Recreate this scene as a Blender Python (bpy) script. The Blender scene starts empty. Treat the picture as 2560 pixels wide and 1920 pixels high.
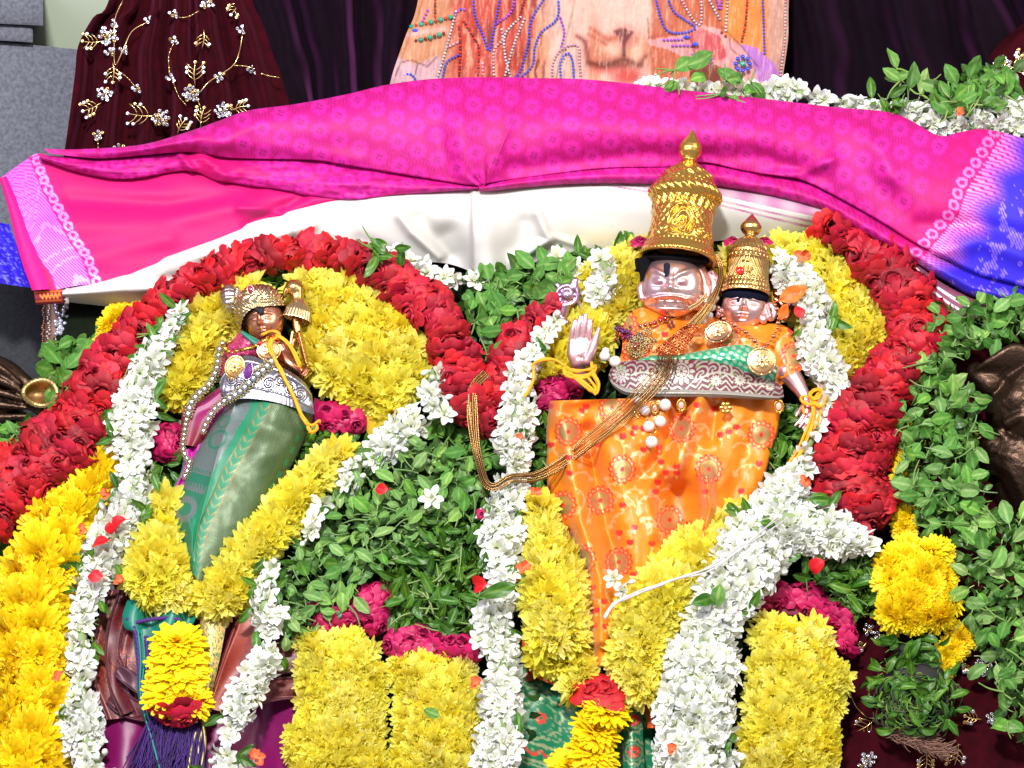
import bpy, math, random
import numpy as np
from mathutils import Vector, Matrix, Euler
random.seed(7); np.random.seed(7)
SC = bpy.context.scene
COL = SC.collection
R = math.radians

# ------------------------------------------------------------------ camera, light, exposure
S = 0.000625           # metres per photograph pixel at the reference plane
D = 4.0                # camera distance, metres
cam = bpy.data.cameras.new('camera'); cam.sensor_width = 36; cam.lens = 36 * D / (2560 * S); cam.clip_end = 60
co = bpy.data.objects.new('camera', cam); COL.objects.link(co)
co.location = (0, -D, 0); co.rotation_euler = (R(90), 0, 0); SC.camera = co

w = bpy.data.worlds.new('World'); SC.world = w; w.use_nodes = True
bg = w.node_tree.nodes['Background']; bg.inputs[0].default_value = (0.90, 0.89, 1.0, 1); bg.inputs[1].default_value = 0.32

def area(name, loc, target, size, power, col=(1, 1, 1), sy=None):
    l = bpy.data.lights.new(name, 'AREA'); l.energy = power; l.color = col; l.size = size
    if sy: l.shape = 'RECTANGLE'; l.size_y = sy
    o = bpy.data.objects.new(name, l); COL.objects.link(o); o.location = loc
    o.rotation_euler = (Vector(target) - Vector(loc)).to_track_quat('-Z', 'Y').to_euler()
    return o
area('flash_lamp', (-0.35, -3.3, 1.95), (0, 0, 0), 0.34, 160, (1.0, 0.985, 0.97))
area('fill_lamp_right', (2.1, -2.0, 1.7), (0, 0, 0), 1.6, 42, (1.0, 0.93, 0.86))  # added warm fill, made large for broad reflections in the metals
area('fill_lamp_left', (-2.2, -2.6, 1.6), (0, 0, 0), 2.0, 52, (0.84, 0.80, 1.0))  # added lavender fill, gives the metals a lilac reflection
SC.view_settings.view_transform = 'Standard'; SC.view_settings.look = 'None'
SC.view_settings.exposure = 0.40; SC.view_settings.gamma = 1.0
SC.render.engine = 'CYCLES'
SC.cycles.max_bounces = 6; SC.cycles.diffuse_bounces = 3; SC.cycles.glossy_bounces = 3
SC.cycles.transmission_bounces = 3; SC.cycles.use_denoising = True
SC.cycles.sample_clamp_indirect = 6

# ------------------------------------------------------------------ coordinates
# everything is laid out in (x right, y down, d towards the viewer), in photograph pixels
def base(x, y):
    """the slope that the figures and garlands lie on: lower down = nearer"""
    return 0.42 * (np.asarray(y) - 960.0)
def Pn(A):
    A = np.asarray(A, float); f = (D - A[..., 2] * S) / D
    return np.stack([(A[..., 0] - 1280) * S * f, -A[..., 2] * S, (960 - A[..., 1]) * S * f], -1)
def P(x, y, d): return Vector(Pn(np.array([x, y, d], float)))
BM = Matrix(((1, 0, 0), (0, 0, -1), (0, 1, 0)))       # (right, up, out) -> world
def lin(r, g, b):
    f = lambda c: (c / 255 / 12.92) if c / 255 <= 0.04045 else ((c / 255 + 0.055) / 1.055) ** 2.4
    return (f(r), f(g), f(b))
def L4(r, g, b, a=0.0): return np.array(lin(r, g, b) + (a,))

# ------------------------------------------------------------------ numeric helpers
_lat = np.random.rand(64, 64)
def vnoise(x, y):
    xi = np.floor(x).astype(int); yi = np.floor(y).astype(int); fx = x - xi; fy = y - yi
    fx = fx * fx * (3 - 2 * fx); fy = fy * fy * (3 - 2 * fy)
    a = _lat[xi % 64, yi % 64]; b = _lat[(xi + 1) % 64, yi % 64]; c = _lat[xi % 64, (yi + 1) % 64]; d = _lat[(xi + 1) % 64, (yi + 1) % 64]
    return (a * (1 - fx) + b * fx) * (1 - fy) + (c * (1 - fx) + d * fx) * fy - 0.5
def fbm(x, y, o=3):
    s = 0; a = 1.0
    for k in range(o):
        s = s + a * vnoise(x * 2 ** k + 17 * k, y * 2 ** k + 5 * k); a *= 0.5
    return s
def seg_dist(x, y, pts):
    best = np.full(np.shape(x), 1e9)
    for (x0, y0), (x1, y1) in zip(pts[:-1], pts[1:]):
        dx, dy = x1 - x0, y1 - y0; l2 = dx * dx + dy * dy + 1e-9
        t = np.clip(((x - x0) * dx + (y - y0) * dy) / l2, 0, 1)
        best = np.minimum(best, np.hypot(x - x0 - t * dx, y - y0 - t * dy))
    return best
def ridge(x, y, pts, wd, h):
    q = seg_dist(x, y, pts) / wd
    return h * np.exp(-q * q)
def crease(x, y, pts, wd, h):
    """one-sided sharp step to the left of the line, soft fall on the other"""
    return h * np.exp(-seg_dist(x, y, pts) / wd)
def mix(c0, c1, m):
    m = np.clip(np.asarray(m, float), 0, 1)[..., None]
    return c0 * (1 - m) + c1 * m
def sstep(e0, e1, x):
    t = np.clip((x - e0) / (e1 - e0), 0, 1); return t * t * (3 - 2 * t)
def catmull(pts, n):
    p = np.array(pts, float)
    if len(p) == 2: p = np.array([p[0], (p[0] + p[1]) / 2, p[1]])
    q = np.vstack([2 * p[0] - p[1], p, 2 * p[-1] - p[-2]])
    seg = len(p) - 1; T = np.linspace(0, seg, n); out = []
    for t in T:
        i = min(int(t), seg - 1); f = t - i; a, b, c, d = q[i], q[i + 1], q[i + 2], q[i + 3]
        out.append(0.5 * (2 * b + (c - a) * f + (2 * a - 5 * b + 4 * c - d) * f * f + (3 * b - a - 3 * c + d) * f ** 3))
    return np.array(out)
def resample(pts, step=None, n=None):
    c = catmull(pts, max(40, len(pts) * 16)); L = np.r_[0, np.cumsum(np.linalg.norm(np.diff(c[:, :2], axis=0), axis=1))]
    if n is None: n = max(2, int(L[-1] / step) + 1)
    t = np.linspace(0, L[-1], n)
    return np.stack([np.interp(t, L, c[:, k]) for k in range(c.shape[1])], -1)
def inpoly(x, y, poly):
    x = np.asarray(x, float); y = np.asarray(y, float); ins = np.zeros(x.shape, bool); n = len(poly)
    for i in range(n):
        x0, y0 = poly[i]; x1, y1 = poly[(i + 1) % n]
        c = ((y0 > y) != (y1 > y)) & (x < (x1 - x0) * (y - y0) / (y1 - y0 + 1e-12) + x0)
        ins ^= c
    return ins

# ------------------------------------------------------------------ mesh builder
class MB:
    def __init__(s): s.V = []; s.F = []; s.C = []; s.n = 0
    def raw(s, V, F, C=None):
        V = np.asarray(V, float).reshape(-1, 3); m = len(V)
        if C is None: C = np.tile([1, 1, 1, 0.0], (m, 1))
        C = np.asarray(C, float)
        if C.ndim == 1: C = np.tile(C, (m, 1))
        s.V.append(V); s.C.append(C.reshape(-1, 4)); s.F += [tuple(i + s.n for i in f) for f in F]; s.n += m
    def grid(s, A, C=None, cu=False, cv=False):
        n, m = A.shape[:2]; idx = np.arange(n * m).reshape(n, m)
        I = idx
        if cu: I = np.vstack([I, I[:1]])
        if cv: I = np.hstack([I, I[:, :1]])
        q = np.stack([I[:-1, :-1], I[1:, :-1], I[1:, 1:], I[:-1, 1:]], -1).reshape(-1, 4)
        if C is not None:
            C = np.asarray(C, float)
            if C.ndim == 1: C = np.tile(C, (n * m, 1))
        s.raw(A.reshape(-1, 3), q.tolist(), C)
    def tube(s, pts, r, sides=8, C=None, caps=True):
        p = np.asarray(pts, float); n = len(p); r = np.broadcast_to(np.asarray(r, float), (n,))
        T = np.gradient(p, axis=0); T /= np.linalg.norm(T, axis=1)[:, None] + 1e-9
        up = np.array([0, 0, 1.0]); N = np.cross(T, up); bad = np.linalg.norm(N, axis=1) < 1e-3
        N[bad] = np.cross(T[bad], [1.0, 0, 0]); N /= np.linalg.norm(N, axis=1)[:, None]
        B = np.cross(T, N); a = np.linspace(0, 2 * np.pi, sides, endpoint=False)
        A = p[:, None] + r[:, None, None] * (np.cos(a)[None, :, None] * N[:, None] + np.sin(a)[None, :, None] * B[:, None])
        if caps:
            A = np.concatenate([np.repeat(p[:1, None], sides, 1), A, np.repeat(p[-1:, None], sides, 1)], 0)
        s.grid(A, C, cv=True)
    def ball(s, c, r, nu=8, nv=10, C=None):
        r = np.broadcast_to(np.asarray(r, float), (3,))
        th = np.linspace(0, np.pi, nu); ph = np.linspace(0, 2 * np.pi, nv, endpoint=False)
        t, p = np.meshgrid(th, ph, indexing='ij')
        A = np.stack([np.sin(t) * np.cos(p), np.sin(t) * np.sin(p), np.cos(t)], -1) * r + np.asarray(c, float)
        s.grid(A, C, cv=True)
    def build(s, name, mat, parent=None, world=False, at=None, smooth=True):
        V = np.vstack(s.V); Cc = np.vstack(s.C)
        if world:
            W = Pn(V); o = Pn(np.array(at, float)) if at is not None else W.mean(0); W = W - o
        else: W = V * S; o = None
        me = bpy.data.meshes.new(name); me.from_pydata(W.tolist(), [], s.F)
        ca = me.color_attributes.new('Col', 'FLOAT_COLOR', 'POINT'); ca.data.foreach_set('color', Cc.astype(np.float32).ravel())
        if smooth: me.polygons.foreach_set('use_smooth', [True] * len(me.polygons))
        me.update(); me.materials.append(mat)
        ob = bpy.data.objects.new(name, me); COL.objects.link(ob)
        if o is not None: ob.location = o
        if parent is not None:
            ob.parent = parent
            if o is not None: ob.matrix_local = rootinv(parent) @ Matrix.Translation(Vector(o))
        return ob
_mw = {}
def rootinv(p):
    """inverse of a thing's own placement (things sit unrotated unless placed)"""
    m = p.matrix_basis.copy(); q = p.parent
    while q is not None: m = q.matrix_basis @ m; q = q.parent
    return m.inverted()
def tag(o, label=None, cat=None, group=None, kind=None):
    if label: o['label'] = label
    if cat: o['category'] = cat
    if group: o['group'] = group
    if kind: o['kind'] = kind
    return o
def empty(name, x, y, d, label, cat, group=None):
    o = bpy.data.objects.new(name, None); COL.objects.link(o); o.location = P(x, y, d); o.empty_display_size = 0.02
    return tag(o, label, cat, group)
def Rloc(pitch=0, yaw=0, roll=0):
    return Matrix.Rotation(R(roll), 3, 'Z') @ Matrix.Rotation(R(yaw), 3, 'Y') @ Matrix.Rotation(R(pitch), 3, 'X')
def mat_at(x, y, d, Rl, sc=1.0):
    f = (D - d * S) / D
    if not hasattr(sc, '__len__'): sc = (sc,) * 3
    m = (BM @ Rl).to_4x4() @ Matrix.Diagonal((sc[0] * f, sc[1] * f, sc[2] * f, 1)); m.translation = P(x, y, d); return m
def align(n, roll=0.0):
    n = Vector(n).normalized()
    q = n.to_track_quat('Z', 'Y').to_matrix()
    return q @ Matrix.Rotation(roll, 3, 'Z')
def put(ob, m, parent=None):
    if parent is not None: ob.parent = parent; ob.matrix_local = rootinv(parent) @ m
    else: ob.matrix_local = m
    return ob
def inst(me, name, m, parent=None):
    o = bpy.data.objects.new(name, me); COL.objects.link(o); return put(o, m, parent)

# ------------------------------------------------------------------ materials
def mk(name, rough=0.5, metal=None, tint=None, vary=None, transl=0.0, sheen=0.0, sheen_col=(1, 1, 1), bump=None, coat=0.0, spec=None, rough_metal=None, trans=0.0, ior=1.5, mottle=None):
    m = bpy.data.materials.new(name); m.use_nodes = True; nt = m.node_tree; N = nt.nodes; Lk = nt.links; N.clear()
    out = N.new('ShaderNodeOutputMaterial'); pb = N.new('ShaderNodeBsdfPrincipled')
    at = N.new('ShaderNodeAttribute'); at.attribute_name = 'Col'
    col = at.outputs['Color']
    if tint is not None:
        mx = N.new('ShaderNodeMix'); mx.data_type = 'RGBA'; mx.blend_type = 'MULTIPLY'; mx.inputs[0].default_value = 1
        Lk.new(col, mx.inputs[6]); mx.inputs[7].default_value = (*tint, 1); col = mx.outputs[2]
    if vary is not None:      # list of colours each copy picks between
        oi = N.new('ShaderNodeObjectInfo'); rp = N.new('ShaderNodeValToRGB'); e = rp.color_ramp.elements
        for i, c in enumerate(vary):
            pos = i / (len(vary) - 1)
            el = e[i] if i < 2 else e.new(pos)
            el.position = pos; el.color = (*c, 1)
        Lk.new(oi.outputs['Random'], rp.inputs[0])
        mx = N.new('ShaderNodeMix'); mx.data_type = 'RGBA'; mx.blend_type = 'MULTIPLY'; mx.inputs[0].default_value = 1
        Lk.new(col, mx.inputs[6]); Lk.new(rp.outputs[0], mx.inputs[7]); col = mx.outputs[2]
    if mottle is not None:    # (scale, amount)
        tc = N.new('ShaderNodeTexCoord'); nz = N.new('ShaderNodeTexNoise'); nz.inputs['Scale'].default_value = mottle[0]; nz.inputs['Detail'].default_value = 5
        Lk.new(tc.outputs['Object'], nz.inputs['Vector'])
        mr = N.new('ShaderNodeMapRange'); mr.inputs[1].default_value = 0.3; mr.inputs[2].default_value = 0.7; mr.inputs[3].default_value = 1 - mottle[1]; mr.inputs[4].default_value = 1 + mottle[1]
        Lk.new(nz.outputs[0], mr.inputs[0])
        mx = N.new('ShaderNodeMix'); mx.data_type = 'RGBA'; mx.blend_type = 'MULTIPLY'; mx.inputs[0].default_value = 1
        Lk.new(col, mx.inputs[6]); Lk.new(mr.outputs[0], mx.inputs[7]); col = mx.outputs[2]
    Lk.new(col, pb.inputs['Base Color']); pb.inputs['Roughness'].default_value = rough
    if metal == 'attr':
        Lk.new(at.outputs['Alpha'], pb.inputs['Metallic'])
        if rough_metal is not None:
            mr = N.new('ShaderNodeMapRange'); mr.inputs[3].default_value = rough; mr.inputs[4].default_value = rough_metal
            Lk.new(at.outputs['Alpha'], mr.inputs[0]); Lk.new(mr.outputs[0], pb.inputs['Roughness'])
    elif metal: pb.inputs['Metallic'].default_value = metal
    if spec is not None: pb.inputs['Specular IOR Level'].default_value = spec
    if sheen: pb.inputs['Sheen Weight'].default_value = sheen; pb.inputs['Sheen Tint'].default_value = (*sheen_col, 1); pb.inputs['Sheen Roughness'].default_value = 0.35
    if coat: pb.inputs['Coat Weight'].default_value = coat; pb.inputs['Coat Roughness'].default_value = 0.15
    if trans: pb.inputs['Transmission Weight'].default_value = trans; pb.inputs['IOR'].default_value = ior
    if bump:                  # (kind, scale, strength, distance)
        tc = N.new('ShaderNodeTexCoord')
        if bump[0] == 'noise': tx = N.new('ShaderNodeTexNoise'); tx.inputs['Detail'].default_value = 4
        elif bump[0] == 'voronoi': tx = N.new('ShaderNodeTexVoronoi')
        else: tx = N.new('ShaderNodeTexWave'); tx.inputs['Distortion'].default_value = 6; tx.inputs['Detail'].default_value = 2; tx.inputs['Detail Scale'].default_value = 1.2
        tx.inputs['Scale'].default_value = bump[1]; Lk.new(tc.outputs['Object'], tx.inputs['Vector'])
        bp = N.new('ShaderNodeBump'); bp.inputs['Strength'].default_value = bump[2]; bp.inputs['Distance'].default_value = bump[3]
        Lk.new(tx.outputs[0], bp.inputs['Height']); Lk.new(bp.outputs[0], pb.inputs['Normal'])
    sh = pb.outputs[0]
    if transl:
        tl = N.new('ShaderNodeBsdfTranslucent'); Lk.new(col, tl.inputs['Color']); ms = N.new('ShaderNodeMixShader'); ms.inputs[0].default_value = transl
        Lk.new(sh, ms.inputs[1]); Lk.new(tl.outputs[0], ms.inputs[2]); sh = ms.outputs[0]
    Lk.new(sh, out.inputs[0]); return m

M = {}
M['mum'] = mk('pale_yellow_petals', 0.55, vary=[(1, 1, 1), (1.0, 0.98, 0.8), (1, 0.93, 0.5), (1, 1.02, 1.3), (1, 1.0, 1.0), (1, 1.0, 2.0), (1, .97, .7)], transl=0.5)
M['mari'] = mk('deep_yellow_petals', 0.6, vary=[(1, 1, 1), (1, 0.95, 0.8), (1, 1.05, 1.0)], transl=0.35)
M['rose'] = mk('red_rose_petals', 0.62, vary=[(1, 1, 1), (0.7, 0.8, 2.2), (1.15, 0.9, 0.7), (0.45, 0.5, 0.9), (1.1, 1.6, 3.6), (.8, .8, .8)], transl=0.15, bump=('noise', 260, 0.25, 0.001))
M['prose'] = mk('pink_rose_petals', 0.5, vary=[(1, 1, 1), (0.8, 0.8, 0.9), (1.1, 1.5, 1.2)], transl=0.2, bump=('noise', 260, 0.25, 0.001))
M['jas'] = mk('white_petals', 0.45, vary=[(1, 1, 1), (0.95, 0.96, 1.0), (1, 0.99, 0.93)], transl=0.25)
M['leaf'] = mk('basil_leaves', 0.75, spec=.35, vary=[(1, 1, 1), (0.7, 0.75, 0.7), (1.45, 1.15, 1.3), (0.45, 0.6, 0.45), (1.2, 1.15, 0.8), (.8, .9, .7)], transl=0.22, bump=('noise', 300, 0.3, 0.0008))
M['lime'] = mk('glossy_green_leaves', 0.42, vary=[(1, 1, 1), (0.6, 0.7, 0.6), (1.4, 1.15, 0.9), (0.4, 0.5, 0.4), (1.6, 1.2, 1.0)], transl=0.2)
M['orangefl'] = mk('orange_petals', 0.5, transl=0.2)
M['plain'] = mk('plain_matte', 0.7)
M['silk'] = mk('silk', 0.62, 'attr', rough_metal=0.4, spec=0.3, sheen=0.12, sheen_col=(0.8, 0.3, 1), bump=('noise', 2500, 0.12, 0.0003))
M['satin'] = mk('brocade', 0.42, 'attr', rough_metal=0.42, sheen=0.15, bump=('noise', 1800, 0.25, 0.0004))
M['cotton'] = mk('cotton', 0.85, bump=('noise', 3000, 0.15, 0.0003))
M['velvet'] = mk('velvet', 0.95, sheen=0.16, sheen_col=(0.9, 0.12, 0.3), spec=0.1, mottle=(60, 0.3))
M['pvelvet'] = mk('purple_velvet', 0.9, sheen=0.4, sheen_col=(0.35, 0.08, 0.30), spec=0.1, mottle=(40, 0.3))
M['gold'] = mk('gold', 0.24, 0.97, bump=('noise', 500, 0.12, 0.001))
M['oldgold'] = mk('chain_gold', 0.28, 1.0)
M['silver'] = mk('silver', 0.26, 1.0, bump=('wave', 50, 0.18, 0.001))
M['copper'] = mk('pink_copper', 0.3, 0.92, mottle=(25, 0.08))
M['bronze'] = mk('dark_bronze', 0.42, 0.85, mottle=(40, 0.45), bump=('noise', 220, 0.35, 0.002))
M['stone'] = mk('granite', 0.85, mottle=(160, 0.35), bump=('noise', 300, 0.3, 0.002))
M['paint'] = mk('wall_paint', 0.8, mottle=(3, 0.06))
M['gem'] = mk('gem', 0.08, coat=0.6, spec=0.9)
M['crystal'] = mk('crystal', 0.12, 0.6, coat=.5)
M['pearl'] = mk('pearl', 0.22, coat=0.5, spec=0.6)
M['thread'] = mk('thread', 0.7, bump=('noise', 1500, 0.3, 0.0005))
M['sequin'] = mk('sequin', 0.22, 0.9)

# ------------------------------------------------------------------ flower and leaf meshes
def petal(mb, az, phi0, L, W, bend, cup, c0, c1, r0=2.0, z0=0.0, nl=5, nw=3, p=0.75, tipf=0.04, twist=0.0):
    s = np.linspace(0, 1, nl); ang = phi0 + bend * s; ds = L / (nl - 1)
    r = r0 + np.r_[0, np.cumsum(np.cos((ang[1:] + ang[:-1]) / 2)) * ds]; z = z0 + np.r_[0, np.cumsum(np.sin((ang[1:] + ang[:-1]) / 2)) * ds]
    wd = W / 2 * (np.sin(np.pi * np.clip(s ** p, 0, 1) * 0.96) * 0.88 + 0.12 * (1 - s) + tipf)
    t = np.linspace(-1, 1, nw)
    Y = wd[:, None] * t[None]; nrm = np.stack([-np.sin(ang), np.cos(ang)], -1)
    off = cup * (t[None] ** 2) * wd[:, None] + twist * t[None] * wd[:, None]
    X = r[:, None] + nrm[:, :1] * off; Z = z[:, None] + nrm[:, 1:] * off
    ca, sa = math.cos(az), math.sin(az)
    A = np.stack([X * ca - Y * sa, X * sa + Y * ca, Z], -1)
    C = np.repeat((np.asarray(c0)[None] * (1 - s[:, None]) + np.asarray(c1)[None] * s[:, None])[:, None], nw, 1)
    mb.grid(A, C.reshape(-1, 4))
U = random.uniform
def make_mum(k):
    mb = MB(); n = 0
    c0 = L4(252, 226, 14); c1 = L4(255, 252, 120) if k % 3 else L4(255, 250, 90)
    for lay, (phi, num, L, W) in enumerate([(84, 6, 24, 10), (68, 9, 31, 12), (50, 11, 40, 13), (32, 13, 47, 14), (14, 14, 52, 15), (-4, 12, 50, 15)]):
        for i in range(num):
            f = U(0, 1)
            petal(mb, 2 * math.pi * (i + U(-.35, .35)) / num + lay, R(phi + U(-13, 13)), L * U(0.75, 1.12), W * 1.3 * U(0.75, 1.15), R(U(-30, 25)), U(0.1, 0.7),
                  c0 * (0.85 + 0.15 * f), c1 * U(0.9, 1.0), r0=3 + lay, z0=-lay * 2.0, nl=6, nw=3, p=1.15, tipf=.1, twist=U(-.35, .35))
    mb.ball((0, 0, -12), (16, 16, 12), 5, 8, L4(225, 175, 10)); return mb
def make_mari(k):
    mb = MB(); c0 = L4(242, 180, 0); c1 = L4(255, 234, 10)
    for lay, (phi, num, L, W) in enumerate([(86, 9, 19, 9), (74, 14, 24, 10), (61, 19, 30, 11), (47, 23, 36, 11.5), (32, 26, 41, 12), (16, 26, 44, 13), (0, 22, 45, 13)]):
        for i in range(num):
            petal(mb, 2 * math.pi * (i + U(-.3, .3)) / num + lay, R(phi + U(-10, 10)), L * U(0.85, 1.1), W * U(0.85, 1.1), R(U(-60, -10)), U(-0.5, 0.6),
                  c0, c1 * U(0.9, 1.0), r0=3 + lay, z0=-lay * 1.8, nl=4, nw=3, p=1.3, tipf=0.25)
    mb.ball((0, 0, -10), (18, 18, 14), 5, 8, L4(215, 140, 5)); return mb
def rose_petal(mb, az, o, c0, c1, span, rr):
    ns, nt = 7, 9; s = np.linspace(0, 1, ns)[:, None]; t = np.linspace(-1, 1, nt)[None]
    ph = U(0, 6); ruf = 0.035 * np.sin(3 * t * 2 + ph) * s
    r = 5 + o * rr * s ** 1.3 * (1 + ruf) + 7 * s ** 5 * o + (1 - o) * 7 * np.sin(np.pi * s * .8)
    z = (1 - o) * 36 * s + o * 20 * np.sin(np.pi * s * 0.85) - 8 * s ** 6 - 14 * o
    z = z * (1 - 0.12 * t * t) + 3 * np.sin(2 * t + ph) * s
    r = r * (1 - 0.10 * t * t * s)
    a = az + span * t * np.sqrt(np.clip(1 - (np.clip(s - 0.45, 0, 1) / 0.62) ** 2.2, 0.05, 1)) * (0.6 + 0.4 * s) + 0 * s
    A = np.stack([r * np.cos(a), r * np.sin(a), z + 0 * a], -1)
    m = s ** 1.5 + 0 * t
    mb.grid(A, mix(c0, c1, m).reshape(-1, 4))
def make_rose(k, pink=False):
    mb = MB(); n = 19
    c0 = L4(90, 3, 16); c1 = L4(216, 14, 30)
    if pink: c0 = L4(120, 3, 50); c1 = L4(214, 18, 96)
    for i in range(n):
        o = (i / (n - 1)) ** 0.85
        rose_petal(mb, i * 2.4 + U(-.25, .25), min(1, max(0.02, o + U(-.06, .06))), c0, c1 * U(0.75, 1.05), 1.25 - 0.5 * o, 46)
    mb.ball((0, 0, -6), (26, 26, 12), 5, 8, c0); return mb
def make_jas(k):
    mb = MB(); c0 = L4(210, 216, 166); c1 = L4(244, 244, 248)
    num = [6, 7, 8, 5, 7][k % 5]
    for i in range(num):
        petal(mb, 2 * math.pi * i / num + U(-.2, .2), R(U(8, 40)), U(22, 29), U(13, 17), R(U(-50, 15)), U(0.1, 0.6), c0, c1, r0=2, nl=6, nw=3, p=1.15, tipf=.1, twist=U(-.3, .3))
    for i in range(4):
        petal(mb, 2 * math.pi * i / 4 + U(-.3, .3), R(U(50, 72)), U(13, 18), U(9, 11), R(U(-20, 25)), 0.7, c0, c1, r0=1.5, nl=4, nw=3)
    mb.tube([(0, 0, -22), (1, 0, -10), (0, 0, 1)], [2.2, 2.4, 3.2], 6, L4(190, 205, 140)); return mb
def make_bud(k):
    mb = MB()
    mb.tube(catmull([(0, 0, -14), (0, 2, -2), (1, 3, 10), (0, 2, 20), (0, 0, 26)], 9), [1.8, 2.2, 2.5, 3.5, 5.4, 6.4, 5.8, 3.6, 0.6], 7, L4(238, 240, 226)); return mb
def make_leaf(k, c=(88, 148, 82), rib=(150, 190, 128), wd=0.56, serr=0.05, tip=0.9):
    mb = MB(); nl, nw = 11, 7; s = np.linspace(0, 1, nl)[:, None]; t = np.linspace(-1, 1, nw)[None]
    L = 60; W = L * wd / 2 * np.sin(np.pi * s ** tip) ** 0.8 * (1 + serr * np.cos(s * 40) * np.abs(t)) + 0.6 * (1 - s)
    bend = U(-1.7, 1.3); a0 = U(-.3, .7); ang = a0 + bend * s[:, 0]
    r = np.r_[0, np.cumsum(np.cos(ang[1:])) * L / (nl - 1)]; z = np.r_[0, np.cumsum(np.sin(ang[1:])) * L / (nl - 1)]
    cup = U(-0.25, 0.7); tw = U(-.5, .5)
    h = cup * np.abs(t) * W * 0.8 + tw * t * W * s + 1.4 * np.sin(t * 3 + s * 9 + k)
    A = np.stack([r[:, None] - np.sin(ang)[:, None] * h, W * t, z[:, None] + np.cos(ang)[:, None] * h], -1)
    v = np.exp(-(t / 0.13) ** 2) * (1 - 0.5 * s) + 0.35 * (np.sin(s * 42 - np.abs(t) * 5) > 0.75)
    mb.grid(A, mix(L4(*c), L4(*rib), v).reshape(-1, 4))
    mb.tube([(-14, 0, -3), (-6, 0, -2), (0, 0, 0)], [1.2, 1.3, 1.2], 5, L4(*rib)); return mb
def make_of(k):
    mb = MB()
    for i in range(6): petal(mb, i * 1.1 + U(-.3, .3), R(U(10, 65)), U(24, 38), U(18, 26), R(U(-60, 50)), U(-.6, .8), L4(250, 150, 100), L4(236, 84, 40) * U(.8, 1.1), r0=2, nl=7, nw=5, p=1.1, tipf=.15, twist=U(-.7, .7))
    mb.tube([(0, 0, -18), (0, 0, 0)], [2, 3], 6, L4(120, 150, 70)); return mb
def protos(fn, n, name, mat):
    out = []
    for k in range(n):
        o = fn(k).build(name, mat); out.append(o.data); bpy.data.objects.remove(o)
    return out
F = {
    'mum': protos(make_mum, 6, 'chrysanthemum', M['mum']),
    'mari': protos(make_mari, 4, 'marigold', M['mari']),
    'rose': protos(make_rose, 6, 'rose', M['rose']),
    'prose': protos(lambda k: make_rose(k, True), 4, 'pink_rose', M['prose']),
    'jas': protos(make_jas, 8, 'jasmine_flower', M['jas']),
    'bud': protos(make_bud, 2, 'jasmine_bud', M['jas']),
    'leaf': protos(lambda k: make_leaf(k, (84, 142, 56), (140, 180, 98)), 9, 'leaf', M['leaf']),
    'gleaf': protos(lambda k: make_leaf(k, (112, 158, 80), (164, 194, 128), 0.5), 6, 'leaf', M['leaf']),
    'lime': protos(lambda k: make_leaf(k, (58, 112, 28), (112, 154, 58), 0.36, 0.0, 0.8), 8, 'leaf', M['lime']),
    'orangefl': protos(lambda k: make_of(k), 3, 'orange_flower', M['orangefl']),
    'opetal': protos(lambda k: make_leaf(k, (240, 120, 30), (226, 90, 20), 0.5, 0.0), 2, 'petal', M['orangefl']),
    'redpetal': protos(lambda k: make_leaf(k, (215, 20, 30), (200, 10, 30), 0.8, 0.0), 3, 'petal', M['orangefl']),
}
NM = {'mum': 'chrysanthemum', 'mari': 'marigold', 'rose': 'rose', 'prose': 'rose', 'jas': 'jasmine_flower', 'bud': 'jasmine_bud', 'leaf': 'leaf', 'gleaf': 'leaf', 'lime': 'leaf', 'orangefl': 'petal', 'redpetal': 'petal'}
FR = {'mum': 50, 'mari': 46, 'rose': 52, 'prose': 52, 'jas': 26}
INS = {'mum': .62, 'mari': .62, 'rose': .6, 'prose': .6, 'jas': .72}
CORE = {'mum': (200, 160, 20), 'mari': (190, 125, 5), 'rose': (90, 8, 24), 'prose': (110, 8, 50), 'jas': (120, 140, 90)}

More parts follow.
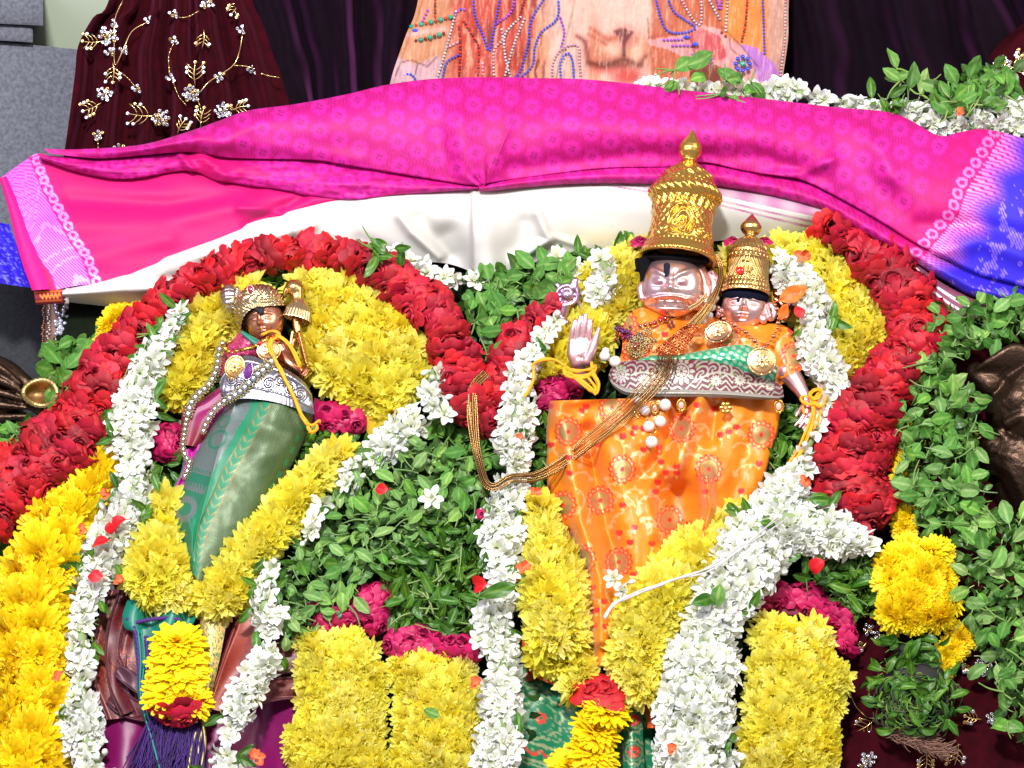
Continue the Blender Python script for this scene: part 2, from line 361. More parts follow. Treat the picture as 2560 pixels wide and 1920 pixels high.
def garland(label, path, kind, fs=1.0, sp=None, off=70, hh=None, dens=1.0, name=None, group=None, lie=None, leafy=0, jitter=0.3, core=True, rag=0.12):
    """path rows: x, y, width.  A cord core with blooms set round its visible side."""
    name = name or {'mum': 'chrysanthemum_garland', 'mari': 'marigold_garland', 'rose': 'rose_garland', 'jas': 'jasmine_garland', 'prose': 'rose_garland'}[kind]
    fr = FR[kind] * fs; sp = sp or fr * 0.72 / dens
    p = resample(path, step=sp); p[:, 2] *= 1 + rag * (vnoise(p[:, 0] / 55 + 3, p[:, 1] / 55) * 2); mid = p[len(p) // 2]
    root = empty(name, mid[0], mid[1], float(base(mid[0], mid[1])) + off, label, 'garland', group)
    T = np.gradient(p[:, :2], axis=0); T /= np.linalg.norm(T, axis=1)[:, None] + 1e-9
    cnt = 0
    for i in range(len(p)):
        x, y, wd = p[i]; n = np.array([T[i, 1], -T[i, 0]])       # lateral, image coords
        hl = max(wd / 2 - fr * INS[kind], 2); hz = (hh if hh is not None else hl * 0.8)
        num = max(1, int(round((hl * 2.3) / (sp * 1.05))) + (1 if hl > 8 else 0))
        for j in range(num):
            a = 0 if num == 1 else (-1.35 + 2.7 * (j + (0.5 if i % 2 else 0.0) * 0.8) / max(1, num - 1 + 0.4)) + U(-.12, .12)
            lat = math.sin(a) * hl + U(-2, 2); up = math.cos(a) * hz + U(-3, 3)
            X = x + n[0] * lat + T[i, 0] * U(-.2, .2) * sp; Y = y + n[1] * lat + T[i, 1] * U(-.2, .2) * sp
            d = float(base(X, Y)) + off + up
            nr = Vector((n[0] * math.sin(a) * .9 + U(-jitter, jitter), -n[1] * math.sin(a) * .9 + U(-jitter, jitter), math.cos(a) * 1.0 + 0.25))
            if lie is not None and random.random() < lie:
                nr += Vector((T[i, 0], -T[i, 1], 0)) * U(0.6, 1.6) * random.choice((-1, 1))
            kk = 'bud' if (kind == 'jas' and random.random() < 0.18) else kind
            inst(random.choice(F[kk]), NM[kk], mat_at(X, Y, d, align(nr, U(0, 6.28)), fs * U(0.86, 1.14)), root); cnt += 1
        if leafy and random.random() < leafy:
            for q in range(random.choice((2, 3))):
                sd = random.choice((-1, 1)); X = x + n[0] * sd * wd * .42; Y = y + n[1] * sd * wd * .42
                inst(random.choice(F['lime']), 'leaf', mat_at(X, Y, float(base(X, Y)) + off + hz * .7, align((U(-.5, .5), U(-.5, .5), 1), U(0, 6.28)), U(0.7, 1.1)), root)
    if core:
        mb = MB(); c = resample(path, step=25); q = np.stack([c[:, 0], c[:, 1], base(c[:, 0], c[:, 1]) + off - 4], -1)
        mb.tube(q, np.maximum(3, (c[:, 2] / 2 - fr * 0.5) * 0.72), 10, L4(*CORE[kind]))
        mb.build('cord', M['plain'], root, world=True)
    return root

def darts(poly, mind, limit, tries=9000, extra=None):
    xs = [q[0] for q in poly]; ys = [q[1] for q in poly]; pts = []
    cx = np.random.uniform(min(xs), max(xs), tries); cy = np.random.uniform(min(ys), max(ys), tries); ok = inpoly(cx, cy, poly)
    arr = np.empty((0, 2))
    for X, Y in zip(cx[ok], cy[ok]):
        if len(arr) and np.min((arr[:, 0] - X) ** 2 + (arr[:, 1] - Y) ** 2) < mind * mind: continue
        arr = np.vstack([arr, [X, Y]])
        if len(arr) >= limit: break
    return arr
def pad(label, poly, kind, fs=1.0, sp=None, off=60, h=50, name=None, cat='garland', group=None, limit=290, edge=60, jitter=0.35, cols=None):
    name = name or {'mum': 'chrysanthemum_garland', 'mari': 'marigold_garland', 'rose': 'rose_garland', 'jas': 'jasmine_garland', 'prose': 'rose_bunch'}[kind]
    fr = FR[kind] * fs; sp = sp or fr * 0.75
    cxp = sum(q[0] for q in poly) / len(poly); cyp = sum(q[1] for q in poly) / len(poly)
    # pull the outline in by part of a bloom so that the petals end on it
    pin = poly
    pts = darts(pin, sp, limit); ring = list(poly) + [poly[0]]
    ds = seg_dist(pts[:, 0], pts[:, 1], ring); keep = ds > fr * (0.25 if kind == 'prose' else 0.5); pts = pts[keep]; ds = ds[keep]
    root = empty(name, cxp, cyp, float(base(cxp, cyp)) + off, label, cat, group)
    for (X, Y), q in zip(pts, ds):
        e = 6.0; gx = float(seg_dist(np.array([X + e]), np.array([Y]), ring)[0] - seg_dist(np.array([X - e]), np.array([Y]), ring)[0]) / (2 * e)
        gy = float(seg_dist(np.array([X]), np.array([Y + e]), ring)[0] - seg_dist(np.array([X]), np.array([Y - e]), ring)[0]) / (2 * e)
        k = math.exp(-q / edge); d = float(base(X, Y)) + off + h * (1 - k)
        nr = Vector((-gx * k * 1.6 + U(-jitter, jitter), gy * k * 1.6 + U(-jitter, jitter), 1))
        inst(random.choice(F[kind]), NM[kind], mat_at(X, Y, d, align(nr, U(0, 6.28)), fs * U(0.85, 1.15)), root)
    mb = MB(); n = 22
    g = np.array([[(1 - r) * cxp + r * X, (1 - r) * cyp + r * Y] for (X, Y) in resample([(a, b) for a, b in ring], n=40)[:, :2] for r in np.linspace(0, 0.84, 8)]).reshape(40, 8, 2)
    dd = base(g[..., 0], g[..., 1]) + off + h * 0.75 * (1 - np.linspace(0, 1, 8)[None] ** 3) - 10
    mb.grid(np.concatenate([g, dd[..., None]], -1), L4(*CORE[kind])); mb.build('cord_bed', M['plain'], root, world=True)
    return root
def leaves(label, poly, kind, sp=24, limit=295, off=55, h=35, fs=1.0, name='leaf_bunch', cat='leaf bunch', group=None, up=0.5, stems=14, kinds=None, flow=None):
    cx = sum(q[0] for q in poly) / len(poly); cy = sum(q[1] for q in poly) / len(poly)
    root = empty(name, cx, cy, float(base(cx, cy)) + off, label, cat, group)
    pts = darts(poly, sp, limit)
    # finer leaves lower down in the bunch, too many to pick apart
    mbs = MB(); src = []
    for me in F[kinds[0] if kinds else kind]:
        n = len(me.vertices); vv = np.empty(n * 3); me.vertices.foreach_get('co', vv); cc = np.empty(n * 4); me.color_attributes[0].data.foreach_get('color', cc)
        src.append((vv.reshape(-1, 3) / S, [tuple(p.vertices) for p in me.polygons], cc.reshape(-1, 4)))
    for X, Y in darts(poly, sp * .62, int(limit * 1.7), 5000):
        v, f, cc = random.choice(src); m = np.array(align((U(-.9, .9), U(-.9, .9), 1), U(0, 6.28))) * fs * U(.45, .8)
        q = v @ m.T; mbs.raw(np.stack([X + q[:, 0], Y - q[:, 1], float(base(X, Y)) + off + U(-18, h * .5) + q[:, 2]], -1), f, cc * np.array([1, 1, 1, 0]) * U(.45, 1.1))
    if len(pts) > 20: tag(mbs.build('small_leaves', M['lime'], root, world=True), kind='stuff')
    for X, Y in pts:
        k = random.choice(kinds) if kinds else kind
        d = float(base(X, Y)) + off + U(0, h)
        roll = U(0, 6.28) if flow is None else flow + U(-.9, .9)
        inst(random.choice(F[k]), 'leaf', mat_at(X, Y, d, align((U(-up, up), U(-up, up) + 0.15, 1), roll), fs * U(0.65, 1.2)), root)
    if stems:
        mb = MB()
        for _ in range(stems * 2):
            X, Y = pts[random.randrange(len(pts))]; a = U(0, 6.28) if flow is None else flow + U(-.4, .4); l = U(30, 80)
            q = [(X, Y), (X + l * .5 * math.cos(a) + U(-8, 8), Y - l * .5 * math.sin(a) + U(-8, 8)), (X + l * math.cos(a), Y - l * math.sin(a))]
            q = catmull([(u, v, float(base(u, v)) + off + h * .75 + U(-8, 10)) for u, v in q], 9)
            mb.tube(q, np.linspace(2.8, 1.4, 9), 6, L4(126, 160, 92))
        tag(mb.build('stem', M['leaf'], root, world=True), kind='stuff')
    return root

# ------------------------------------------------------------------ the setting: mound, backdrop, stone
def ruled(A, B, nu, nv, smooth=True):
    """grid between two (x, y) polylines; rows run along them"""
    a = resample([tuple(p) for p in A], n=nu)[:, :2]; b = resample([tuple(p) for p in B], n=nu)[:, :2]
    v = np.linspace(0, 1, nv)[None, :, None]
    g = a[:, None] * (1 - v) + b[:, None] * v
    u = np.repeat(np.linspace(0, 1, nu)[:, None], nv, 1); vv = np.repeat(v[..., 0], nu, 0)
    return g[..., 0], g[..., 1], u, vv
def byx(A, B, x0, x1, nu, nv):
    """grid between two curves given as y(x)"""
    A = np.array(sorted(A)); B = np.array(sorted(B)); ca = catmull(A, 200); cb = catmull(B, 200)
    X = np.linspace(x0, x1, nu); ya = np.interp(X, ca[:, 0], ca[:, 1]); yb = np.interp(X, cb[:, 0], cb[:, 1])
    v = np.linspace(0, 1, nv)[None]
    y = ya[:, None] * (1 - v) + yb[:, None] * v; x = np.repeat(X[:, None], nv, 1)
    return x, y, np.repeat(np.linspace(0, 1, nu)[:, None], nv, 1), np.repeat(v, nu, 0)
def sheet(mb, G, dfun, cfun, thick=0):
    x, y, u, v = G; d = dfun(x, y, u, v); c = cfun(x, y, u, v)
    if np.ndim(c) == 1: c = np.tile(c, (x.size, 1))
    mb.grid(np.stack([x, y, d], -1), np.asarray(c).reshape(-1, 4))
VMAR = L4(48, 2, 11); VPUR = L4(12, 2, 12)
mb = MB(); x, y = np.meshgrid(np.linspace(140, 3260, 140), np.linspace(470, 2500, 90), indexing='ij')
d = base(x, y) - 60 + 40 * fbm(x / 260, y / 300) + 14 * np.sin(x / 37 + 2 * fbm(x / 300, y / 500)) * sstep(1700, 2200, x)
mb.grid(np.stack([x, y, d], -1), mix(L4(16, 22, 12), VMAR, sstep(2080, 2230, x + 0 * y)).reshape(-1, 4))
tag(mb.build('mound', M['velvet'], world=True), kind='structure')
# far wall, pale green paint
mb = MB(); x, y = np.meshgrid(np.linspace(-1500, 4000, 12), np.linspace(-1200, 2600, 12), indexing='ij')
mb.grid(np.stack([x, y, np.full_like(x, -900)], -1), L4(150, 160, 140)); tag(mb.build('wall', M['paint'], world=True), kind='structure')
# granite pier on the left with its capital
def block(mb, x0, x1, y0, y1, d0, d1, C, bev=6, slant=0.0):
    n = 8; prof = []
    xs = [x0, x0 + bev, x1 - bev, x1]; ys = [y0, y0 + bev, y1 - bev, y1]
    g = np.array([[(X + (slant * 0), Y + slant * (X - x0), d1 - (bev if X in (x0, x1) or Y in (y0, y1) else 0)) for Y in ys] for X in xs], float)
    mb.grid(g, C)
    rim = [g[i, 0] for i in range(4)] + [g[3, j] for j in range(1, 4)] + [g[i, 3] for i in (2, 1, 0)] + [g[0, j] for j in (2, 1)]
    r0 = np.array(rim); r1 = r0.copy(); r1[:, 2] = d0
    mb.grid(np.stack([r0, r1]), C, cv=True)
pier = empty('stone_pier', 60, 500, -700, 'grey granite pier in the top left corner behind the velvet', 'pillar')
GR = L4(88, 90, 99)
mb = MB(); block(mb, -420, 210, 62, 900, -880, -560, GR, 10, 0.1); mb.build('shaft', M['stone'], pier, world=True)
mb = MB(); block(mb, -420, 82, 34, 76, -880, -530, GR, 7, 0.06); mb.build('capital', M['stone'], pier, world=True)
mb = MB(); block(mb, -420, 108, -60, 38, -880, -500, GR, 12, 0.05); mb.build('capital', M['stone'], pier, world=True)
pl = empty('shade_toned_plinth', 40, 900, -300, 'stone plinth with shade put into its dark colour, at the left edge under the cloth', 'plinth')
mb = MB(); block(mb, -600, 520, 640, 1250, -560, -345, L4(40, 42, 46), 12); mb.build('slab', M['stone'], pl, world=True)  # dark stone colour stands in for the shade under the cloth

# ------------------------------------------------------------------ velvet drapes
def drape(name, label, A, B, d0, col, folds, amp=22, nu=60, nv=110, seed=0, parent=None, mat='velvet'):
    mb = MB(); G = ruled(A, B, nu, nv)
    def df(x, y, u, v):
        a = v * folds * 2 * np.pi + 1.3 * fbm(u * 2 + seed, v * 3 + seed) * 2 + seed
        return d0 + amp * (np.sin(a) + 0.4 * np.sin(2.3 * a + 1)) * (0.7 + 0.3 * u) + 10 * fbm(u * 4, v * 9) - 0.06 * (y - 100)
    sheet(mb, G, df, lambda x, y, u, v: col)
    o = mb.build(name, M[mat], parent, world=True)
    if label: tag(o, label, 'drape')
    return o
drape('velvet_drape', 'purple black velvet drape hanging between the embroidered drape and the lion print',
      [(560, -260), (620, 0), (700, 260), (720, 420)], [(1120, -260), (1100, 0), (1060, 260), (1050, 420)], -480, VPUR, 2.6, 50, seed=1, mat='pvelvet')
drape('velvet_drape', 'plain purple black velvet drape filling the top right corner',
      [(1900, -260), (1910, 0), (1940, 300), (1980, 480)], [(2560, -260), (2600, 0), (2760, 300), (2900, 520)], -500, VPUR, 3.6, 56, seed=4, mat='pvelvet')
root = empty('embroidered_drape', 440, 200, -430, 'maroon velvet drape embroidered with gold and sequin sprays, top left', 'drape')
dl = [(330, -260), (272, 0), (233, 43), (196, 113), (187, 187), (171, 311), (155, 420)]
dr = [(560, -260), (638, 0), (655, 40), (680, 105), (697, 170), (723, 257), (745, 420)]
drape('velvet', None, dl, dr, -420, VMAR, 5.6, 34, 60, 120, 2, root)
root2 = empty('embroidered_drape', 2600, 150, -430, 'maroon velvet drape edge with a gold sprig, by the right border near the top', 'drape')
drape('velvet', None, [(2640, -260), (2600, 0), (2480, 130), (2440, 260)], [(2800, -260), (2800, 0), (2800, 200), (2800, 400)], -440, VMAR, 2, 12, 30, 40, 3, root2)
GOLD = L4(206, 172, 112, 1); SEQ = L4(225, 222, 228, 1)
def sequins(parent, X, Y, r, d, gold=0.2):
    mb = MB(); n = max(4, int((r / 5.5) ** 2 * 1.15))
    for i in range(n):
        rr = r * math.sqrt((i + .5) / n) * U(.9, 1.08); a = i * 2.4 + U(-.2, .2); c = GOLD if random.random() < gold else SEQ * U(0.75, 1.1)
        cx, cy, cd = X + rr * math.cos(a), Y + rr * math.sin(a) * .95, d + U(2, 8)
        t = np.linspace(0, 2 * np.pi, 8, endpoint=False); tl = U(-.7, .7); tk = U(-.7, .7)
        ring = lambda q, z: np.stack([cx + q * np.cos(t), cy + q * np.sin(t), cd + z + q * (tl * np.cos(t) + tk * np.sin(t))], -1)
        mb.grid(np.stack([ring(1.0, 0.4), ring(3.0, 2), ring(4.9, 1), ring(4.9, -1.5)]), c, cv=True)
    mb.ball((X, Y, d + 6), (r * .22, r * .22, 5), 5, 7, GOLD)
    return mb.build('sequin_flower', M['sequin'], parent, world=True)
def sprig(parent, X, Y, ang, L, d, n=3):
    mb = MB(); ca, sa = math.cos(ang), math.sin(ang)
    q = lambda f, s: (X + L * f * ca - s * sa, Y - L * f * sa - s * ca)
    mb.tube(catmull([(*q(0, 0), d + 3), (*q(.5, 3), d + 6), (*q(1, 0), d + 4)], 8), 1.5, 5, GOLD)
    ends = [q(1, 0)]
    for k in range(n):
        f = .25 + .6 * k / n
        for s in (-1, 1):
            e = q(f + .32, s * L * .36); mb.tube(catmull([(*q(f, 0), d + 4), (*q(f + .12, s * L * .2), d + 6), (*e, d + 5)], 6), 1.2, 5, GOLD); ends.append(e)
    for e in ends:
        t = np.linspace(0, 2 * np.pi, 8, endpoint=False)
        ring = lambda qq, z: np.stack([e[0] + qq * np.cos(t), e[1] + qq * np.sin(t), d + 6 + z + 0 * t], -1)
        if random.random() < .75: mb.grid(np.stack([ring(1.2, 1), ring(4, 2), ring(5.2, 0), ring(5.2, -2)]), SEQ if random.random() < .6 else GOLD, cv=True)
    return mb.build('gold_sprig', M['sequin'], parent, world=True)
def vine(parent, pts, d, r=1.5):
    mb = MB(); c = catmull([(a, b, d + 4) for a, b in pts], 24); c[:, 2] += 2 * np.sin(np.arange(24)); mb.tube(c, r, 5, GOLD)
    return mb.build('gold_vine', M['sequin'], parent, world=True)
Z1 = lambda X, Y: (X * .3888, Y * .3888)
for X, Y, r in [(690, 230, 62), (705, 335, 34), (730, 150, 26), (670, 605, 50), (1230, 600, 56), (1035, 765, 58), (1440, 710, 58), (1330, 20, 46), (630, 865, 36), (765, 955, 34), (960, 130, 30), (1120, 90, 30), (800, 320, 32), (1120, 260, 30), (1555, 190, 32), (1100, 500, 30), (1410, 490, 36), (1625, 450, 32), (880, 570, 32)]:
    a, b = Z1(X, Y); sequins(root, a, b, r * .3888, -392)
for X, Y, an, L in [(660, 265, 180, 130), (725, 400, 270, 130), (650, 660, 205, 130), (1000, 745, 175, 180), (1255, 550, 90, 150), (1540, 0, 240, 110), (1290, 820, 80, 130), (1140, 860, 60, 110), (1310, 190, 265, 120), (1490, 710, 15, 110)]:
    a, b = Z1(X, Y); sprig(root, a, b, R(an), L * .3888, -392)
for pts in [[(790, 0), (740, 120), (735, 260), (740, 420), (800, 300), (850, 200), (950, 140)], [(760, 455), (820, 500), (870, 560)], [(1120, 110), (1200, 110), (1280, 70)], [(1090, 480), (1085, 360), (1120, 270)], [(1110, 520), (1150, 620), (1200, 680)], [(1280, 600), (1340, 530), (1400, 490), (1500, 420), (1540, 330), (1560, 210)], [(1500, 420), (1600, 430), (1700, 480), (1800, 500)], [(1260, 620), (1290, 700), (1290, 820)], [(630, 870), (630, 960)]]:
    vine(root, [Z1(*p) for p in pts], -392)
sequins(root2, 2508, 160, 22, -410, .5); sprig(root2, 2520, 175, R(20), 60, -410); sprig(root2, 2540, 165, R(60), 40, -410)
# embroidery of the velvet at the lower right
root3 = empty('embroidered_drape', 2300, 1750, float(base(0, 1750)) - 20, 'maroon velvet drape with sequin sprays in the bottom right corner', 'drape')
mb = MB(); G = ruled([(2050, 1480), (2050, 2100)], [(2750, 1480), (2750, 2100)], 50, 90)
sheet(mb, G, lambda x, y, u, v: base(x, y) + 2 + 14 * np.sin(x / 42 + 2.5 * fbm(x / 200, y / 300)) + 12 * fbm(x / 60, y / 200), lambda x, y, u, v: VMAR)
mb.build('velvet', M['velvet'], root3, world=True)
Z3 = lambda X, Y: (1700 + X * .3888, 1275 + Y * .3888)
for X, Y, r in [(1215, 770, 40), (1275, 810, 26), (1950, 1010, 66), (2010, 950, 40), (2020, 1340, 48), (1210, 1600, 50), (1180, 1640, 30)]:
    a, b = Z3(X, Y); sequins(root3, a, b, r * .3888, float(base(a, b)) + 26, .1)
for X, Y, an, L in [(1880, 1010, 190, 60), (1940, 1345, 170, 110), (1260, 1340, 215, 150), (1580, 1540, 270, 130), (1790, 1500, 260, 150), (1780, 1060, 200, 90), (1200, 850, 220, 60)]:
    a, b = Z3(X, Y); sprig(root3, a, b, R(an), L * .3888, float(base(a, b)) + 24)
vine(root3, [Z3(*p) for p in [(1090, 1170), (1130, 1260), (1200, 1330), (1270, 1340)]], float(base(0, 1780)) + 24)

# ------------------------------------------------------------------ lion print shawl with rhinestone strands
ZL = lambda X, Y: (950 + X * .4747, Y * .4747)
def lion_col(x, y, u, v):
    X = (x - 950) / .4747; Y = y / .4747
    n = fbm(x / 40, y / 60); st = fbm(x / 9 + n, y / 90, 4)
    c = np.tile(L4(222, 172, 132), x.shape + (1,))
    c = mix(c, L4(206, 96, 70), sstep(330, 420, X + 40 * n) * (1 - sstep(760, 880, X + .2 * Y + 90 * n)))
    c = mix(c, L4(150, 70, 60), (sstep(.12, .4, st)) * sstep(360, 460, X) * (1 - sstep(800, 1000, X)))
    c = mix(c, L4(236, 180, 150), (sstep(.1, .35, -st)) * sstep(360, 460, X) * (1 - sstep(800, 1000, X)) * .8)
    c = mix(c, L4(232, 205, 190), sstep(840, 930, X + 60 * n) * (1 - sstep(1400, 1440, X)))
    for cx, cy, rx, ry, col, s in [(1250, 60, 300, 120, L4(226, 205, 190), 1), (1130, 330, 40, 260, L4(226, 150, 110), .8), (1210, 265, 150, 90, L4(214, 150, 120), 1), (1380, 265, 90, 90, L4(214, 150, 118), 1), (1230, 250, 70, 45, L4(240, 215, 190), .9), (1350, 270, 45, 50, L4(240, 210, 184), .9),
                                   (1250, 345, 150, 30, L4(120, 70, 45), .8), (1300, 400, 95, 55, L4(214, 96, 84), 1), (1180, 370, 70, 22, L4(226, 110, 100), .7), (1285, 190, 70, 75, L4(186, 110, 92), .7)]:
        c = mix(c, col, s * np.exp(-(((X - cx) / rx) ** 2 + ((Y - cy) / ry) ** 2) ** 1.6 * 1.3))
    nose = sstep(0, 14, 70 - np.abs(X - 1285) - .75 * np.abs(Y - 155)) * sstep(150, 165, Y + 10 * np.sin(X / 22)) + np.exp(-((X - 1285) / 12) ** 2) * (Y > 190) * (Y < 300)
    c = mix(c, L4(104, 52, 52), np.clip(nose, 0, 1) * .9)
    for pts, wd, col in [([(1040, 190), (1080, 220), (1100, 330)], 14, L4(150, 76, 60)), ([(1100, 330), (1180, 350), (1285, 310), (1370, 345), (1400, 300)], 15, L4(120, 70, 46)), ([(1110, 150), (1200, 210), (1250, 200)], 13, L4(196, 120, 90)), ([(1100, 180), (1190, 235)], 11, L4(196, 120, 90)), ([(1420, 200), (1500, 180), (1570, 170)], 8, L4(150, 96, 80)), ([(1410, 100), (1420, 260), (1440, 330)], 6, L4(170, 110, 84))]:
        c = mix(c, col, .85 * np.exp(-(seg_dist(X, Y, pts) / wd) ** 2))
    c = mix(c, L4(198, 110, 70), sstep(1420, 1440, X) * (1 - sstep(1800, 1830, X)) * (.8 + .4 * st))
    c = mix(c, L4(226, 176, 176), inpoly(X, Y, [(1410, 210), (1560, 190), (1680, 130), (1780, 150), (1900, 230), (1960, 260), (2060, 330), (2120, 440), (1900, 440), (1840, 360), (1650, 330), (1520, 260), (1420, 240)]) * 1.0)
    c = mix(c, L4(214, 108, 112), inpoly(X, Y, [(1620, 170), (1700, 150), (1790, 190), (1830, 300), (1780, 320), (1660, 300), (1640, 240)]) * (.6 + .5 * (st > 0)))
    c = mix(c, L4(240, 160, 74), sstep(1795, 1815, X) * (1 - sstep(2030, 2060, X)) * (Y < 170 + (X - 1800) * .75))
    c = mix(c, L4(204, 170, 150), sstep(2030, 2060, X) * (Y < 400))
    c = mix(c, L4(190, 140, 220), inpoly(X, Y, [(1900, 230), (1980, 250), (2080, 340), (2130, 450), (1990, 430), (1960, 330)]) * 1.0)
    c = mix(c, L4(96, 60, 40), inpoly(X, Y, [(1650, 340), (1780, 340), (1800, 440), (1660, 470), (1630, 400)]) * .8)
    c = mix(c, L4(224, 196, 204), (1 - sstep(300, 340, X)) * sstep(300, 330, Y + 20 * np.sin(X / 40)) * 1.0)
    c = mix(c, L4(226, 200, 190), np.exp(-(seg_dist(X, Y, [(150, 185), (340, 150)]) / 13) ** 2))
    for pts in [[(80, 400), (110, 330), (160, 315), (200, 330), (250, 350), (300, 300)], [(200, 330), (185, 390)], [(1800, 140), (1900, 240), (1990, 350)], [(1840, 200), (1850, 260), (1940, 330)]]:
        c = mix(c, L4(110, 70, 74), .8 * np.exp(-(seg_dist(X, Y, pts) / 4) ** 2))
    fur = fbm(x / 3.2 + .25 * y / 9, y / 26, 3); c = mix(c, c * np.array([.55, .38, .32, 1]), sstep(.05, .45, fur) * .28 * (1 - .5 * sstep(1000, 1100, X) * (1 - sstep(1400, 1440, X)))); c = mix(c, np.broadcast_to(L4(250, 224, 196), c.shape), sstep(.08, .5, -fur) * .4)
    c = c ** np.array([1, 1.25, 1.2, 1]) * np.array([.62, .58, .56, 1])
    return c * (1 + .16 * fbm(x / 5, y / 5)[..., None] * np.array([1, 1, 1, 0]))
lion = empty('printed_shawl', 1470, 100, -400, 'shawl printed with a lion muzzle and sewn with rhinestone strands', 'shawl')
mb = MB(); G = ruled([(1075, -260), (1045, 0), (1012, 95), (975, 209), (960, 330)], [(1985, -260), (1972, 0), (1970, 100), (1956, 204), (1950, 330)], 150, 330)
def lion_d(x, y, u, v): return -405 + 9 * np.sin(v * 34 + 2 * fbm(u * 3, v * 5)) * (v < .42) + 7 * np.sin(v * 20) + 8 * fbm(x / 60, y / 90) - .05 * y - 14 * ((v < .01) | (v > .99))
sheet(mb, G, lion_d, lion_col); mb.build('print', M['silk'], lion, world=True)
BL = L4(38, 70, 205); RD = L4(200, 40, 24); WH = L4(176, 172, 178); PU = L4(150, 60, 200); GN = L4(20, 150, 120); PK = L4(206, 150, 172); DR = L4(120, 20, 20)
for cl, pts in [((BL,), [(490, -60), (500, 80), (540, 180), (575, 265), (600, 160), (640, -60)]), ((BL,), [(900, -60), (800, 100), (780, 230), (740, 370), (690, 430)]), ((BL,), [(935, -60), (935, 90), (850, 170), (815, 250), (800, 350), (710, 430)]),
                ((BL,), [(955, 450), (950, 330), (990, 280), (1015, 330), (1022, 450)]), ((BL,), [(1440, -60), (1480, 100), (1520, 165), (1600, 172), (1660, 145), (1600, 100), (1540, 50), (1500, -60)]), ((BL,), [(2013, -60), (2020, 120), (2025, 280)]), ((BL,), [(325, 430), (350, 330), (410, 290)]),
                ((RD, DR), [(290, -60), (290, 85)]), ((RD, DR), [(415, 135), (422, 250), (415, 430)]), ((RD, DR), [(440, 110), (490, 190), (520, 260), (515, 430)]), ((RD, DR), [(1938, -60), (1925, 120), (1905, 215)]),
                ((WH,), [(400, 60), (350, 250), (295, 430)]), ((WH, PK), [(640, 155), (645, 210), (600, 270), (600, 430)]), ((WH,), [(760, 100), (700, 250), (650, 430)]), ((WH,), [(740, 90), (660, 180), (660, 300), (690, 420)]), ((WH,), [(1835, -60), (1820, 160)]), ((PK, WH), [(1560, -60), (1640, 90), (1690, 120), (1690, -60)]),
                ((PK, WH), [(2135, -60), (2130, 200), (2105, 430)]), ((PK,), [(905, 430), (910, 330), (960, 255), (1040, 240), (1050, 330), (1060, 430)]), ((WH,), [(1700, -60), (1790, 100)]), ((PK,), [(540, 335), (545, 430)]), ((PK,), [(350, 250), (405, 225)]),
                ((PU,), [(720, -60), (690, 60), (620, 120)]), ((PU,), [(950, 95), (970, 170), (955, 245)]), ((PU,), [(250, 55), (215, 130)]), ((PU,), [(1495, 210), (1590, 208)]), ((PU,), [(1540, 240), (1640, 240)]), ((PU,), [(1650, 285), (1685, 280)]), ((PU,), [(1655, 312), (1715, 312)]), ((PU,), [(1760, -60), (1790, 50), (1810, -60)]),
                ((GN, RD), [(165, 140), (270, 115), (370, 90)]), ((GN, DR), [(165, 220), (250, 200), (335, 175)]), ((BL,), [(120, 430), (130, 395), (165, 392), (185, 415)]), ((BL, PU), [(395, 75), (420, 50), (445, 50)]), ((DR,), [(735, 95), (755, 20), (790, -60)]), ((DR,), [(1800, 170), (1820, 190)])]:
    big = cl[0] is GN
    c = resample([ZL(*p) for p in pts], step=11.5 if big else 8.2); mb = MB()
    for i, (X, Y) in enumerate(c[:, :2]):
        r = (6.6 if i % 2 == 0 else 4.4) if big else 3.6
        mb.ball((X, Y, float(lion_d(np.array(X), np.array(Y), np.array(.5), np.array(float((X - 1045 + Y * .25) / (925 + Y * .2))))) + 5), (r, r, r * .8), 5, 7, cl[i % len(cl)] * U(.75, 1.25))
    mb.build('bead_strand', M['gem'], lion, world=True)
mb = MB(); cx, cy = ZL(1910, 335); mb.ball((cx, cy, -398), (8, 8, 5), 6, 8, GN)
for k in range(8): mb.ball((cx + 17.5 * math.cos(k * .785), cy + 17.5 * math.sin(k * .785), -398), (6, 6, 4), 5, 7, BL)
for X, Y in [(1615, 195), (1660, 232), (1700, 276), (1735, 312), (188, 160)]:
    a, b = ZL(X, Y); mb.ball((a, b, -398), (9, 5, 4), 5, 7, BL)
mb.build('jewel_flower', M['gem'], lion, world=True)

# ------------------------------------------------------------------ magenta silk cloth
PB = L4(182, 6, 112); PD = L4(124, 4, 76); PV = L4(196, 34, 152); HOT = L4(184, 4, 96); BLU = L4(46, 30, 190); LIL = L4(226, 150, 232, .55)
RL = [(2475, 310), (2420, 400), (2385, 450), (2360, 520), (2300, 590), (2255, 640), (2200, 720)]
def signed(x, y, pts):
    s = seg_dist(x, y, pts); best = np.full(x.shape, 1e9); sg = np.ones(x.shape)
    for (x0, y0), (x1, y1) in zip(pts[:-1], pts[1:]):
        dx, dy = x1 - x0, y1 - y0; t = np.clip(((x - x0) * dx + (y - y0) * dy) / (dx * dx + dy * dy), 0, 1)
        q = np.hypot(x - x0 - t * dx, y - y0 - t * dy); cr = (x - x0) * dy - (y - y0) * dx
        m = q < best; best = np.where(m, q, best); sg = np.where(m, np.sign(cr), sg)
    return best * sg
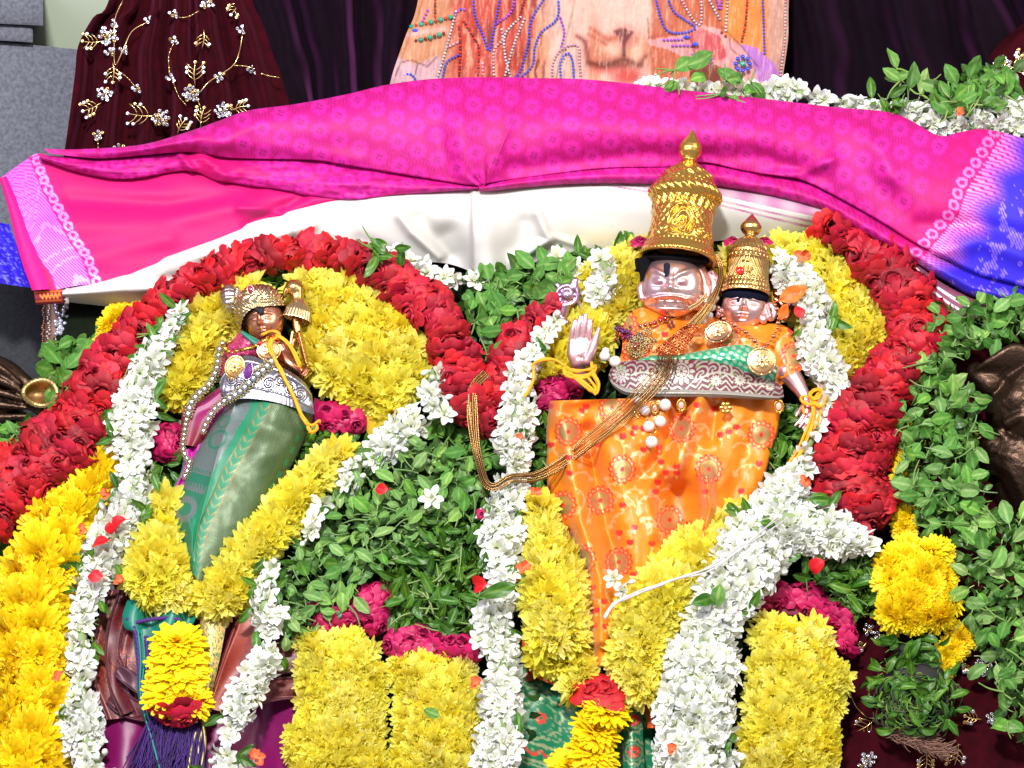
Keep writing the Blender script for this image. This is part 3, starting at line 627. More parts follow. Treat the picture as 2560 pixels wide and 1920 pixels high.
def pink_pat(x, y, ang=-24, cell=54):
    a = R(ang); X = (x * math.cos(a) - y * math.sin(a)) / cell; Y = (x * math.sin(a) + y * math.cos(a)) / cell
    row = np.floor(Y); X = X + .5 * (row % 2); fx = X - np.floor(X) - .5; fy = Y - row - .5; r = np.hypot(fx, fy); th = np.arctan2(fy, fx)
    lob = r * (1 + .14 * np.cos(th * 8)); c = mix(PB, PV, sstep(.42, .30, lob) * .45 + .25 * sstep(-.1, .5, fbm(x / 180 + 4, y / 90)))
    flower = ((r < .17) & (r > .035) & (np.abs(np.sin(2 * th)) > .45))
    c = mix(c, PD, flower * .6)
    hat = (r > .42) * (np.sin(X * 60) > .1)
    return mix(c, PD, hat * .55)
def pink_col(x, y, u, v):
    c = pink_pat(x, y) if True else None
    s = signed(x, y, RL)                              # >0 : towards the blue end on the right
    per = resample(RL, n=80)
    along = (y * 1.0 - x * .55)
    ring = np.abs(np.hypot((s - 20), ((along % 34) - 17)) - 11) < 3.4
    band = (s > 0) & (s < 40)
    c = mix(c, HOT, ((s > -60) & (s <= 40)) * .6); c = mix(c, LIL, (band & ring) * .55)
    z = (np.sin((along * .8 + s * .35) * .95) > -.1)
    fade = sstep(36, 135, s + 14 * np.sin(along / 17))
    e = mix(mix(np.broadcast_to(HOT, c.shape), LIL, z * .9), BLU, fade)
    mot = (fbm(x / 22, y / 22, 3) > .16) & (np.sin(x * .9 + y * .5) > -.3) & (s > 130)
    e = mix(e, L4(150, 120, 236, .6), mot * .8)
    return np.where((s > 40)[..., None], e, c)
LL = [(101, 385), (125, 450), (163, 521), (200, 590), (233, 638), (262, 720)]
def pinkL_col(x, y, u, v):
    s = -signed(x, y, LL)                              # >0 : left of the ring line
    c = np.tile(HOT, x.shape + (1,)); c = c * (1 + .12 * fbm(x / 50, y / 30)[..., None] * np.array([1, 1, 1, 0]))
    along = y * .9 + x * .45
    ring = np.abs(np.hypot(s - 14, (along % 26) - 13) - 9) < 3
    c = mix(c, LIL, ((s > 0) & (s < 28) & ring) * .9); c = mix(c, L4(200, 14, 130), ((s > 0) & (s < 28) & ~ring) * .6)
    z = np.sin((along - s * .6) * .85) > -.2
    c = mix(c, mix(np.broadcast_to(L4(200, 20, 150), c.shape), L4(214, 130, 236, .6), z * .85), sstep(28, 32, s) * (1 - sstep(112, 116, s)))
    return c
pink = empty('magenta_silk_cloth', 1300, 400, -180, 'magenta silk cloth with blue and silver borders draped across above the figures', 'cloth')
def bulge(v, p=.8): return np.sin(np.pi * np.clip(v, 0, 1) ** p)
# far lower left panel (plain side showing)
mb = MB()
G = ruled([(2, 445), (60, 403), (104, 384), (194, 418), (311, 438), (467, 418), (560, 448), (700, 468), (880, 492)], [(60, 650), (86, 700), (113, 726), (190, 714), (272, 703), (370, 672), (467, 638), (603, 583), (739, 536), (880, 500)], 230, 70)
sheet(mb, G, lambda x, y, u, v: base(x, y) + 55 + 20 * bulge(v) + .6 * ridge(x, y, [(150, 560), (400, 560), (640, 500)], 34, 24) - .6 * ridge(x, y, [(180, 500), (420, 512), (640, 478)], 22, 22) + ridge(x, y, [(230, 640), (420, 600)], 26, 10) - ridge(x, y, [(620, 560), (760, 490)], 14, 16) + ridge(x, y, [(600, 520), (700, 530)], 12, 12) + 7 * fbm(x / 190, y / 60, 2), pinkL_col)
mb.build('lower_fold', M['silk'], pink, world=True)
mb = MB()
G = ruled([(100, 388), (180, 392), (290, 396), (467, 372), (583, 384), (780, 392), (900, 412), (1005, 432), (1195, 466)], [(97, 396), (194, 433), (311, 453), (467, 432), (544, 458), (700, 482), (860, 508), (1000, 492), (1195, 474)], 260, 30)
sheet(mb, G, lambda x, y, u, v: base(x, y) + 72 + 30 * bulge(v, 1) - 22 * (v > .93) + 10 * fbm(x / 60, y / 20) + ridge(x, y, [(450, 385), (480, 425)], 10, 18) + ridge(x, y, [(500, 380), (560, 440)], 16, 18), lambda x, y, u, v: mix(pink_pat(x, y, 12, 40), HOT, np.exp(-((x - 520) / 60) ** 2) + sstep(.35, .6, fbm(x / 80, y / 60 + 9))))
mb.build('middle_fold', M['silk'], pink, world=True)
mb = MB()
UT = [(110, 372), (194, 373), (350, 362), (467, 330), (544, 303), (622, 276), (739, 260), (860, 237), (967, 212), (1083, 197), (1200, 193), (1318, 194)]
UB = [(125, 384), (200, 393), (272, 396), (467, 382), (583, 399), (778, 405), (850, 416), (1005, 443), (1122, 464), (1192, 474), (1212, 474)]
G = ruled(UT, UB, 330, 84)
sheet(mb, G, lambda x, y, u, v: base(x, y) + 95 + 62 * bulge(v, .75) * sstep(0, .35, u) - 30 * (v > .975) + ridge(x, y, [(760, 268), (640, 300), (540, 370)], 26, 12) + ridge(x, y, [(1150, 300), (1170, 430)], 34, 16) - ridge(x, y, [(1090, 330), (1130, 440)], 24, 10) + ridge(x, y, [(400, 360), (620, 360), (900, 400)], 20, 8) + 9 * fbm(x / 220, y / 120, 2) + 9 * np.exp(-np.hypot(x - 1200, y - 465) / 26) * np.sin(np.arctan2(y - 475, x - 1215) * 14), pink_col)
mb.build('upper_fold', M['silk'], pink, world=True)
mb = MB()
RT = [(1316, 195), (1440, 197), (1550, 206), (1710, 225), (1894, 245), (2089, 268), (2237, 284), (2345, 338), (2400, 330), (2462, 323), (2560, 346), (2720, 400)]
RB = [(1208, 474), (1219, 466), (1355, 446), (1511, 427), (1666, 423), (1758, 411), (1855, 431), (1953, 446), (2000, 454), (2069, 485), (2205, 563), (2283, 613), (2361, 648), (2438, 690), (2560, 725), (2720, 780)]
G = ruled(RT, RB, 440, 92)
sheet(mb, G, lambda x, y, u, v: base(x, y) + 104 + 66 * bulge(v, .8) - 26 * (v > .975) + crease(x, y, [(1328, 196), (1280, 300), (1212, 470)], 16, 14) + ridge(x, y, [(1400, 300), (1600, 330), (1900, 330)], 50, 12) - ridge(x, y, [(1280, 420), (1600, 385), (1900, 390), (2060, 440)], 22, 14) + ridge(x, y, [(2130, 300), (2210, 380), (2230, 440)], 26, 18) - ridge(x, y, [(2060, 330), (2150, 420), (2250, 520)], 30, 12) + ridge(x, y, [(1900, 440), (2000, 436), (2080, 400)], 14, 14) + 10 * fbm(x / 240, y / 130, 2)
      + ridge(x, y, [(2330, 640), (2450, 600), (2560, 640)], 26, 18) - ridge(x, y, [(2300, 560), (2420, 560), (2560, 590)], 24, 16), pink_col)
mb.build('right_fold', M['silk'], pink, world=True)
mb = MB()
G = ruled([(1700, 400), (1850, 420), (1990, 448), (2100, 500), (2240, 580), (2361, 650), (2440, 690), (2560, 725), (2720, 775)], [(1690, 462), (1778, 466), (1894, 485), (2050, 524), (2127, 567), (2244, 633), (2361, 702), (2419, 736), (2489, 756), (2560, 764), (2720, 800)], 260, 24)
sheet(mb, G, lambda x, y, u, v: base(x, y) + 84 + 34 * bulge(v, 1) - 16 * (v > .92) + 8 * fbm(x / 70, y / 30), pink_col)
mb.build('bottom_fold', M['silk'], pink, world=True)
mb = MB()
G = ruled([(1195, 462), (1300, 442), (1500, 420), (1700, 412)], [(1200, 480), (1317, 468), (1472, 458), (1700, 460)], 120, 14)
sheet(mb, G, lambda x, y, u, v: base(x, y) + 92 + 26 * bulge(v, 1), pink_col); mb.build('bottom_fold', M['silk'], pink, world=True)
mb = MB()   # selvage stack at the left end and the blue reverse hanging behind it
G = ruled([(-2, 446), (20, 520), (50, 640), (80, 726)], [(16, 440), (50, 520), (95, 640), (125, 722)], 60, 10)
sheet(mb, G, lambda x, y, u, v: base(x, y) + 72 + 12 * bulge(v), lambda x, y, u, v: L4(214, 16, 120)); mb.build('selvage', M['silk'], pink, world=True)
mb = MB()
G = ruled([(-140, 540), (-100, 620), (-60, 700)], [(22, 560), (52, 640), (80, 720)], 60, 50)
sheet(mb, G, lambda x, y, u, v: base(x, y) + 30 + 16 * np.sin(v * 14) + 10 * fbm(x / 30, y / 30) - 10 * u, lambda x, y, u, v: mix(BLU, L4(150, 150, 250, .5), (fbm(x / 5, y / 5) > .25) * .6))
mb.build('blue_border', M['silk'], pink, world=True)

# ------------------------------------------------------------------ white cotton cloth
white = empty('white_cotton_cloth', 1150, 570, -150, 'white cotton cloth with maroon stripes lying below the magenta silk', 'cloth')
WT = [(150, 722), (272, 690), (467, 610), (603, 548), (739, 490), (860, 455), (1044, 440), (1200, 440), (1317, 425), (1472, 415), (1666, 410), (1778, 430), (1894, 450), (2050, 490), (2140, 545)]
WB = [(156, 754), (272, 766), (350, 770), (430, 752), (520, 722), (640, 692), (800, 672), (950, 658), (1091, 656), (1161, 672), (1219, 702), (1262, 686), (1317, 662), (1394, 641), (1454, 625), (1535, 621), (1700, 612), (1820, 600), (1933, 596), (2050, 577), (2140, 562)]
def white_d(x, y, u, v):
    d = base(x, y) + 0 + 84 * bulge(v, .75) + 14 * fbm(x / 150, y / 90, 2)
    d += crease(x, y, [(1172, 500), (1182, 560), (1190, 690)], 34, 44) * sstep(1172, 1186, x) + ridge(x, y, [(1215, 560), (1225, 700)], 34, 26) - ridge(x, y, [(1120, 590), (1160, 670)], 34, 34)
    d += ridge(x, y, [(1000, 540), (1030, 580), (1100, 640)], 14, 24) - ridge(x, y, [(1050, 545), (1090, 600), (1120, 640)], 22, 24)
    d += ridge(x, y, [(1345, 535), (1372, 600), (1290, 650)], 14, 28) - ridge(x, y, [(1310, 560), (1290, 620)], 28, 26) + ridge(x, y, [(1383, 592), (1450, 615)], 9, 10)
    d += ridge(x, y, [(420, 650), (620, 610), (780, 560)], 18, 24) - ridge(x, y, [(330, 700), (520, 690), (640, 650)], 16, 18) + ridge(x, y, [(180, 735), (330, 722), (500, 720)], 12, 12)
    d += ridge(x, y, [(730, 560), (760, 620)], 12, 10) - ridge(x, y, [(900, 600), (1000, 640)], 20, 10)
    return d
def white_c(x, y, u, v):
    c = np.tile(L4(196, 193, 186), x.shape + (1,)); c = mix(c, L4(226, 206, 140), .5 * np.exp(-((x - 1500) / 80) ** 2 - ((y - 596) / 26) ** 2))
    c = mix(c, L4(150, 110, 60), .5 * (fbm(x / 6, y / 6) > .5) * np.exp(-((x - 1500) / 60) ** 2 - ((y - 575) / 22) ** 2))
    lower = np.interp(x, [1300, 1520, 1666, 1805, 1933, 2069, 2200], [448, 446, 466, 490, 519, 548, 575]); q = y - lower; k = np.interp(x, [1300, 2100], [.45, 1.1])
    mar = (q < 0) | ((q > 11 * k) & (q < 17 * k)) | ((q > 25 * k) & (q < 31 * k))
    return mix(c, L4(168, 112, 148), mar * (x > 1330) * (.8 + .2 * np.sin(x * 1.6)))
mb = MB(); sheet(mb, byx(WT, WB, 156, 2140, 480, 84), white_d, white_c); mb.build('body', M['cotton'], white, world=True)
mb = MB()   # rolled left end: maroon border with an orange zigzag
G = ruled([(84, 724), (172, 716)], [(90, 762), (172, 758)], 44, 18)
def bc(x, y, u, v):
    c = np.tile(L4(118, 16, 40), x.shape + (1,)); zz = np.abs(((u * 9) % 1) - .5) * 2
    c = mix(c, L4(238, 130, 40, .3), (np.abs(v - .5) < .22) * (u > .15) * (u < .75) * (np.abs(v - .5 - (zz - .5) * .3) < .1) * 1.0)
    c = mix(c, L4(226, 110, 30), ((np.abs(np.abs(v - .5) - .3) < .04) & (u < .8)) * .8)
    return mix(c, L4(236, 234, 230), (u > .93 - .06 * np.abs(((v * 4) % 1) - .5) * 2) * 1.0)
sheet(mb, G, lambda x, y, u, v: base(x, y) + 40 + 22 * bulge(v, 1), bc); mb.build('border', M['cotton'], white, world=True)
mb = MB()   # striped end coming out under the silk on the right
G = ruled([(2270, 630), (2330, 690), (2420, 742), (2490, 765)], [(2240, 640), (2300, 720), (2380, 790), (2440, 800)], 60, 34)
sheet(mb, G, lambda x, y, u, v: base(x, y) + 70 + 12 * bulge(v), lambda x, y, u, v: mix(L4(128, 66, 92), L4(232, 226, 230), (((v > .28) & (v < .40)) | ((v > .58) & (v < .68))) * 1.0))
mb.build('striped_end', M['cotton'], white, world=True)
mb = MB()
G = ruled([(2090, 552), (2200, 600), (2300, 680)], [(2110, 566), (2190, 622), (2270, 700)], 40, 10)
sheet(mb, G, lambda x, y, u, v: base(x, y) + 74 + 10 * bulge(v), lambda x, y, u, v: L4(222, 200, 150)); mb.build('striped_end', M['cotton'], white, world=True)

# ------------------------------------------------------------------ garlands
random.seed(11); np.random.seed(11)
def gl(*a): return [tuple(q) for q in a]
garland('long red rose garland arching over the turbaned figure from the lower left corner',
        gl((-60, 1290, 190), (20, 1215, 185), (90, 1160, 185), (160, 1100, 185), (215, 1030, 170), (255, 950, 150), (300, 875, 130), (370, 795, 100), (440, 735, 92), (520, 685, 90), (600, 650, 92), (680, 632, 84), (780, 628, 84), (880, 645, 95), (960, 680, 115), (1045, 745, 125), (1110, 810, 125), (1135, 880, 135), (1160, 960, 140), (1185, 1020, 130), (1215, 1065, 90)), 'rose', 1.0, 34, off=84, lie=.75)
garland('short red rose strand rising right of the centre dip beside the raised hand',
        gl((1375, 775, 70), (1330, 815, 105), (1285, 880, 120), (1250, 950, 125), (1228, 1030, 100)), 'rose', .9, 34, off=70, lie=.7)
garland('thick dark red rose garland curving down the right side of the two figures',
        gl((2070, 560, 60), (2130, 610, 110), (2205, 665, 135), (2265, 730, 150), (2300, 800, 165), (2285, 870, 165), (2235, 930, 160), (2190, 1000, 185), (2150, 1080, 200), (2130, 1160, 205), (2140, 1240, 205), (2165, 1300, 170)), 'rose', 1.05, 35, off=72, lie=.8)
pad('pale yellow chrysanthemum garland left of the left figure, under its bun',
    [(467, 746), (520, 700), (575, 665), (640, 662), (700, 690), (690, 800), (590, 850), (560, 905), (530, 965), (460, 1020), (440, 1068), (395, 1052), (380, 985), (402, 905), (420, 824)], 'mum', 1.1, 36, 40, 40)
pad('big pale yellow chrysanthemum garland right of the parrot staff, ending in a tip',
    [(690, 700), (760, 672), (850, 652), (945, 700), (1030, 748), (1072, 820), (1100, 900), (1068, 955), (1045, 1010), (1006, 1056), (950, 1128), (915, 1118), (905, 1050), (860, 1020), (775, 990), (752, 920), (735, 800)], 'mum', 1.12, 37, 45, 55)
garland('pale yellow chrysanthemum strand running from the basil down to the left of centre V',
        gl((845, 1140, 70), (800, 1175, 100), (750, 1230, 120), (700, 1300, 135), (630, 1370, 145), (580, 1430, 150), (540, 1480, 150), (500, 1500, 80)), 'mum', 1.0, 34, off=95)
garland('shaggy pale yellow chrysanthemum ball strand left of the green skirt tip',
        gl((412, 1250, 50), (402, 1310, 90), (388, 1380, 190), (400, 1450, 190), (430, 1490, 110)), 'mum', 1.05, 34, off=100)
garland('deep yellow marigold garland running down the left edge of the arrangement',
        gl((245, 1180, 90), (205, 1245, 150), (150, 1320, 190), (110, 1410, 205), (72, 1510, 215), (75, 1610, 225), (85, 1710, 235), (70, 1820, 235), (50, 1960, 225)), 'mari', 1.55, 60, off=85, jitter=.22)
pad('left block of packed yellow chrysanthemums at the bottom centre', [(738, 1584), (850, 1568), (962, 1594), (970, 1700), (966, 1990), (722, 1990), (706, 1880), (735, 1760)], 'mum', .78, 24, 60, 60)
pad('right block of packed yellow chrysanthemums at the bottom centre, beside white jasmine', [(970, 1640), (1080, 1608), (1192, 1642), (1212, 1760), (1204, 1990), (976, 1990), (978, 1740)], 'mum', .8, 25, 70, 60)
pad('tall block of packed yellow chrysanthemums at the bottom right under pink rose petals', [(1880, 1540), (1960, 1528), (2070, 1550), (2100, 1620), (2140, 1700), (2110, 1760), (2120, 1830), (2095, 1990), (1845, 1990), (1840, 1800), (1862, 1660)], 'mum', .84, 26, 90, 75)
pad('rounded square block of deep yellow marigolds beside the right basil leaves', [(2205, 1345), (2300, 1330), (2375, 1345), (2400, 1420), (2405, 1540), (2370, 1590), (2290, 1600), (2210, 1585), (2178, 1500), (2182, 1400)], 'mari', 1.0, 29, 100, 70)
pad('pale yellow chrysanthemum garland between the raised hand and the tall crown', [(1440, 680), (1500, 640), (1560, 598), (1650, 590), (1655, 720), (1600, 800), (1560, 850), (1540, 920), (1490, 960), (1420, 985), (1335, 975), (1312, 930), (1335, 865), (1385, 820), (1405, 750)], 'mum', .95, 31, 30, 45)
pad('yellow chrysanthemum garland arching right of the small crowned figure', [(1800, 620), (1900, 585), (1985, 575), (2070, 598), (2120, 650), (2165, 700), (2205, 760), (2232, 830), (2205, 890), (2150, 940), (2105, 985), (2040, 975), (2000, 900), (1985, 800), (1900, 700), (1800, 760)], 'mum', .98, 32, 25, 45)
garland('pale yellow chrysanthemum strand on the left side of the orange skirt tip',
        gl((1350, 1270, 80), (1365, 1340, 110), (1378, 1430, 170), (1392, 1520, 200), (1400, 1600, 160)), 'mum', 1.0, 34, off=120)
garland('pale yellow chrysanthemum strand crossing the right side of the orange skirt',
        gl((1850, 1300, 80), (1800, 1345, 120), (1735, 1405, 160), (1670, 1475, 190), (1610, 1550, 200), (1590, 1630, 180), (1605, 1720, 90)), 'mum', 1.0, 34, off=130)
garland('loose yellow chrysanthemums lying under the orange skirt tip above the red rose',
        gl((1345, 1645, 60), (1400, 1655, 90), (1470, 1665, 110), (1430, 1720, 90)), 'mum', .95, 36, off=90, core=False)
garland('strip of deep yellow marigold behind the right rose garland', gl((2250, 1075, 60), (2262, 1130, 80), (2262, 1190, 70), (2270, 1250, 70), (2262, 1320, 60)), 'mari', .8, 28, off=60)
garland('strip of deep yellow marigold behind the left rose garland under the white cloth', gl((330, 785, 60), (285, 800, 70), (275, 850, 50)), 'mari', .8, 28, off=20)
garland('single marigold strand end beside the mossy ball', gl((2400, 1600, 50), (2370, 1640, 70), (2345, 1670, 50)), 'mari', .9, 28, off=70)

J = [('white jasmine garland running down between the left roses and the chrysanthemums', [(452, 778, 40), (400, 860, 70), (372, 900, 90), (348, 960, 105), (336, 1010, 115), (330, 1084, 125), (328, 1142, 118), (342, 1200, 105), (322, 1259, 115), (290, 1320, 125), (253, 1380, 110), (233, 1458, 90), (206, 1520, 85), (204, 1570, 70), (196, 1633, 95), (202, 1695, 70), (196, 1761, 105), (206, 1839, 115), (225, 1897, 110), (235, 1970, 110)], 120, .22),
     ('short white jasmine strand at the right edge of the big yellow garland', [(1088, 928, 70), (1084, 987, 85), (1105, 1034, 65)], 110, 0),
     ('white jasmine tuft below the tip of the big yellow garland', [(1040, 1049, 85), (998, 1084, 95), (967, 1110, 100), (935, 1150, 60)], 110, 0),
     ('small white jasmine tuft between the yellow strand top and the basil', [(898, 1140, 60), (888, 1170, 85), (872, 1208, 75)], 120, 0),
     ('small white jasmine tuft halfway down the yellow strand beside the basil', [(805, 1255, 50), (788, 1300, 62), (766, 1348, 50)], 125, 0),
     ('thin white jasmine strand hanging from the basil past the copper pleats', [(682, 1400, 40), (674, 1440, 56), (661, 1490, 75), (668, 1545, 95), (672, 1600, 30), (665, 1650, 90), (632, 1705, 85), (602, 1761, 110), (578, 1810, 60), (570, 1850, 24), (562, 1900, 80), (560, 1960, 80)], 130, .25),
     ('long white jasmine garland running down the middle between the basil and the orange skirt', [(1395, 785, 50), (1350, 855, 55), (1312, 917, 72), (1295, 967, 85), (1303, 1010, 95), (1293, 1049, 105), (1282, 1104, 105), (1295, 1140, 90), (1282, 1180, 75), (1278, 1243, 115), (1254, 1298, 110), (1254, 1353, 125), (1254, 1410, 105), (1262, 1469, 75), (1247, 1516, 105), (1226, 1578, 110), (1255, 1625, 95), (1260, 1683, 95), (1254, 1742, 112), (1250, 1792, 105), (1250, 1839, 122), (1239, 1897, 122), (1235, 1970, 110)], 125, .18),
     ('white jasmine tuft lying on yellow flowers left of the tall crown', [(1500, 650, 60), (1520, 690, 85), (1495, 735, 85)], 95, 0),
     ('dull white jasmine strand hanging in shade under the white cloth right of the basil', [(1395, 640, 50), (1430, 655, 60), (1435, 690, 40)], 50, 0),
     ('white jasmine strand tucked under the white cloth beside the left roses', [(985, 640, 50), (1040, 665, 65), (1080, 690, 55), (1140, 695, 50), (1185, 700, 60)], 60, .2),
     ('white jasmine garland winding down right of the small crowned figure', [(1945, 650, 70), (1985, 690, 100), (2020, 735, 105), (2042, 785, 75), (2040, 850, 90), (2052, 901, 105), (2078, 945, 90), (2066, 1010, 40), (2034, 1084, 60), (2011, 1130, 65), (1998, 1175, 70)], 115, .22),
     ('white jasmine garland peeking over the top edge of the magenta silk at right', [(1600, 212, 34), (1720, 225, 36), (1800, 225, 40), (1894, 226, 60), (1972, 230, 66), (2050, 245, 56), (2147, 268, 62), (2230, 282, 60), (2310, 295, 85), (2390, 300, 100), (2478, 290, 120), (2560, 292, 120), (2660, 300, 120)], 60, .08),
     ('wide white jasmine garland branch reaching right under the red rose garland', [(1900, 1340, 150), (1970, 1315, 190), (2050, 1325, 150), (2115, 1345, 110), (2172, 1362, 60)], 150, .12),
     ('broad white jasmine garland flowing down between the yellow strand and the yellow block', [(1985, 1205, 110), (1940, 1270, 130), (1890, 1350, 190), (1855, 1430, 190), (1800, 1500, 180), (1772, 1570, 170), (1762, 1640, 185), (1745, 1720, 205), (1735, 1800, 215), (1735, 1890, 215), (1740, 1970, 210)], 155, .12)]
for lb, p, off, lf in J:
    garland(lb, p, 'jas', 1.18, 23, off=off, leafy=lf, jitter=.75)
garland('jasmine tuft lying on the orange skirt tip', gl((1535, 1445, 40), (1560, 1470, 60)), 'jas', 1.0, 19, off=215, core=False)
# pink rose bunches
for lb, poly, off in [('crumpled pink rose bunch in the basil above the left yellow block', [(770, 1500), (850, 1490), (930, 1450), (985, 1440), (985, 1520), (955, 1590), (860, 1585), (770, 1570)], 60),
                      ('crumpled pink rose bunch crowning the right yellow block', [(955, 1600), (1020, 1565), (1110, 1590), (1195, 1600), (1215, 1680), (1140, 1660), (1060, 1620), (965, 1650)], 90),
                      ('bright pink rose petal bunch behind the tall yellow block at right', [(1890, 1500), (1960, 1445), (2040, 1455), (2100, 1500), (2150, 1540), (2145, 1620), (2125, 1660), (2070, 1580), (1980, 1530), (1900, 1540)], 70),
                      ('pink rose pair under the raised hand and its yellow thread', [(1345, 960), (1420, 935), (1465, 965), (1460, 1000), (1400, 1030), (1340, 1040)], 60),
                      ('pink rose pair below the silver waist plate by the yellow tip', [(775, 985), (850, 1010), (925, 1040), (925, 1085), (870, 1095), (800, 1070), (770, 1030)], 55),
                      ('dark pink rose pair left of the magenta sash', [(385, 1060), (455, 1065), (460, 1150), (400, 1165), (375, 1110)], 50),
                      ('dark pink roses behind the left edge of the orange skirt', [(1330, 1230), (1385, 1220), (1390, 1300), (1340, 1290)], 40)]:
    pad(lb, poly, 'prose', .8, 24, off, 22, name='rose_bunch', cat='roses')

# ------------------------------------------------------------------ leaves
leaves('large bunch of grey green basil leaves filling the centre left of the jasmine', [(850, 1190), (930, 1130), (1010, 1110), (1090, 1120), (1180, 1170), (1210, 1230), (1140, 1300), (1040, 1330), (960, 1400), (900, 1480), (800, 1580), (720, 1620), (690, 1540), (700, 1440), (760, 1340), (800, 1260)], 'gleaf', 20, 299, 70, 60, .86, name='basil_bunch', cat='basil', stems=22, kinds=['gleaf', 'gleaf', 'gleaf', 'leaf'])
leaves('bright green small leafed bunch at the centre beside the long jasmine garland', [(1160, 1270), (1235, 1290), (1215, 1400), (1225, 1500), (1205, 1610), (1130, 1605), (1060, 1580), (985, 1570), (950, 1520), (960, 1400), (1040, 1320)], 'lime', 16, 295, 60, 50, .95, name='green_bunch', cat='leaves', stems=14)
leaves('basil leaves hanging under the white cloth in the centre dip', [(1200, 700), (1290, 670), (1400, 650), (1440, 700), (1400, 770), (1310, 790), (1270, 850), (1225, 900), (1190, 830), (1175, 770)], 'leaf', 22, 150, 45, 40, 1.1, name='basil_bunch', cat='basil', stems=6, flow=R(-90), up=.35)
leaves('tall mass of basil leaves down the right edge beside the dark bronze lion', [(2310, 800), (2370, 770), (2470, 745), (2570, 730), (2600, 840), (2450, 850), (2370, 900), (2360, 960), (2440, 985), (2450, 1080), (2440, 1170), (2470, 1250), (2500, 1320), (2430, 1330), (2400, 1330), (2290, 1310), (2255, 1180), (2250, 1060), (2270, 940)], 'gleaf', 20, 299, 90, 70, 1.0, name='basil_bunch', cat='basil', stems=16, kinds=['leaf', 'gleaf', 'leaf'])
leaves('basil leaves spilling down the lower right corner over the velvet', [(2400, 1330), (2540, 1290), (2620, 1260), (2620, 1860), (2520, 1830), (2500, 1700), (2440, 1640), (2415, 1500)], 'gleaf', 25, 250, 80, 60, 1.0, name='basil_bunch', cat='basil', stems=16, kinds=['leaf', 'gleaf', 'gleaf'])
leaves('green leaf bunch between the jasmine and the marigold block at right', [(2040, 1400), (2130, 1370), (2190, 1390), (2185, 1500), (2170, 1540), (2110, 1510), (2060, 1470), (2010, 1440)], 'lime', 15, 200, 70, 50, .95, name='green_bunch', cat='leaves', stems=8)
leaves('dark green leaf bed along the right side of the orange skirt', [(1940, 1040), (2020, 1010), (2050, 1060), (2030, 1150), (1980, 1210), (1920, 1290), (1870, 1310), (1880, 1240), (1930, 1160)], 'lime', 15, 200, 30, 40, .9, name='green_bunch', cat='leaves', stems=6)
leaves('leaf bed along the left side of the orange skirt', [(1310, 1050), (1380, 1030), (1390, 1200), (1380, 1300), (1310, 1300), (1320, 1180)], 'lime', 16, 120, 35, 35, .9, name='green_bunch', cat='leaves', stems=4)
leaves('leaf tuft at the left edge below the bronze ear', [(-30, 1090), (40, 1060), (110, 1060), (130, 1090), (60, 1150), (-30, 1190)], 'leaf', 18, 60, 60, 40, .9, name='leaf_tuft', cat='leaves', stems=3)
leaves('basil sprig hanging in shade beside the jewelled strip at left', [(110, 860), (200, 850), (290, 860), (280, 940), (200, 1010), (150, 1060), (140, 960)], 'leaf', 20, 110, -40, 50, 1.1, name='leaf_tuft', cat='leaves', stems=6)
leaves('dark green grass like leaf bunch behind the marigold garland at the left edge', [(-30, 1310), (90, 1270), (110, 1310), (60, 1400), (20, 1500), (-30, 1540)], 'lime', 15, 120, 20, 30, 1.0, name='leaf_tuft', cat='leaves', stems=8)
leaves('green leaves tucked right of the green skirt below the pink roses', [(770, 1080), (880, 1100), (920, 1120), (860, 1170), (790, 1190), (745, 1180), (740, 1110)], 'lime', 16, 100, 40, 35, .95, name='leaf_tuft', cat='leaves', stems=4)
leaves('green leaves tucked between the left jasmine and the magenta sash', [(385, 1150), (440, 1160), (450, 1230), (400, 1270), (370, 1240)], 'lime', 16, 60, 50, 30, .85, name='leaf_tuft', cat='leaves', stems=2)
leaves('leaf tuft between the big yellow garland and the centre rose dip', [(1100, 1040), (1200, 1070), (1230, 1140), (1160, 1160), (1090, 1110)], 'leaf', 20, 60, 20, 30, 1.0, name='leaf_tuft', cat='leaves', stems=2)
leaves('basil sprig standing on the magenta silk in front of the lion print', [(1670, 200), (1700, 140), (1730, 140), (1735, 200), (1700, 225)], 'leaf', 30, 6, 150, 20, 1.15, name='basil_sprig', cat='sprig', stems=2, up=.3)
leaves('basil sprig on the jasmine just left of the shawl edge', [(1790, 220), (1830, 190), (1900, 200), (1880, 240), (1800, 240)], 'leaf', 26, 8, 120, 15, 1.0, name='basil_sprig', cat='sprig', stems=3)
leaves('thin sprig standing out against the purple velvet at right', [(2230, 160), (2270, 180), (2340, 200), (2320, 230), (2290, 240), (2250, 200)], 'gleaf', 28, 8, 90, 10, 1.0, name='basil_sprig', cat='sprig', stems=3)
leaves('basil sprig bunch on the jasmine at the far right top', [(2320, 250), (2400, 200), (2430, 170), (2540, 175), (2530, 230), (2460, 270), (2360, 280)], 'leaf', 20, 50, 110, 20, 1.1, name='basil_sprig', cat='sprig', stems=6)
leaves('small sprig poking from behind the silk near the right jasmine', [(2190, 260), (2200, 240), (2260, 245), (2270, 275), (2230, 285)], 'lime', 18, 9, 110, 10, .9, name='basil_sprig', cat='sprig', stems=1)
leaves('leaf cluster over the left roses at the jasmine top', [(340, 880), (370, 840), (420, 800), (440, 830), (400, 880), (370, 900)], 'lime', 18, 24, 120, 20, .95, name='basil_sprig', cat='sprig', stems=2)
leaves('leaf sprig on the roses under the white cloth left of the dip', [(900, 605), (960, 610), (1010, 620), (990, 645), (930, 640)], 'lime', 18, 14, 150, 15, 1.0, name='basil_sprig', cat='sprig', stems=1)
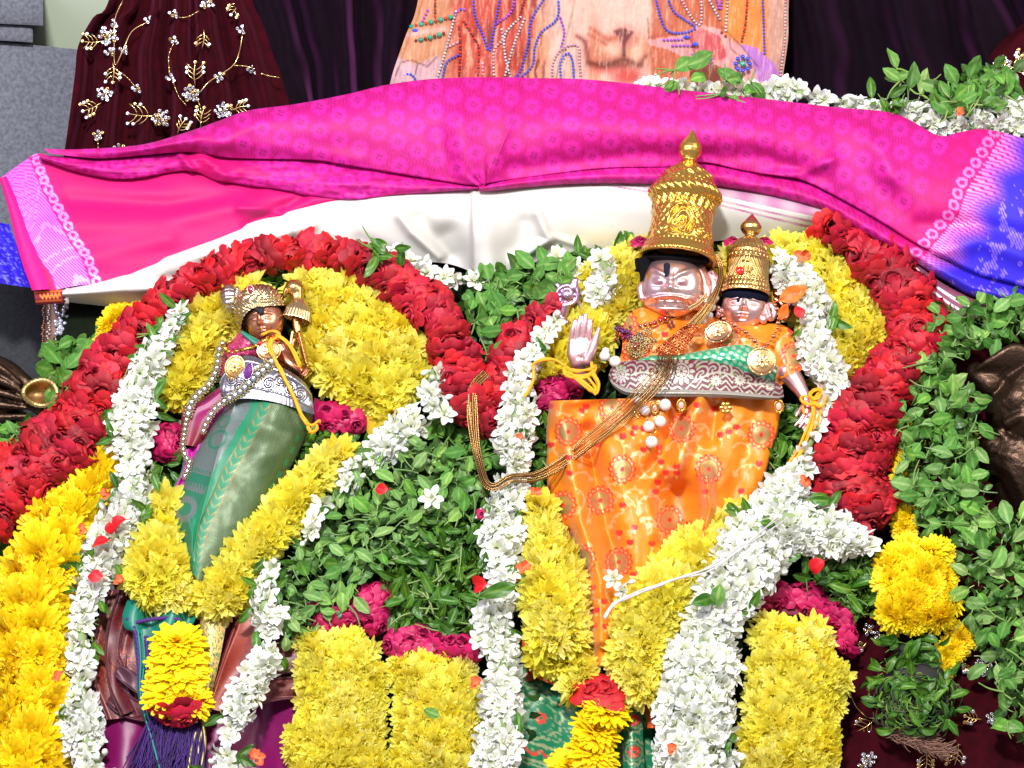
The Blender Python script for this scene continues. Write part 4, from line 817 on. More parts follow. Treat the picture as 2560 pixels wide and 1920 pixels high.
leaves('dark leaf tuft under the white cloth beside the tall crown', [(1440, 640), (1500, 625), (1590, 612), (1580, 650), (1480, 665)], 'lime', 16, 30, 20, 25, 1.0, name='leaf_tuft', cat='leaves', stems=2)
leaves('small leaf tuft above the turban between the two yellow garlands', [(640, 640), (730, 650), (740, 700), (690, 720), (640, 690)], 'lime', 17, 24, 10, 20, .9, name='leaf_tuft', cat='leaves', stems=1)
# filler bed under everything (nobody could count it)
mb = MB(); rr = random.Random(3)
protoV = []
for me in F['lime'] + F['leaf']:
    n = len(me.vertices); v = np.empty(n * 3); me.vertices.foreach_get('co', v); protoV.append((v.reshape(-1, 3) / S, [tuple(p.vertices) for p in me.polygons]))
reg = [(150, 1100), (330, 860), (480, 720), (760, 660), (1050, 700), (1250, 690), (1500, 640), (2000, 600), (2230, 760), (2240, 1000), (2230, 1400), (2160, 1560), (2000, 1700), (1700, 1990), (1000, 1990), (700, 1720), (620, 1500), (400, 1300), (200, 1300)]
bedpts = darts(reg, 30, 1500, 12000)
for X, Y in bedpts:
    v, f = protoV[rr.randrange(len(protoV))]
    m = np.array(align((rr.uniform(-.6, .6), rr.uniform(-.6, .6), 1), rr.uniform(0, 6.28))) * rr.uniform(.8, 1.3)
    q = v @ m.T; q = np.stack([X + q[:, 0], Y - q[:, 1], float(base(X, Y)) - 22 + q[:, 2]], -1)
    mb.raw(q, f, L4(50, 96, 40) * rr.uniform(.5, 1.2))
tag(mb.build('leaf_bed', M['lime'], world=True), label='loose bed of green leaves under all the garlands', cat='leaves', kind='stuff')

# ------------------------------------------------------------------ figures: helpers
random.seed(23); np.random.seed(23)
def b0(x, y): return float(base(x, y))
def blob(name, chains, mat, parent, voxel=2.0, smooth=6, at=None):
    mb = MB()
    for ch in chains:
        ch = [c if len(c) == 4 else (*c, c[-1]) for c in ch]
        c = catmull(ch, max(8, 6 * len(ch))) if len(ch) > 1 else np.array(ch, float)
        if len(ch) > 1: mb.tube(c[:, :3], c[:, 3], 12)
        for e in (c[0], c[-1]): mb.ball(e[:3], e[3] * .995, 9, 12)
    o = mb.build(name, mat, parent, world=True)
    m = o.modifiers.new('merge', 'REMESH'); m.mode = 'VOXEL'; m.voxel_size = voxel * S; m.use_smooth_shade = True
    s = o.modifiers.new('soften', 'SMOOTH'); s.factor = .6; s.iterations = smooth
    return o
def const(m, c):
    pb = [n for n in m.node_tree.nodes if n.type == 'BSDF_PRINCIPLED'][0]
    for l in list(pb.inputs['Base Color'].links): m.node_tree.links.remove(l)
    pb.inputs['Base Color'].default_value = (*c, 1); return m
M['copper1'] = const(mk('pink_copper_cast', 0.36, 0.85), lin(226, 178, 180))
M['copper2'] = const(mk('brown_copper_cast', 0.24, 1.0, bump=('noise', 90, 0.1, 0.002)), lin(196, 128, 96))
M['lilac'] = const(mk('lilac_copper_cast', 0.3, 1.0), lin(200, 164, 190))
M['bronze1'] = const(mk('bronze_cast', 0.38, 0.9, bump=('noise', 110, 0.5, 0.004)), lin(74, 56, 44))
M['gilt1'] = const(mk('gilt_cast', 0.25, 1.0, bump=('noise', 300, .2, .002)), lin(214, 170, 104))
M['hair'] = mk('black_velvet_hair', 0.9, spec=.1)
def ga(x, y, cx, cy, sx, sy, rot=0):
    c, s = math.cos(rot), math.sin(rot); X = (x - cx) * c + (y - cy) * s; Y = -(x - cx) * s + (y - cy) * c
    return np.exp(-(X / sx) ** 2 - (Y / sy) ** 2)
def ellips(a, b, c, h, nu=110, nv=150, col=None, colf=None, sq=0):
    """closed head shape; h(x, y) pushes the front out, x right, y up in -1..1"""
    mb = MB(); th = np.linspace(0, np.pi, nu); ph = np.linspace(0, 2 * np.pi, nv, endpoint=False)
    t, p = np.meshgrid(th, ph, indexing='ij')
    y = np.cos(t); x = np.sin(t) * np.sin(p); z = np.sin(t) * np.cos(p)
    w_ = sstep(-.05, .35, z); H = h(x, y) * w_
    if sq: k_ = 1 + .16 * np.exp(-((y + .55) / .35) ** 2) * np.abs(x) ** 2; a = a * k_
    A = np.stack([a * x, b * y, c * (z + H)], -1)
    C = np.tile(col, (nu * nv, 1)) if colf is None else colf(x, y, z).reshape(-1, 4)
    mb.grid(A, C, cv=True); return mb
def lathe(prof, n=160, disp=None, col=None, m=150, colf=None):
    """prof rows: height, radius (px, local up axis); disp(t 0..1, angle, h) px outwards"""
    p = np.array(prof, float); L = np.r_[0, np.cumsum(np.hypot(np.diff(p[:, 0]), np.diff(p[:, 1])))]
    T = np.linspace(0, L[-1], m); h = np.interp(T, L, p[:, 0]); r = np.interp(T, L, p[:, 1])
    k = np.array([.25, .5, .25]); 
    for _ in range(2): r[1:-1] = np.convolve(r, k, 'valid'); h[1:-1] = np.convolve(h, k, 'valid')
    a = np.linspace(0, 2 * np.pi, n, endpoint=False); HH, AA = np.meshgrid(h, a, indexing='ij'); RR = np.repeat(r[:, None], n, 1)
    if disp is not None: RR = RR + disp(HH, AA) * sstep(0, 12, RR)
    A = np.stack([RR * np.sin(AA), HH, RR * np.cos(AA)], -1); mb = MB()
    C = np.tile(col, (A.shape[0] * n, 1)) if colf is None else colf(HH, AA).reshape(-1, 4)
    mb.grid(A, C, cv=True); return mb
GD = L4(222, 176, 84, 1); GD2 = L4(196, 160, 112, 1); SV = L4(176, 174, 182, 1); CP = L4(214, 158, 148, 1); CB = L4(190, 122, 92, 1)
def beads_row(HH, AA, h0, n, w=3.2, amp=3): return amp * np.exp(-((HH - h0) / w) ** 2) * np.clip(np.cos(AA * n) * .9 + .35, 0, 1)
def sub(mb, name, mat, root, x, y, d, pitch=0, yaw=0, roll=0, sc=1.0):
    o = mb.build(name, mat); return put(o, mat_at(x, y, d, Rloc(pitch, yaw, roll), sc), root)

# ================================================================== tall crowned figure with its small companion
fig = empty('crowned_figure', 1690, 1000, b0(1690, 1000) + 60, 'large copper faced figure with open mouth and tall gold crown, palm raised', 'figurine')
# crown
def crown_disp(HH, AA):
    f = AA.copy(); f[f > np.pi] -= 2 * np.pi; arc = f * 82        # px round the front
    d = beads_row(HH, AA, 5, 60, 2.4, 1.5) + 1.2 * (np.abs(np.cos(AA * 44)) > .5) * np.exp(-((HH - 22) / 8) ** 4) + beads_row(HH, AA, 34, 46, 3, 2.4)
    body = sstep(38, 44, HH) * (1 - sstep(118, 124, HH))
    net = np.maximum(np.abs(np.sin(arc / 7 + HH / 7)), np.abs(np.sin(arc / 7 - HH / 7))) ** 6
    med = np.hypot(arc + 8, (HH - 72) * np.where(HH > 72, .72, 1.0)); inm = sstep(36, 32, med)
    medr = 4.5 * np.exp(-((med - 34) / 3) ** 2) + inm * (3.2 * np.sin(med / 2.6 + 1.5 * np.cos(np.arctan2(HH - 62, arc + 8) * 3)) + 3 * np.exp(-(np.hypot(arc + 8, HH - 56) / 7) ** 2) + 2 * np.cos((arc + 8) / 4.2) * (HH > 74))
    sc1 = 0
    for cx, cy, rr, sg in [(44, 58, 15, 1), (66, 52, 13, -1), (-52, 56, 14, -1), (-72, 50, 12, 1), (118, 56, 15, 1), (150, 56, 15, -1), (-118, 56, 15, 1)]:
        q = np.hypot(arc - cx, HH - cy); sc1 = sc1 + np.exp(-(q / (rr * 1.1)) ** 4) * (3.0 * np.sin(q / 3.2 + sg * np.arctan2(HH - cy, arc - cx)) + 1.5)
    outside = (1 - inm) * body
    d = d + body * medr + outside * (1.6 * net * (HH > 62) + sc1 * (HH < 84))
    pillar = np.exp(-((HH - 134) / 11) ** 4) * (3.2 * np.cos(AA * 22) + 1.5 * np.cos(AA * 44 + HH / 3))
    d = d + pillar + beads_row(HH, AA, 148, 70, 2.5, 2)
    rope = np.exp(-((HH - 166) / 13) ** 4); d = d + rope * 5.5 * np.abs(np.sin(AA * 13 + (HH - 166) / 9)) ** 1.2
    d = d + beads_row(HH, AA, 188, 30, 3.6, 3.4) + beads_row(HH, AA, 196, 34, 1.6, 1.2)
    lob = np.exp(-((HH - 214) / 15) ** 4); d = d + lob * 4 * (np.cos(AA * 6) * np.cos((HH - 214) / 7) + .5 * np.sin(AA * 18 + HH / 3))
    d = d + beads_row(HH, AA, 238, 26, 3, 2.2)
    return d
prof = [(14, 60), (0, 92), (0, 100), (6, 101), (14, 97), (26, 90), (40, 84), (60, 80), (90, 77), (124, 77), (146, 80), (154, 88), (166, 92), (178, 88), (186, 80), (196, 76), (210, 68), (226, 54), (236, 38), (244, 30), (250, 24), (256, 19), (264, 22), (274, 29), (284, 31.5), (294, 30), (306, 23), (318, 14), (330, 6), (338, 0.5)]
cr = lathe(prof, 420, crown_disp, GD, 420)
sub(cr, 'crown', M['gold'], fig, 1694, 652, b0(0, 652) + 165, -16, 0, -7.5, (.98, 1.05, .98))
hr = MB(); hr.ball((0, 0, 0), (88, 12, 66), 20, 30, L4(14, 12, 16))
sub(hr, 'hair', M['hair'], fig, 1692, 648, b0(0, 660) + 150, 0, 0, -4)
lk = MB()
for q, r in [([(1600, 650), (1596, 672), (1586, 678)], [14, 8, 1]), ([(1604, 650), (1608, 684), (1602, 704)], [16, 10, 2]), ([(1612, 646), (1618, 680), (1616, 706)], [16, 10, 3])]:
    c = catmull([(a, b, b0(a, b) + 170, rr) for (a, b), rr in zip(q, r)], 12); lk.tube(c[:, :3], c[:, 3], 8, L4(14, 12, 16))
lk.build('hair_lock', M['hair'], fig, world=True)
# face
def face_big(x, y):
    h = .20 * ga(x, y, 0, .05, .10, .34) + .26 * ga(x, y, 0, -.16, .17, .13) + .12 * (ga(x, y, .2, -.2, .1, .08) + ga(x, y, -.2, -.2, .1, .08))
    for s in (-1, 1):
        h += -.20 * ga(x, y, s * .38, .06, .26, .17) + .30 * ga(x, y, s * .37, .07, .15, .12) - .05 * ga(x, y, s * .37, -.08, .2, .04)
        h += .20 * ga(x, y, s * .34, .33, .34, .085, s * .55) + .07 * ga(x, y, s * .55, -.2, .24, .2)
        h += -.12 * ga(x, y, s * .12, .3, .05, .12)
    h += .10 * ga(x, y, 0, .62, .5, .3)
    lip = -.42 - .10 * (x / .6) ** 2; h += .24 * np.exp(-((y - lip) / .075) ** 2) * (1 - sstep(.62, .74, np.abs(x)))
    h += -.16 * np.exp(-((y + .62) / .10) ** 2) * (1 - sstep(.5, .6, np.abs(x)))
    for cx, cw in [(-.28, .085), (0, .13), (.28, .085)]:
        h += .12 * (np.abs(x - cx) < cw) * (np.abs(y + .64) < .09) + .05 * ga(x, y, cx, -.64, .08, .07)
    for s in (-1, 1):
        q = np.hypot(x - s * .60, (y + .60) * 1.0); h += .20 * np.exp(-((q - .15) / .05) ** 2) - .10 * np.exp(-(q / .09) ** 2)
    h += .15 * np.exp(-((y + .82) / .06) ** 2) * (1 - sstep(.5, .65, np.abs(x)))
    return h
def face_big_c(x, y, z):
    c = np.tile(L4(238, 200, 194, 1), x.shape + (1,)); c = mix(c, L4(216, 176, 204, 1), sstep(0, .8, -x) * .5)  # lilac reflection painted into the left half of the face
    for s in (-1, 1): c = mix(c, L4(214, 90, 120, .8), .7 * ga(x, y, s * .26, -.02, .14, .07) * (z > 0))
    c = mix(c, L4(226, 160, 20, .3), .9 * ga(x, y, -.72, .28, .10, .22) * (z > 0)); return c
fb = ellips(80, 78, 62, lambda x, y: .55 * face_big(x, y), 150, 200, colf=face_big_c, sq=1)
sub(fb, 'face', M['copper'], fig, 1680, 716, b0(0, 730) + 140, -6, -7, -2)
tl = MB(); tl.tube(catmull([(0, -18, 0), (0, -9, 2), (0, 9, 2), (0, 18, 0)], 10), [5, 8, 8, 8, 8, 8, 8, 8, 8, 5], 12, L4(30, 34, 48)); 
sub(tl, 'forehead_mark', M['hair'], fig, 1667, 676, b0(0, 676) + 214, -8, -7, 0, (1.0, 1, .8))
blob('ear', [[(1612, 705, b0(0, 715) + 150, 9), (1603, 722, b0(0, 722) + 150, 11), (1606, 745, b0(0, 745) + 150, 10)], [(1618, 705, b0(0, 715) + 155, 6), (1622, 742, b0(0, 740) + 155, 6)]], M['copper1'], fig, 2)
blob('ear', [[(1742, 680, b0(0, 690) + 128, 26), (1752, 720, b0(0, 722) + 122, 28), (1742, 756, b0(0, 745) + 128, 22)], [(1768, 690, b0(0, 690) + 120, 12), (1790, 715, b0(0, 722) + 112, 14), (1782, 752, b0(0, 745) + 112, 13), (1762, 770, b0(0, 745) + 120, 9)], [(1752, 728, b0(0, 728) + 160, 9), (1745, 745, b0(0, 745) + 160, 12)], [(1760, 700, b0(0, 700) + 140, 6), (1772, 730, b0(0, 730) + 140, 6), (1764, 756, b0(0, 750) + 140, 6)], [(1778, 680, b0(0, 690) + 125, 8), (1796, 700, b0(0, 722) + 112, 8)]], M['copper1'], fig, 2)
# raised hand
def H(x, y, dd, r): return (x, y, b0(0, 860) + 150 + dd, r)
blob('raised_hand', [[H(1430, 846, 0, 7.6), H(1433, 822, 3, 7.2), H(1438, 803, 1, 5.6)], [H(1443, 846, 1, 7.8), H(1447, 815, 4, 7.4), H(1451, 792, 2, 5.6)],
                     [H(1458, 846, 1, 7.8), H(1462, 812, 4, 7.6), H(1464, 787, 2, 5.8)], [H(1472, 848, 0, 7.8), H(1475, 822, 3, 7.2), H(1476, 801, 1, 5.6)],
                     [H(1468, 902, 6, 14), H(1480, 876, 10, 11.5), H(1489, 848, 9, 8.4), H(1493, 833, 8, 6.6), H(1497, 820, 5, 4.6)],
                     [H(1431, 852, -2, 10), H(1434, 885, -2, 17), H(1442, 905, -2, 17)], [H(1446, 852, -2, 12), H(1450, 885, -2, 18)], [H(1458, 852, -2, 12), H(1462, 880, 0, 16)], [H(1469, 856, -2, 10), H(1466, 890, 3, 14)],
                     [H(1447, 902, -4, 20), H(1450, 925, -14, 15), H(1458, 960, -24, 15)]], M['copper1'], fig, 1.35, 10)
# wheel emblem held behind the hand
def W2(x, y, dd, r): return (x, y, b0(0, 740) + 95 + dd, r)
wh = [[W2(1418 + 26 * math.cos(a), 738 + 24 * math.sin(a), 4, 5.5) for a in np.linspace(0, 6.28, 14)]]
for a in np.linspace(0, 6.28, 11)[:-1]: wh.append([W2(1418, 738, 6, 4), W2(1418 + 25 * math.cos(a), 738 + 23 * math.sin(a), 5, 2.8)])
wh += [[W2(1418, 738, -4, 20), W2(1419, 738, -4, 20)], [W2(1418, 738, 9, 5.5), W2(1419, 738, 9, 5.5)], [W2(1432, 720, -2, 14), W2(1437, 702, -2, 10)], [W2(1402, 722, -2, 9), W2(1393, 713, -2, 8)], [W2(1440, 722, -2, 10), W2(1448, 742, -2, 7)],
       [W2(1398, 748, -2, 8), W2(1380, 770, 0, 5), W2(1372, 782, 0, 3)], [W2(1444, 750, -2, 7), W2(1452, 768, 0, 4)], [W2(1412, 764, 0, 14), W2(1408, 785, 0, 12), W2(1400, 805, 0, 9), W2(1385, 828, -10, 12), W2(1376, 838, -10, 10)], [W2(1394, 795, 8, 6), W2(1416, 806, 8, 7)]]
blob('wheel_emblem', wh, M['lilac'], fig, 1.6, 3)
# orange brocade: shared pattern
ORB = L4(226, 126, 18); ORD = L4(202, 88, 8); RDM = L4(222, 42, 36); GLD = L4(232, 204, 140, .55)
rnd = random.Random(5)
FL = [(1421, 1079), (1555, 1173), (1772, 1173), (1501, 1251), (1407, 1263), (1674, 1300), (1547, 1405), (1456, 1398), (1704, 1071), (1903, 1087), (1844, 1288), (1530, 1020), (1560, 810), (1700, 1400), (1985, 890), (1590, 880), (1820, 840)]
HE = [(rnd.uniform(1370, 1960), rnd.uniform(990, 1560)) for _ in range(120)] + [(rnd.uniform(1530, 1990), rnd.uniform(780, 900)) for _ in range(22)] + [(1482, 1470), (1484, 1565), (1514, 1567)]
HE = [h for h in HE if min(math.hypot(h[0] - f[0], h[1] - f[1]) for f in FL) > 48]
VN = []
for _ in range(150):
    X = rnd.uniform(1370, 1970); Y = rnd.uniform(780, 1600); a = rnd.uniform(0, 6.28); k = rnd.choice((-1, 1)) * rnd.uniform(.25, .6); p = [(X, Y)]
    for i in range(rnd.randrange(4, 8)): X += 13 * math.cos(a); Y += 13 * math.sin(a); a += k; p.append((X, Y))
    VN.append(p)
def orange_col(x, y, u=None, v=None):
    c = np.tile(ORB, x.shape + (1,)); c = mix(c, ORD, sstep(-.2, .5, fbm(x / 120, y / 120)) * .35)
    for p in VN:
        m = (x > min(q[0] for q in p) - 20) & (x < max(q[0] for q in p) + 20) & (y > min(q[1] for q in p) - 20) & (y < max(q[1] for q in p) + 20)
        if not m.any(): continue
        q = seg_dist(x[m], y[m], p); a = np.exp(-(q / 2.0) ** 4)
        e = p[-1]; a = np.maximum(a, np.exp(-(np.hypot(x[m] - e[0], y[m] - e[1]) / 6.5) ** 6))
        for i in range(1, len(p), 2):
            lx, ly = p[i][0] + 8 * math.cos(i * 2.1), p[i][1] + 8 * math.sin(i * 2.1); a = np.maximum(a, np.exp(-(seg_dist(x[m], y[m], [p[i], (lx, ly)]) / 2.6) ** 4))
        c[m] = mix(c[m], GLD, a * .85 * (.55 + .45 * (np.sin(x[m] * 1.3 + y[m] * 1.1) > -.3)))
    for X, Y in HE:
        m = (np.abs(x - X) < 14) & (np.abs(y - Y) < 14)
        if m.any():
            q = np.minimum(np.hypot((x[m] - X - 4) / 5.2, (y[m] - Y + 2) / 6.5), np.hypot((x[m] - X + 4) / 5.2, (y[m] - Y + 2) / 6.5)); q = np.minimum(q, np.hypot((x[m] - X) / 3.5, (y[m] - Y - 4) / 5))
            c[m] = mix(c[m], RDM, sstep(1.15, .85, q)); g = np.hypot((x[m] - X) / 4, (y[m] - Y - 10) / 4); c[m] = mix(c[m], GLD, sstep(1.1, .8, g))
    for X, Y in FL:
        m = (np.abs(x - X) < 50) & (np.abs(y - Y) < 54)
        if not m.any(): continue
        dx, dy = (x[m] - X), (y[m] - Y) * .94; r = np.hypot(dx, dy); th = np.arctan2(dy, dx); lobe = 27 + 9 * np.abs(np.cos(th * 7)) ** .7
        s_ = c[m]; s_ = mix(s_, RDM, sstep(lobe + 1, lobe - 1, r)); s_ = mix(s_, L4(232, 170, 90, .3), sstep(lobe - 4.5, lobe - 6, r) * (r > 25)); s_ = mix(s_, RDM, sstep(26, 24.5, r))
        s_ = mix(s_, GLD * np.array([.6, .5, .4, 1]), sstep(23, 21, r)); s_ = mix(s_, RDM, sstep(6.5, 5, np.hypot(dx, dy * 1.0))); c[m] = s_
    return c
mb = MB()
G = ruled([(1371, 1002), (1366, 1060), (1366, 1181), (1376, 1259), (1394, 1314), (1433, 1430), (1468, 1547), (1488, 1660)],
          [(1952, 985), (1952, 1020), (1947, 1075), (1932, 1123), (1916, 1181), (1872, 1290), (1760, 1440), (1580, 1620), (1520, 1672)], 250, 235)
def skirt_d(x, y, u, v):
    cx = 1660 - .35 * np.maximum(0, y - 1150) * .6
    d = base(x, y) + 70 + 105 * np.sqrt(np.clip(1 - (2 * v - 1) ** 2, 0, 1)) * (1 - .35 * u)
    d += ridge(x, y, [(1400, 1000), (1425, 1150), (1450, 1300), (1500, 1450), (1500, 1600)], 22, 30) - ridge(x, y, [(1470, 1080), (1500, 1250), (1545, 1420)], 24, 32)
    d += ridge(x, y, [(1520, 1120), (1570, 1250), (1590, 1400)], 40, 12) - ridge(x, y, [(1690, 1240), (1700, 1330)], 60, 50) + ridge(x, y, [(1766, 1190), (1774, 1270), (1750, 1370)], 15, 40) + ridge(x, y, [(1640, 1130), (1610, 1200), (1640, 1330)], 22, 20)
    d += -ridge(x, y, [(1710, 1000), (1660, 1120), (1600, 1200)], 20, 30) + ridge(x, y, [(1750, 1000), (1710, 1120), (1690, 1190)], 20, 26) - ridge(x, y, [(1790, 1010), (1780, 1100)], 18, 16) + ridge(x, y, [(1580, 1000), (1600, 1100)], 22, 12)
    d += -ridge(x, y, [(1880, 1000), (1870, 1120), (1830, 1250)], 22, 10) + ridge(x, y, [(1530, 985), (1400, 1010), (1372, 1100)], 14, 12) + 10 * fbm(x / 60, y / 80)
    d -= ridge(x, y, [(1420, 1330), (1470, 1440)], 8, 16)
    bs = base(x, y) + 70 + 105 * np.sqrt(np.clip(1 - (2 * v - 1) ** 2, 0, 1)) * (1 - .35 * u); d = bs + (d - bs) * 1.9
    return d - 26 * ((v < .006) | (v > .994))
sheet(mb, G, skirt_d, orange_col); mb.build('orange_skirt', M['satin'], fig, world=True)
mb = MB()   # darker inner fold showing at the left of the skirt
G = ruled([(1385, 1280), (1400, 1380), (1436, 1480)], [(1440, 1330), (1465, 1420), (1490, 1530)], 40, 24)
sheet(mb, G, lambda x, y, u, v: base(x, y) + 78 + 12 * np.sin(v * 9), orange_col); mb.build('skirt_fold', M['satin'], fig, world=True)
# upper garment
mb = MB()
G = ruled([(1562, 880), (1556, 830), (1572, 788), (1610, 766), (1700, 764), (1780, 790), (1850, 812), (1930, 808), (1975, 822), (2000, 860)],
          [(1528, 925), (1530, 925), (1560, 930), (1620, 935), (1700, 935), (1780, 935), (1850, 945), (1910, 960), (1950, 965), (1985, 925)], 190, 80)
sheet(mb, G, lambda x, y, u, v: base(x, y) + 85 + 60 * ga(x, y, 1640, 860, 100, 90) + 62 * ga(x, y, 1880, 880, 90, 80) + 26 * ga(x, y, 1610, 800, 50, 34) + ridge(x, y, [(1560, 830), (1620, 850), (1700, 840)], 10, 9) + ridge(x, y, [(1545, 870), (1610, 905)], 9, 10) + ridge(x, y, [(1800, 850), (1870, 842), (1930, 860)], 10, 10) + ridge(x, y, [(1830, 815), (1900, 850), (1960, 870)], 8, 8) + 10 * fbm(x / 26, y / 26) - 30 * (v < .01), orange_col)
mb.build('blouse', M['satin'], fig, world=True)
mb = MB()
G = ruled([(1558, 922), (1620, 890), (1700, 886), (1778, 872), (1842, 862), (1880, 868), (1945, 915)], [(1560, 935), (1623, 915), (1697, 910), (1760, 912), (1830, 918), (1880, 940), (1938, 955)], 120, 30)
def green_col(x, y, u, v):
    c = np.tile(L4(10, 140, 100), x.shape + (1,)); q = (np.abs(np.sin(x / 6 + y / 11)) * np.abs(np.sin(x / 9 - y / 5)) > .55) | (fbm(x / 6, y / 6) > .42)
    return mix(c, L4(196, 216, 176, .7), q * .8)
sheet(mb, G, lambda x, y, u, v: base(x, y) + 152 + 20 * bulge(v) + 46 * ga(x, y, 1850, 900, 120, 90) + 12 * ga(x, y, 1640, 900, 80, 50) + 6 * fbm(x / 30, y / 12), green_col); mb.build('green_sash', M['satin'], fig, world=True)
# silver and maroon waist band
mb = MB()
BT = [(1522, 935), (1530, 918), (1551, 904), (1623, 900), (1695, 899), (1760, 902), (1815, 907), (1869, 923), (1923, 945), (1956, 966)]
BB = [(1522, 946), (1535, 968), (1569, 988), (1640, 992), (1700, 992), (1770, 993), (1836, 995), (1890, 998), (1940, 999), (1960, 994)]
def band_d(x, y, u, v): return base(x, y) + 125 + 75 * np.sqrt(np.clip(1 - ((x - 1740) / 235) ** 2, 0, 1)) + 12 * bulge(v) + 8 * np.exp(-((v - .9) / .07) ** 2)
def band_c(x, y, u, v):
    c = np.tile(L4(92, 20, 40), x.shape + (1,)); SL = L4(166, 164, 150, .6); q = np.zeros(x.shape)
    wv = 946 + 15 * np.sin((x - 1703) / 30 + 1.57)
    for cx, cy, r in [(1703, 928, 36), (1552, 936, 24), (1850, 950, 16), (1925, 966, 13), (1610, 950, 16), (1790, 952, 15)]:
        rr = np.hypot(x - cx, y - cy); th = np.arctan2(y - cy, x - cx); pet = .5 + .5 * np.cos(th * 12)
        fl = ((rr > r * .62) & (rr < r * (.74 + .24 * pet)) & (pet > .25)) | (np.abs(rr - r * .52) < 1.8) | ((rr < r * .40) & (np.abs(np.cos(th * 4)) > .45) & (rr > r * .1))
        q = np.where(rr < r * 1.06, fl * 1.0, q)
    inside = np.zeros(x.shape, bool)
    for cx, cy, r in [(1703, 928, 36), (1552, 936, 24), (1850, 950, 16), (1925, 966, 13), (1610, 950, 16), (1790, 952, 15)]: inside |= np.hypot(x - cx, y - cy) < r * 1.06
    curl = np.sin(np.hypot((x % 30) - 15, (y - wv) * 1.1 + 9) / 1.9 + np.arctan2(y - wv + 9, (x % 30) - 15) * 2) > .25
    fern = np.sin((y - wv) / 2.2 + np.abs(((x + 15) % 30) - 15) / 2.5) > .35
    q = np.where(inside, q, np.maximum(np.exp(-((y - wv) / 2.4) ** 4), np.where(y < wv, curl, fern) * .95))
    c = mix(c, SL, q); bott = sstep(.80, .82, v)
    ln = mix(np.tile(L4(168, 164, 152, .5), x.shape + (1,)), L4(60, 52, 52), (np.abs(((v - .82) * 18) % 1 - .5) > .40) * 1.0)
    ln = mix(ln, L4(96, 92, 86, .5), (np.sin(x * 1.1 + y * 1.1) > .2) * (v > .88) * .8)
    c = c * (1 - bott[..., None]) + ln * bott[..., None]
    return mix(c, L4(120, 160, 90, .3), (fbm(x / 18, y / 18 + 3) > .34) * (v < .8) * .4)
sheet(mb, ruled(BT, BB, 260, 60), band_d, band_c); mb.build('waist_band', M['satin'], fig, world=True)

# small companion
sm = empty('small_crowned_figure', 1875, 900, b0(1875, 900) + 60, 'small copper faced companion figure with short ribbed gold crown set with a red stone', 'figurine')
def crown2_disp(HH, AA):
    f = AA.copy(); f[f > np.pi] -= 2 * np.pi; arc = f * 52
    d = beads_row(HH, AA, 7, 44, 2.2, 2.2) + 1.8 * (np.cos(AA * 34) > 0) * np.exp(-((HH - 19) / 4.5) ** 4) + beads_row(HH, AA, 29, 40, 2, 1.8) + 1.5 * np.exp(-((HH - 33) / 1.6) ** 2)
    body = sstep(35, 38, HH) * (1 - sstep(82, 86, HH)); med = np.hypot(arc + 12, HH - 56)
    d += body * (3.8 * np.exp(-((med - 17) / 2.4) ** 2) + (med > 20) * 1.8 * np.sin(arc / 2.1 + HH / 3.6 * np.sign(arc)) + (med < 14) * 2.0 * np.cos((arc + 12) / 1.7))
    d += 2.6 * np.exp(-((HH - 86) / 2.4) ** 2) + beads_row(HH, AA, 94, 24, 4, 3) + beads_row(HH, AA, 102, 40, 1.8, 1.4) + 1.8 * np.exp(-((HH - 106) / 2) ** 2)
    d += np.exp(-((HH - 124) / 14) ** 4) * (2.6 * np.abs(np.sin(AA * 4)) ** .5 * np.cos(AA * 26 + HH * .12))
    return d
prof = [(8, 36), (0, 56), (0, 61), (6, 61), (14, 59), (28, 56), (36, 53), (60, 51), (80, 51), (88, 52), (96, 50), (108, 47), (120, 42), (134, 33), (141, 25), (146, 15), (151, 14), (156, 20), (164, 26), (172, 27), (178, 25), (190, 15), (200, 6), (206, .5)]
sub(lathe(prof, 320, crown2_disp, L4(206, 168, 104, 1), 300), 'crown', M['gold'], sm, 1864, 738, b0(0, 740) + 122, -15, 0, -6, (1, 1.05, 1))
g = MB(); g.ball((0, 0, 0), (11, 11, 6), 9, 14, L4(220, 24, 16)); sub(g, 'red_stone', M['gem'], sm, 1850, 676, b0(0, 676) + 190, -17, -12, 0)
g = MB(); g.ball((0, 0, 0), (58, 24, 48), 14, 24, L4(14, 16, 34)); sub(g, 'hair', M['hair'], sm, 1864, 742, b0(0, 742) + 118, -8, 0, -6)
def face_small(x, y, cleft=0):
    h = .16 * ga(x, y, 0, .02, .09, .30) + .24 * ga(x, y, 0, -.16, .12, .10) + .10 * (ga(x, y, .13, -.19, .06, .06) + ga(x, y, -.13, -.19, .06, .06))
    for s in (-1, 1):
        h += -.12 * ga(x, y, s * .38, .08, .24, .12) + .13 * ga(x, y, s * .39, .06, .17, .075) - .05 * ga(x, y, s * .39, -.02, .17, .022) + .09 * ga(x, y, s * .38, .28, .26, .05, -s * .25) + .05 * ga(x, y, s * .5, -.28, .24, .2)
    h += .13 * ga(x, y, 0, -.40, .18, .042) - .06 * ga(x, y, 0, -.46, .22, .018) + .13 * ga(x, y, 0, -.53, .15, .045) - .05 * ga(x, y, 0, -.63, .14, .04) + .10 * ga(x, y, 0, -.78, .22, .12)
    return h
sub(ellips(56, 56, 44, face_small, 110, 140, colf=lambda x, y, z: mix(np.tile(L4(236, 196, 190, 1), x.shape + (1,)), L4(214, 110, 110, .9), .6 * ga(x, y, 0, -.46, .2, .08) * (z > 0))), 'face', M['copper'], sm, 1860, 770, b0(0, 770) + 108, -10, -6, -4)
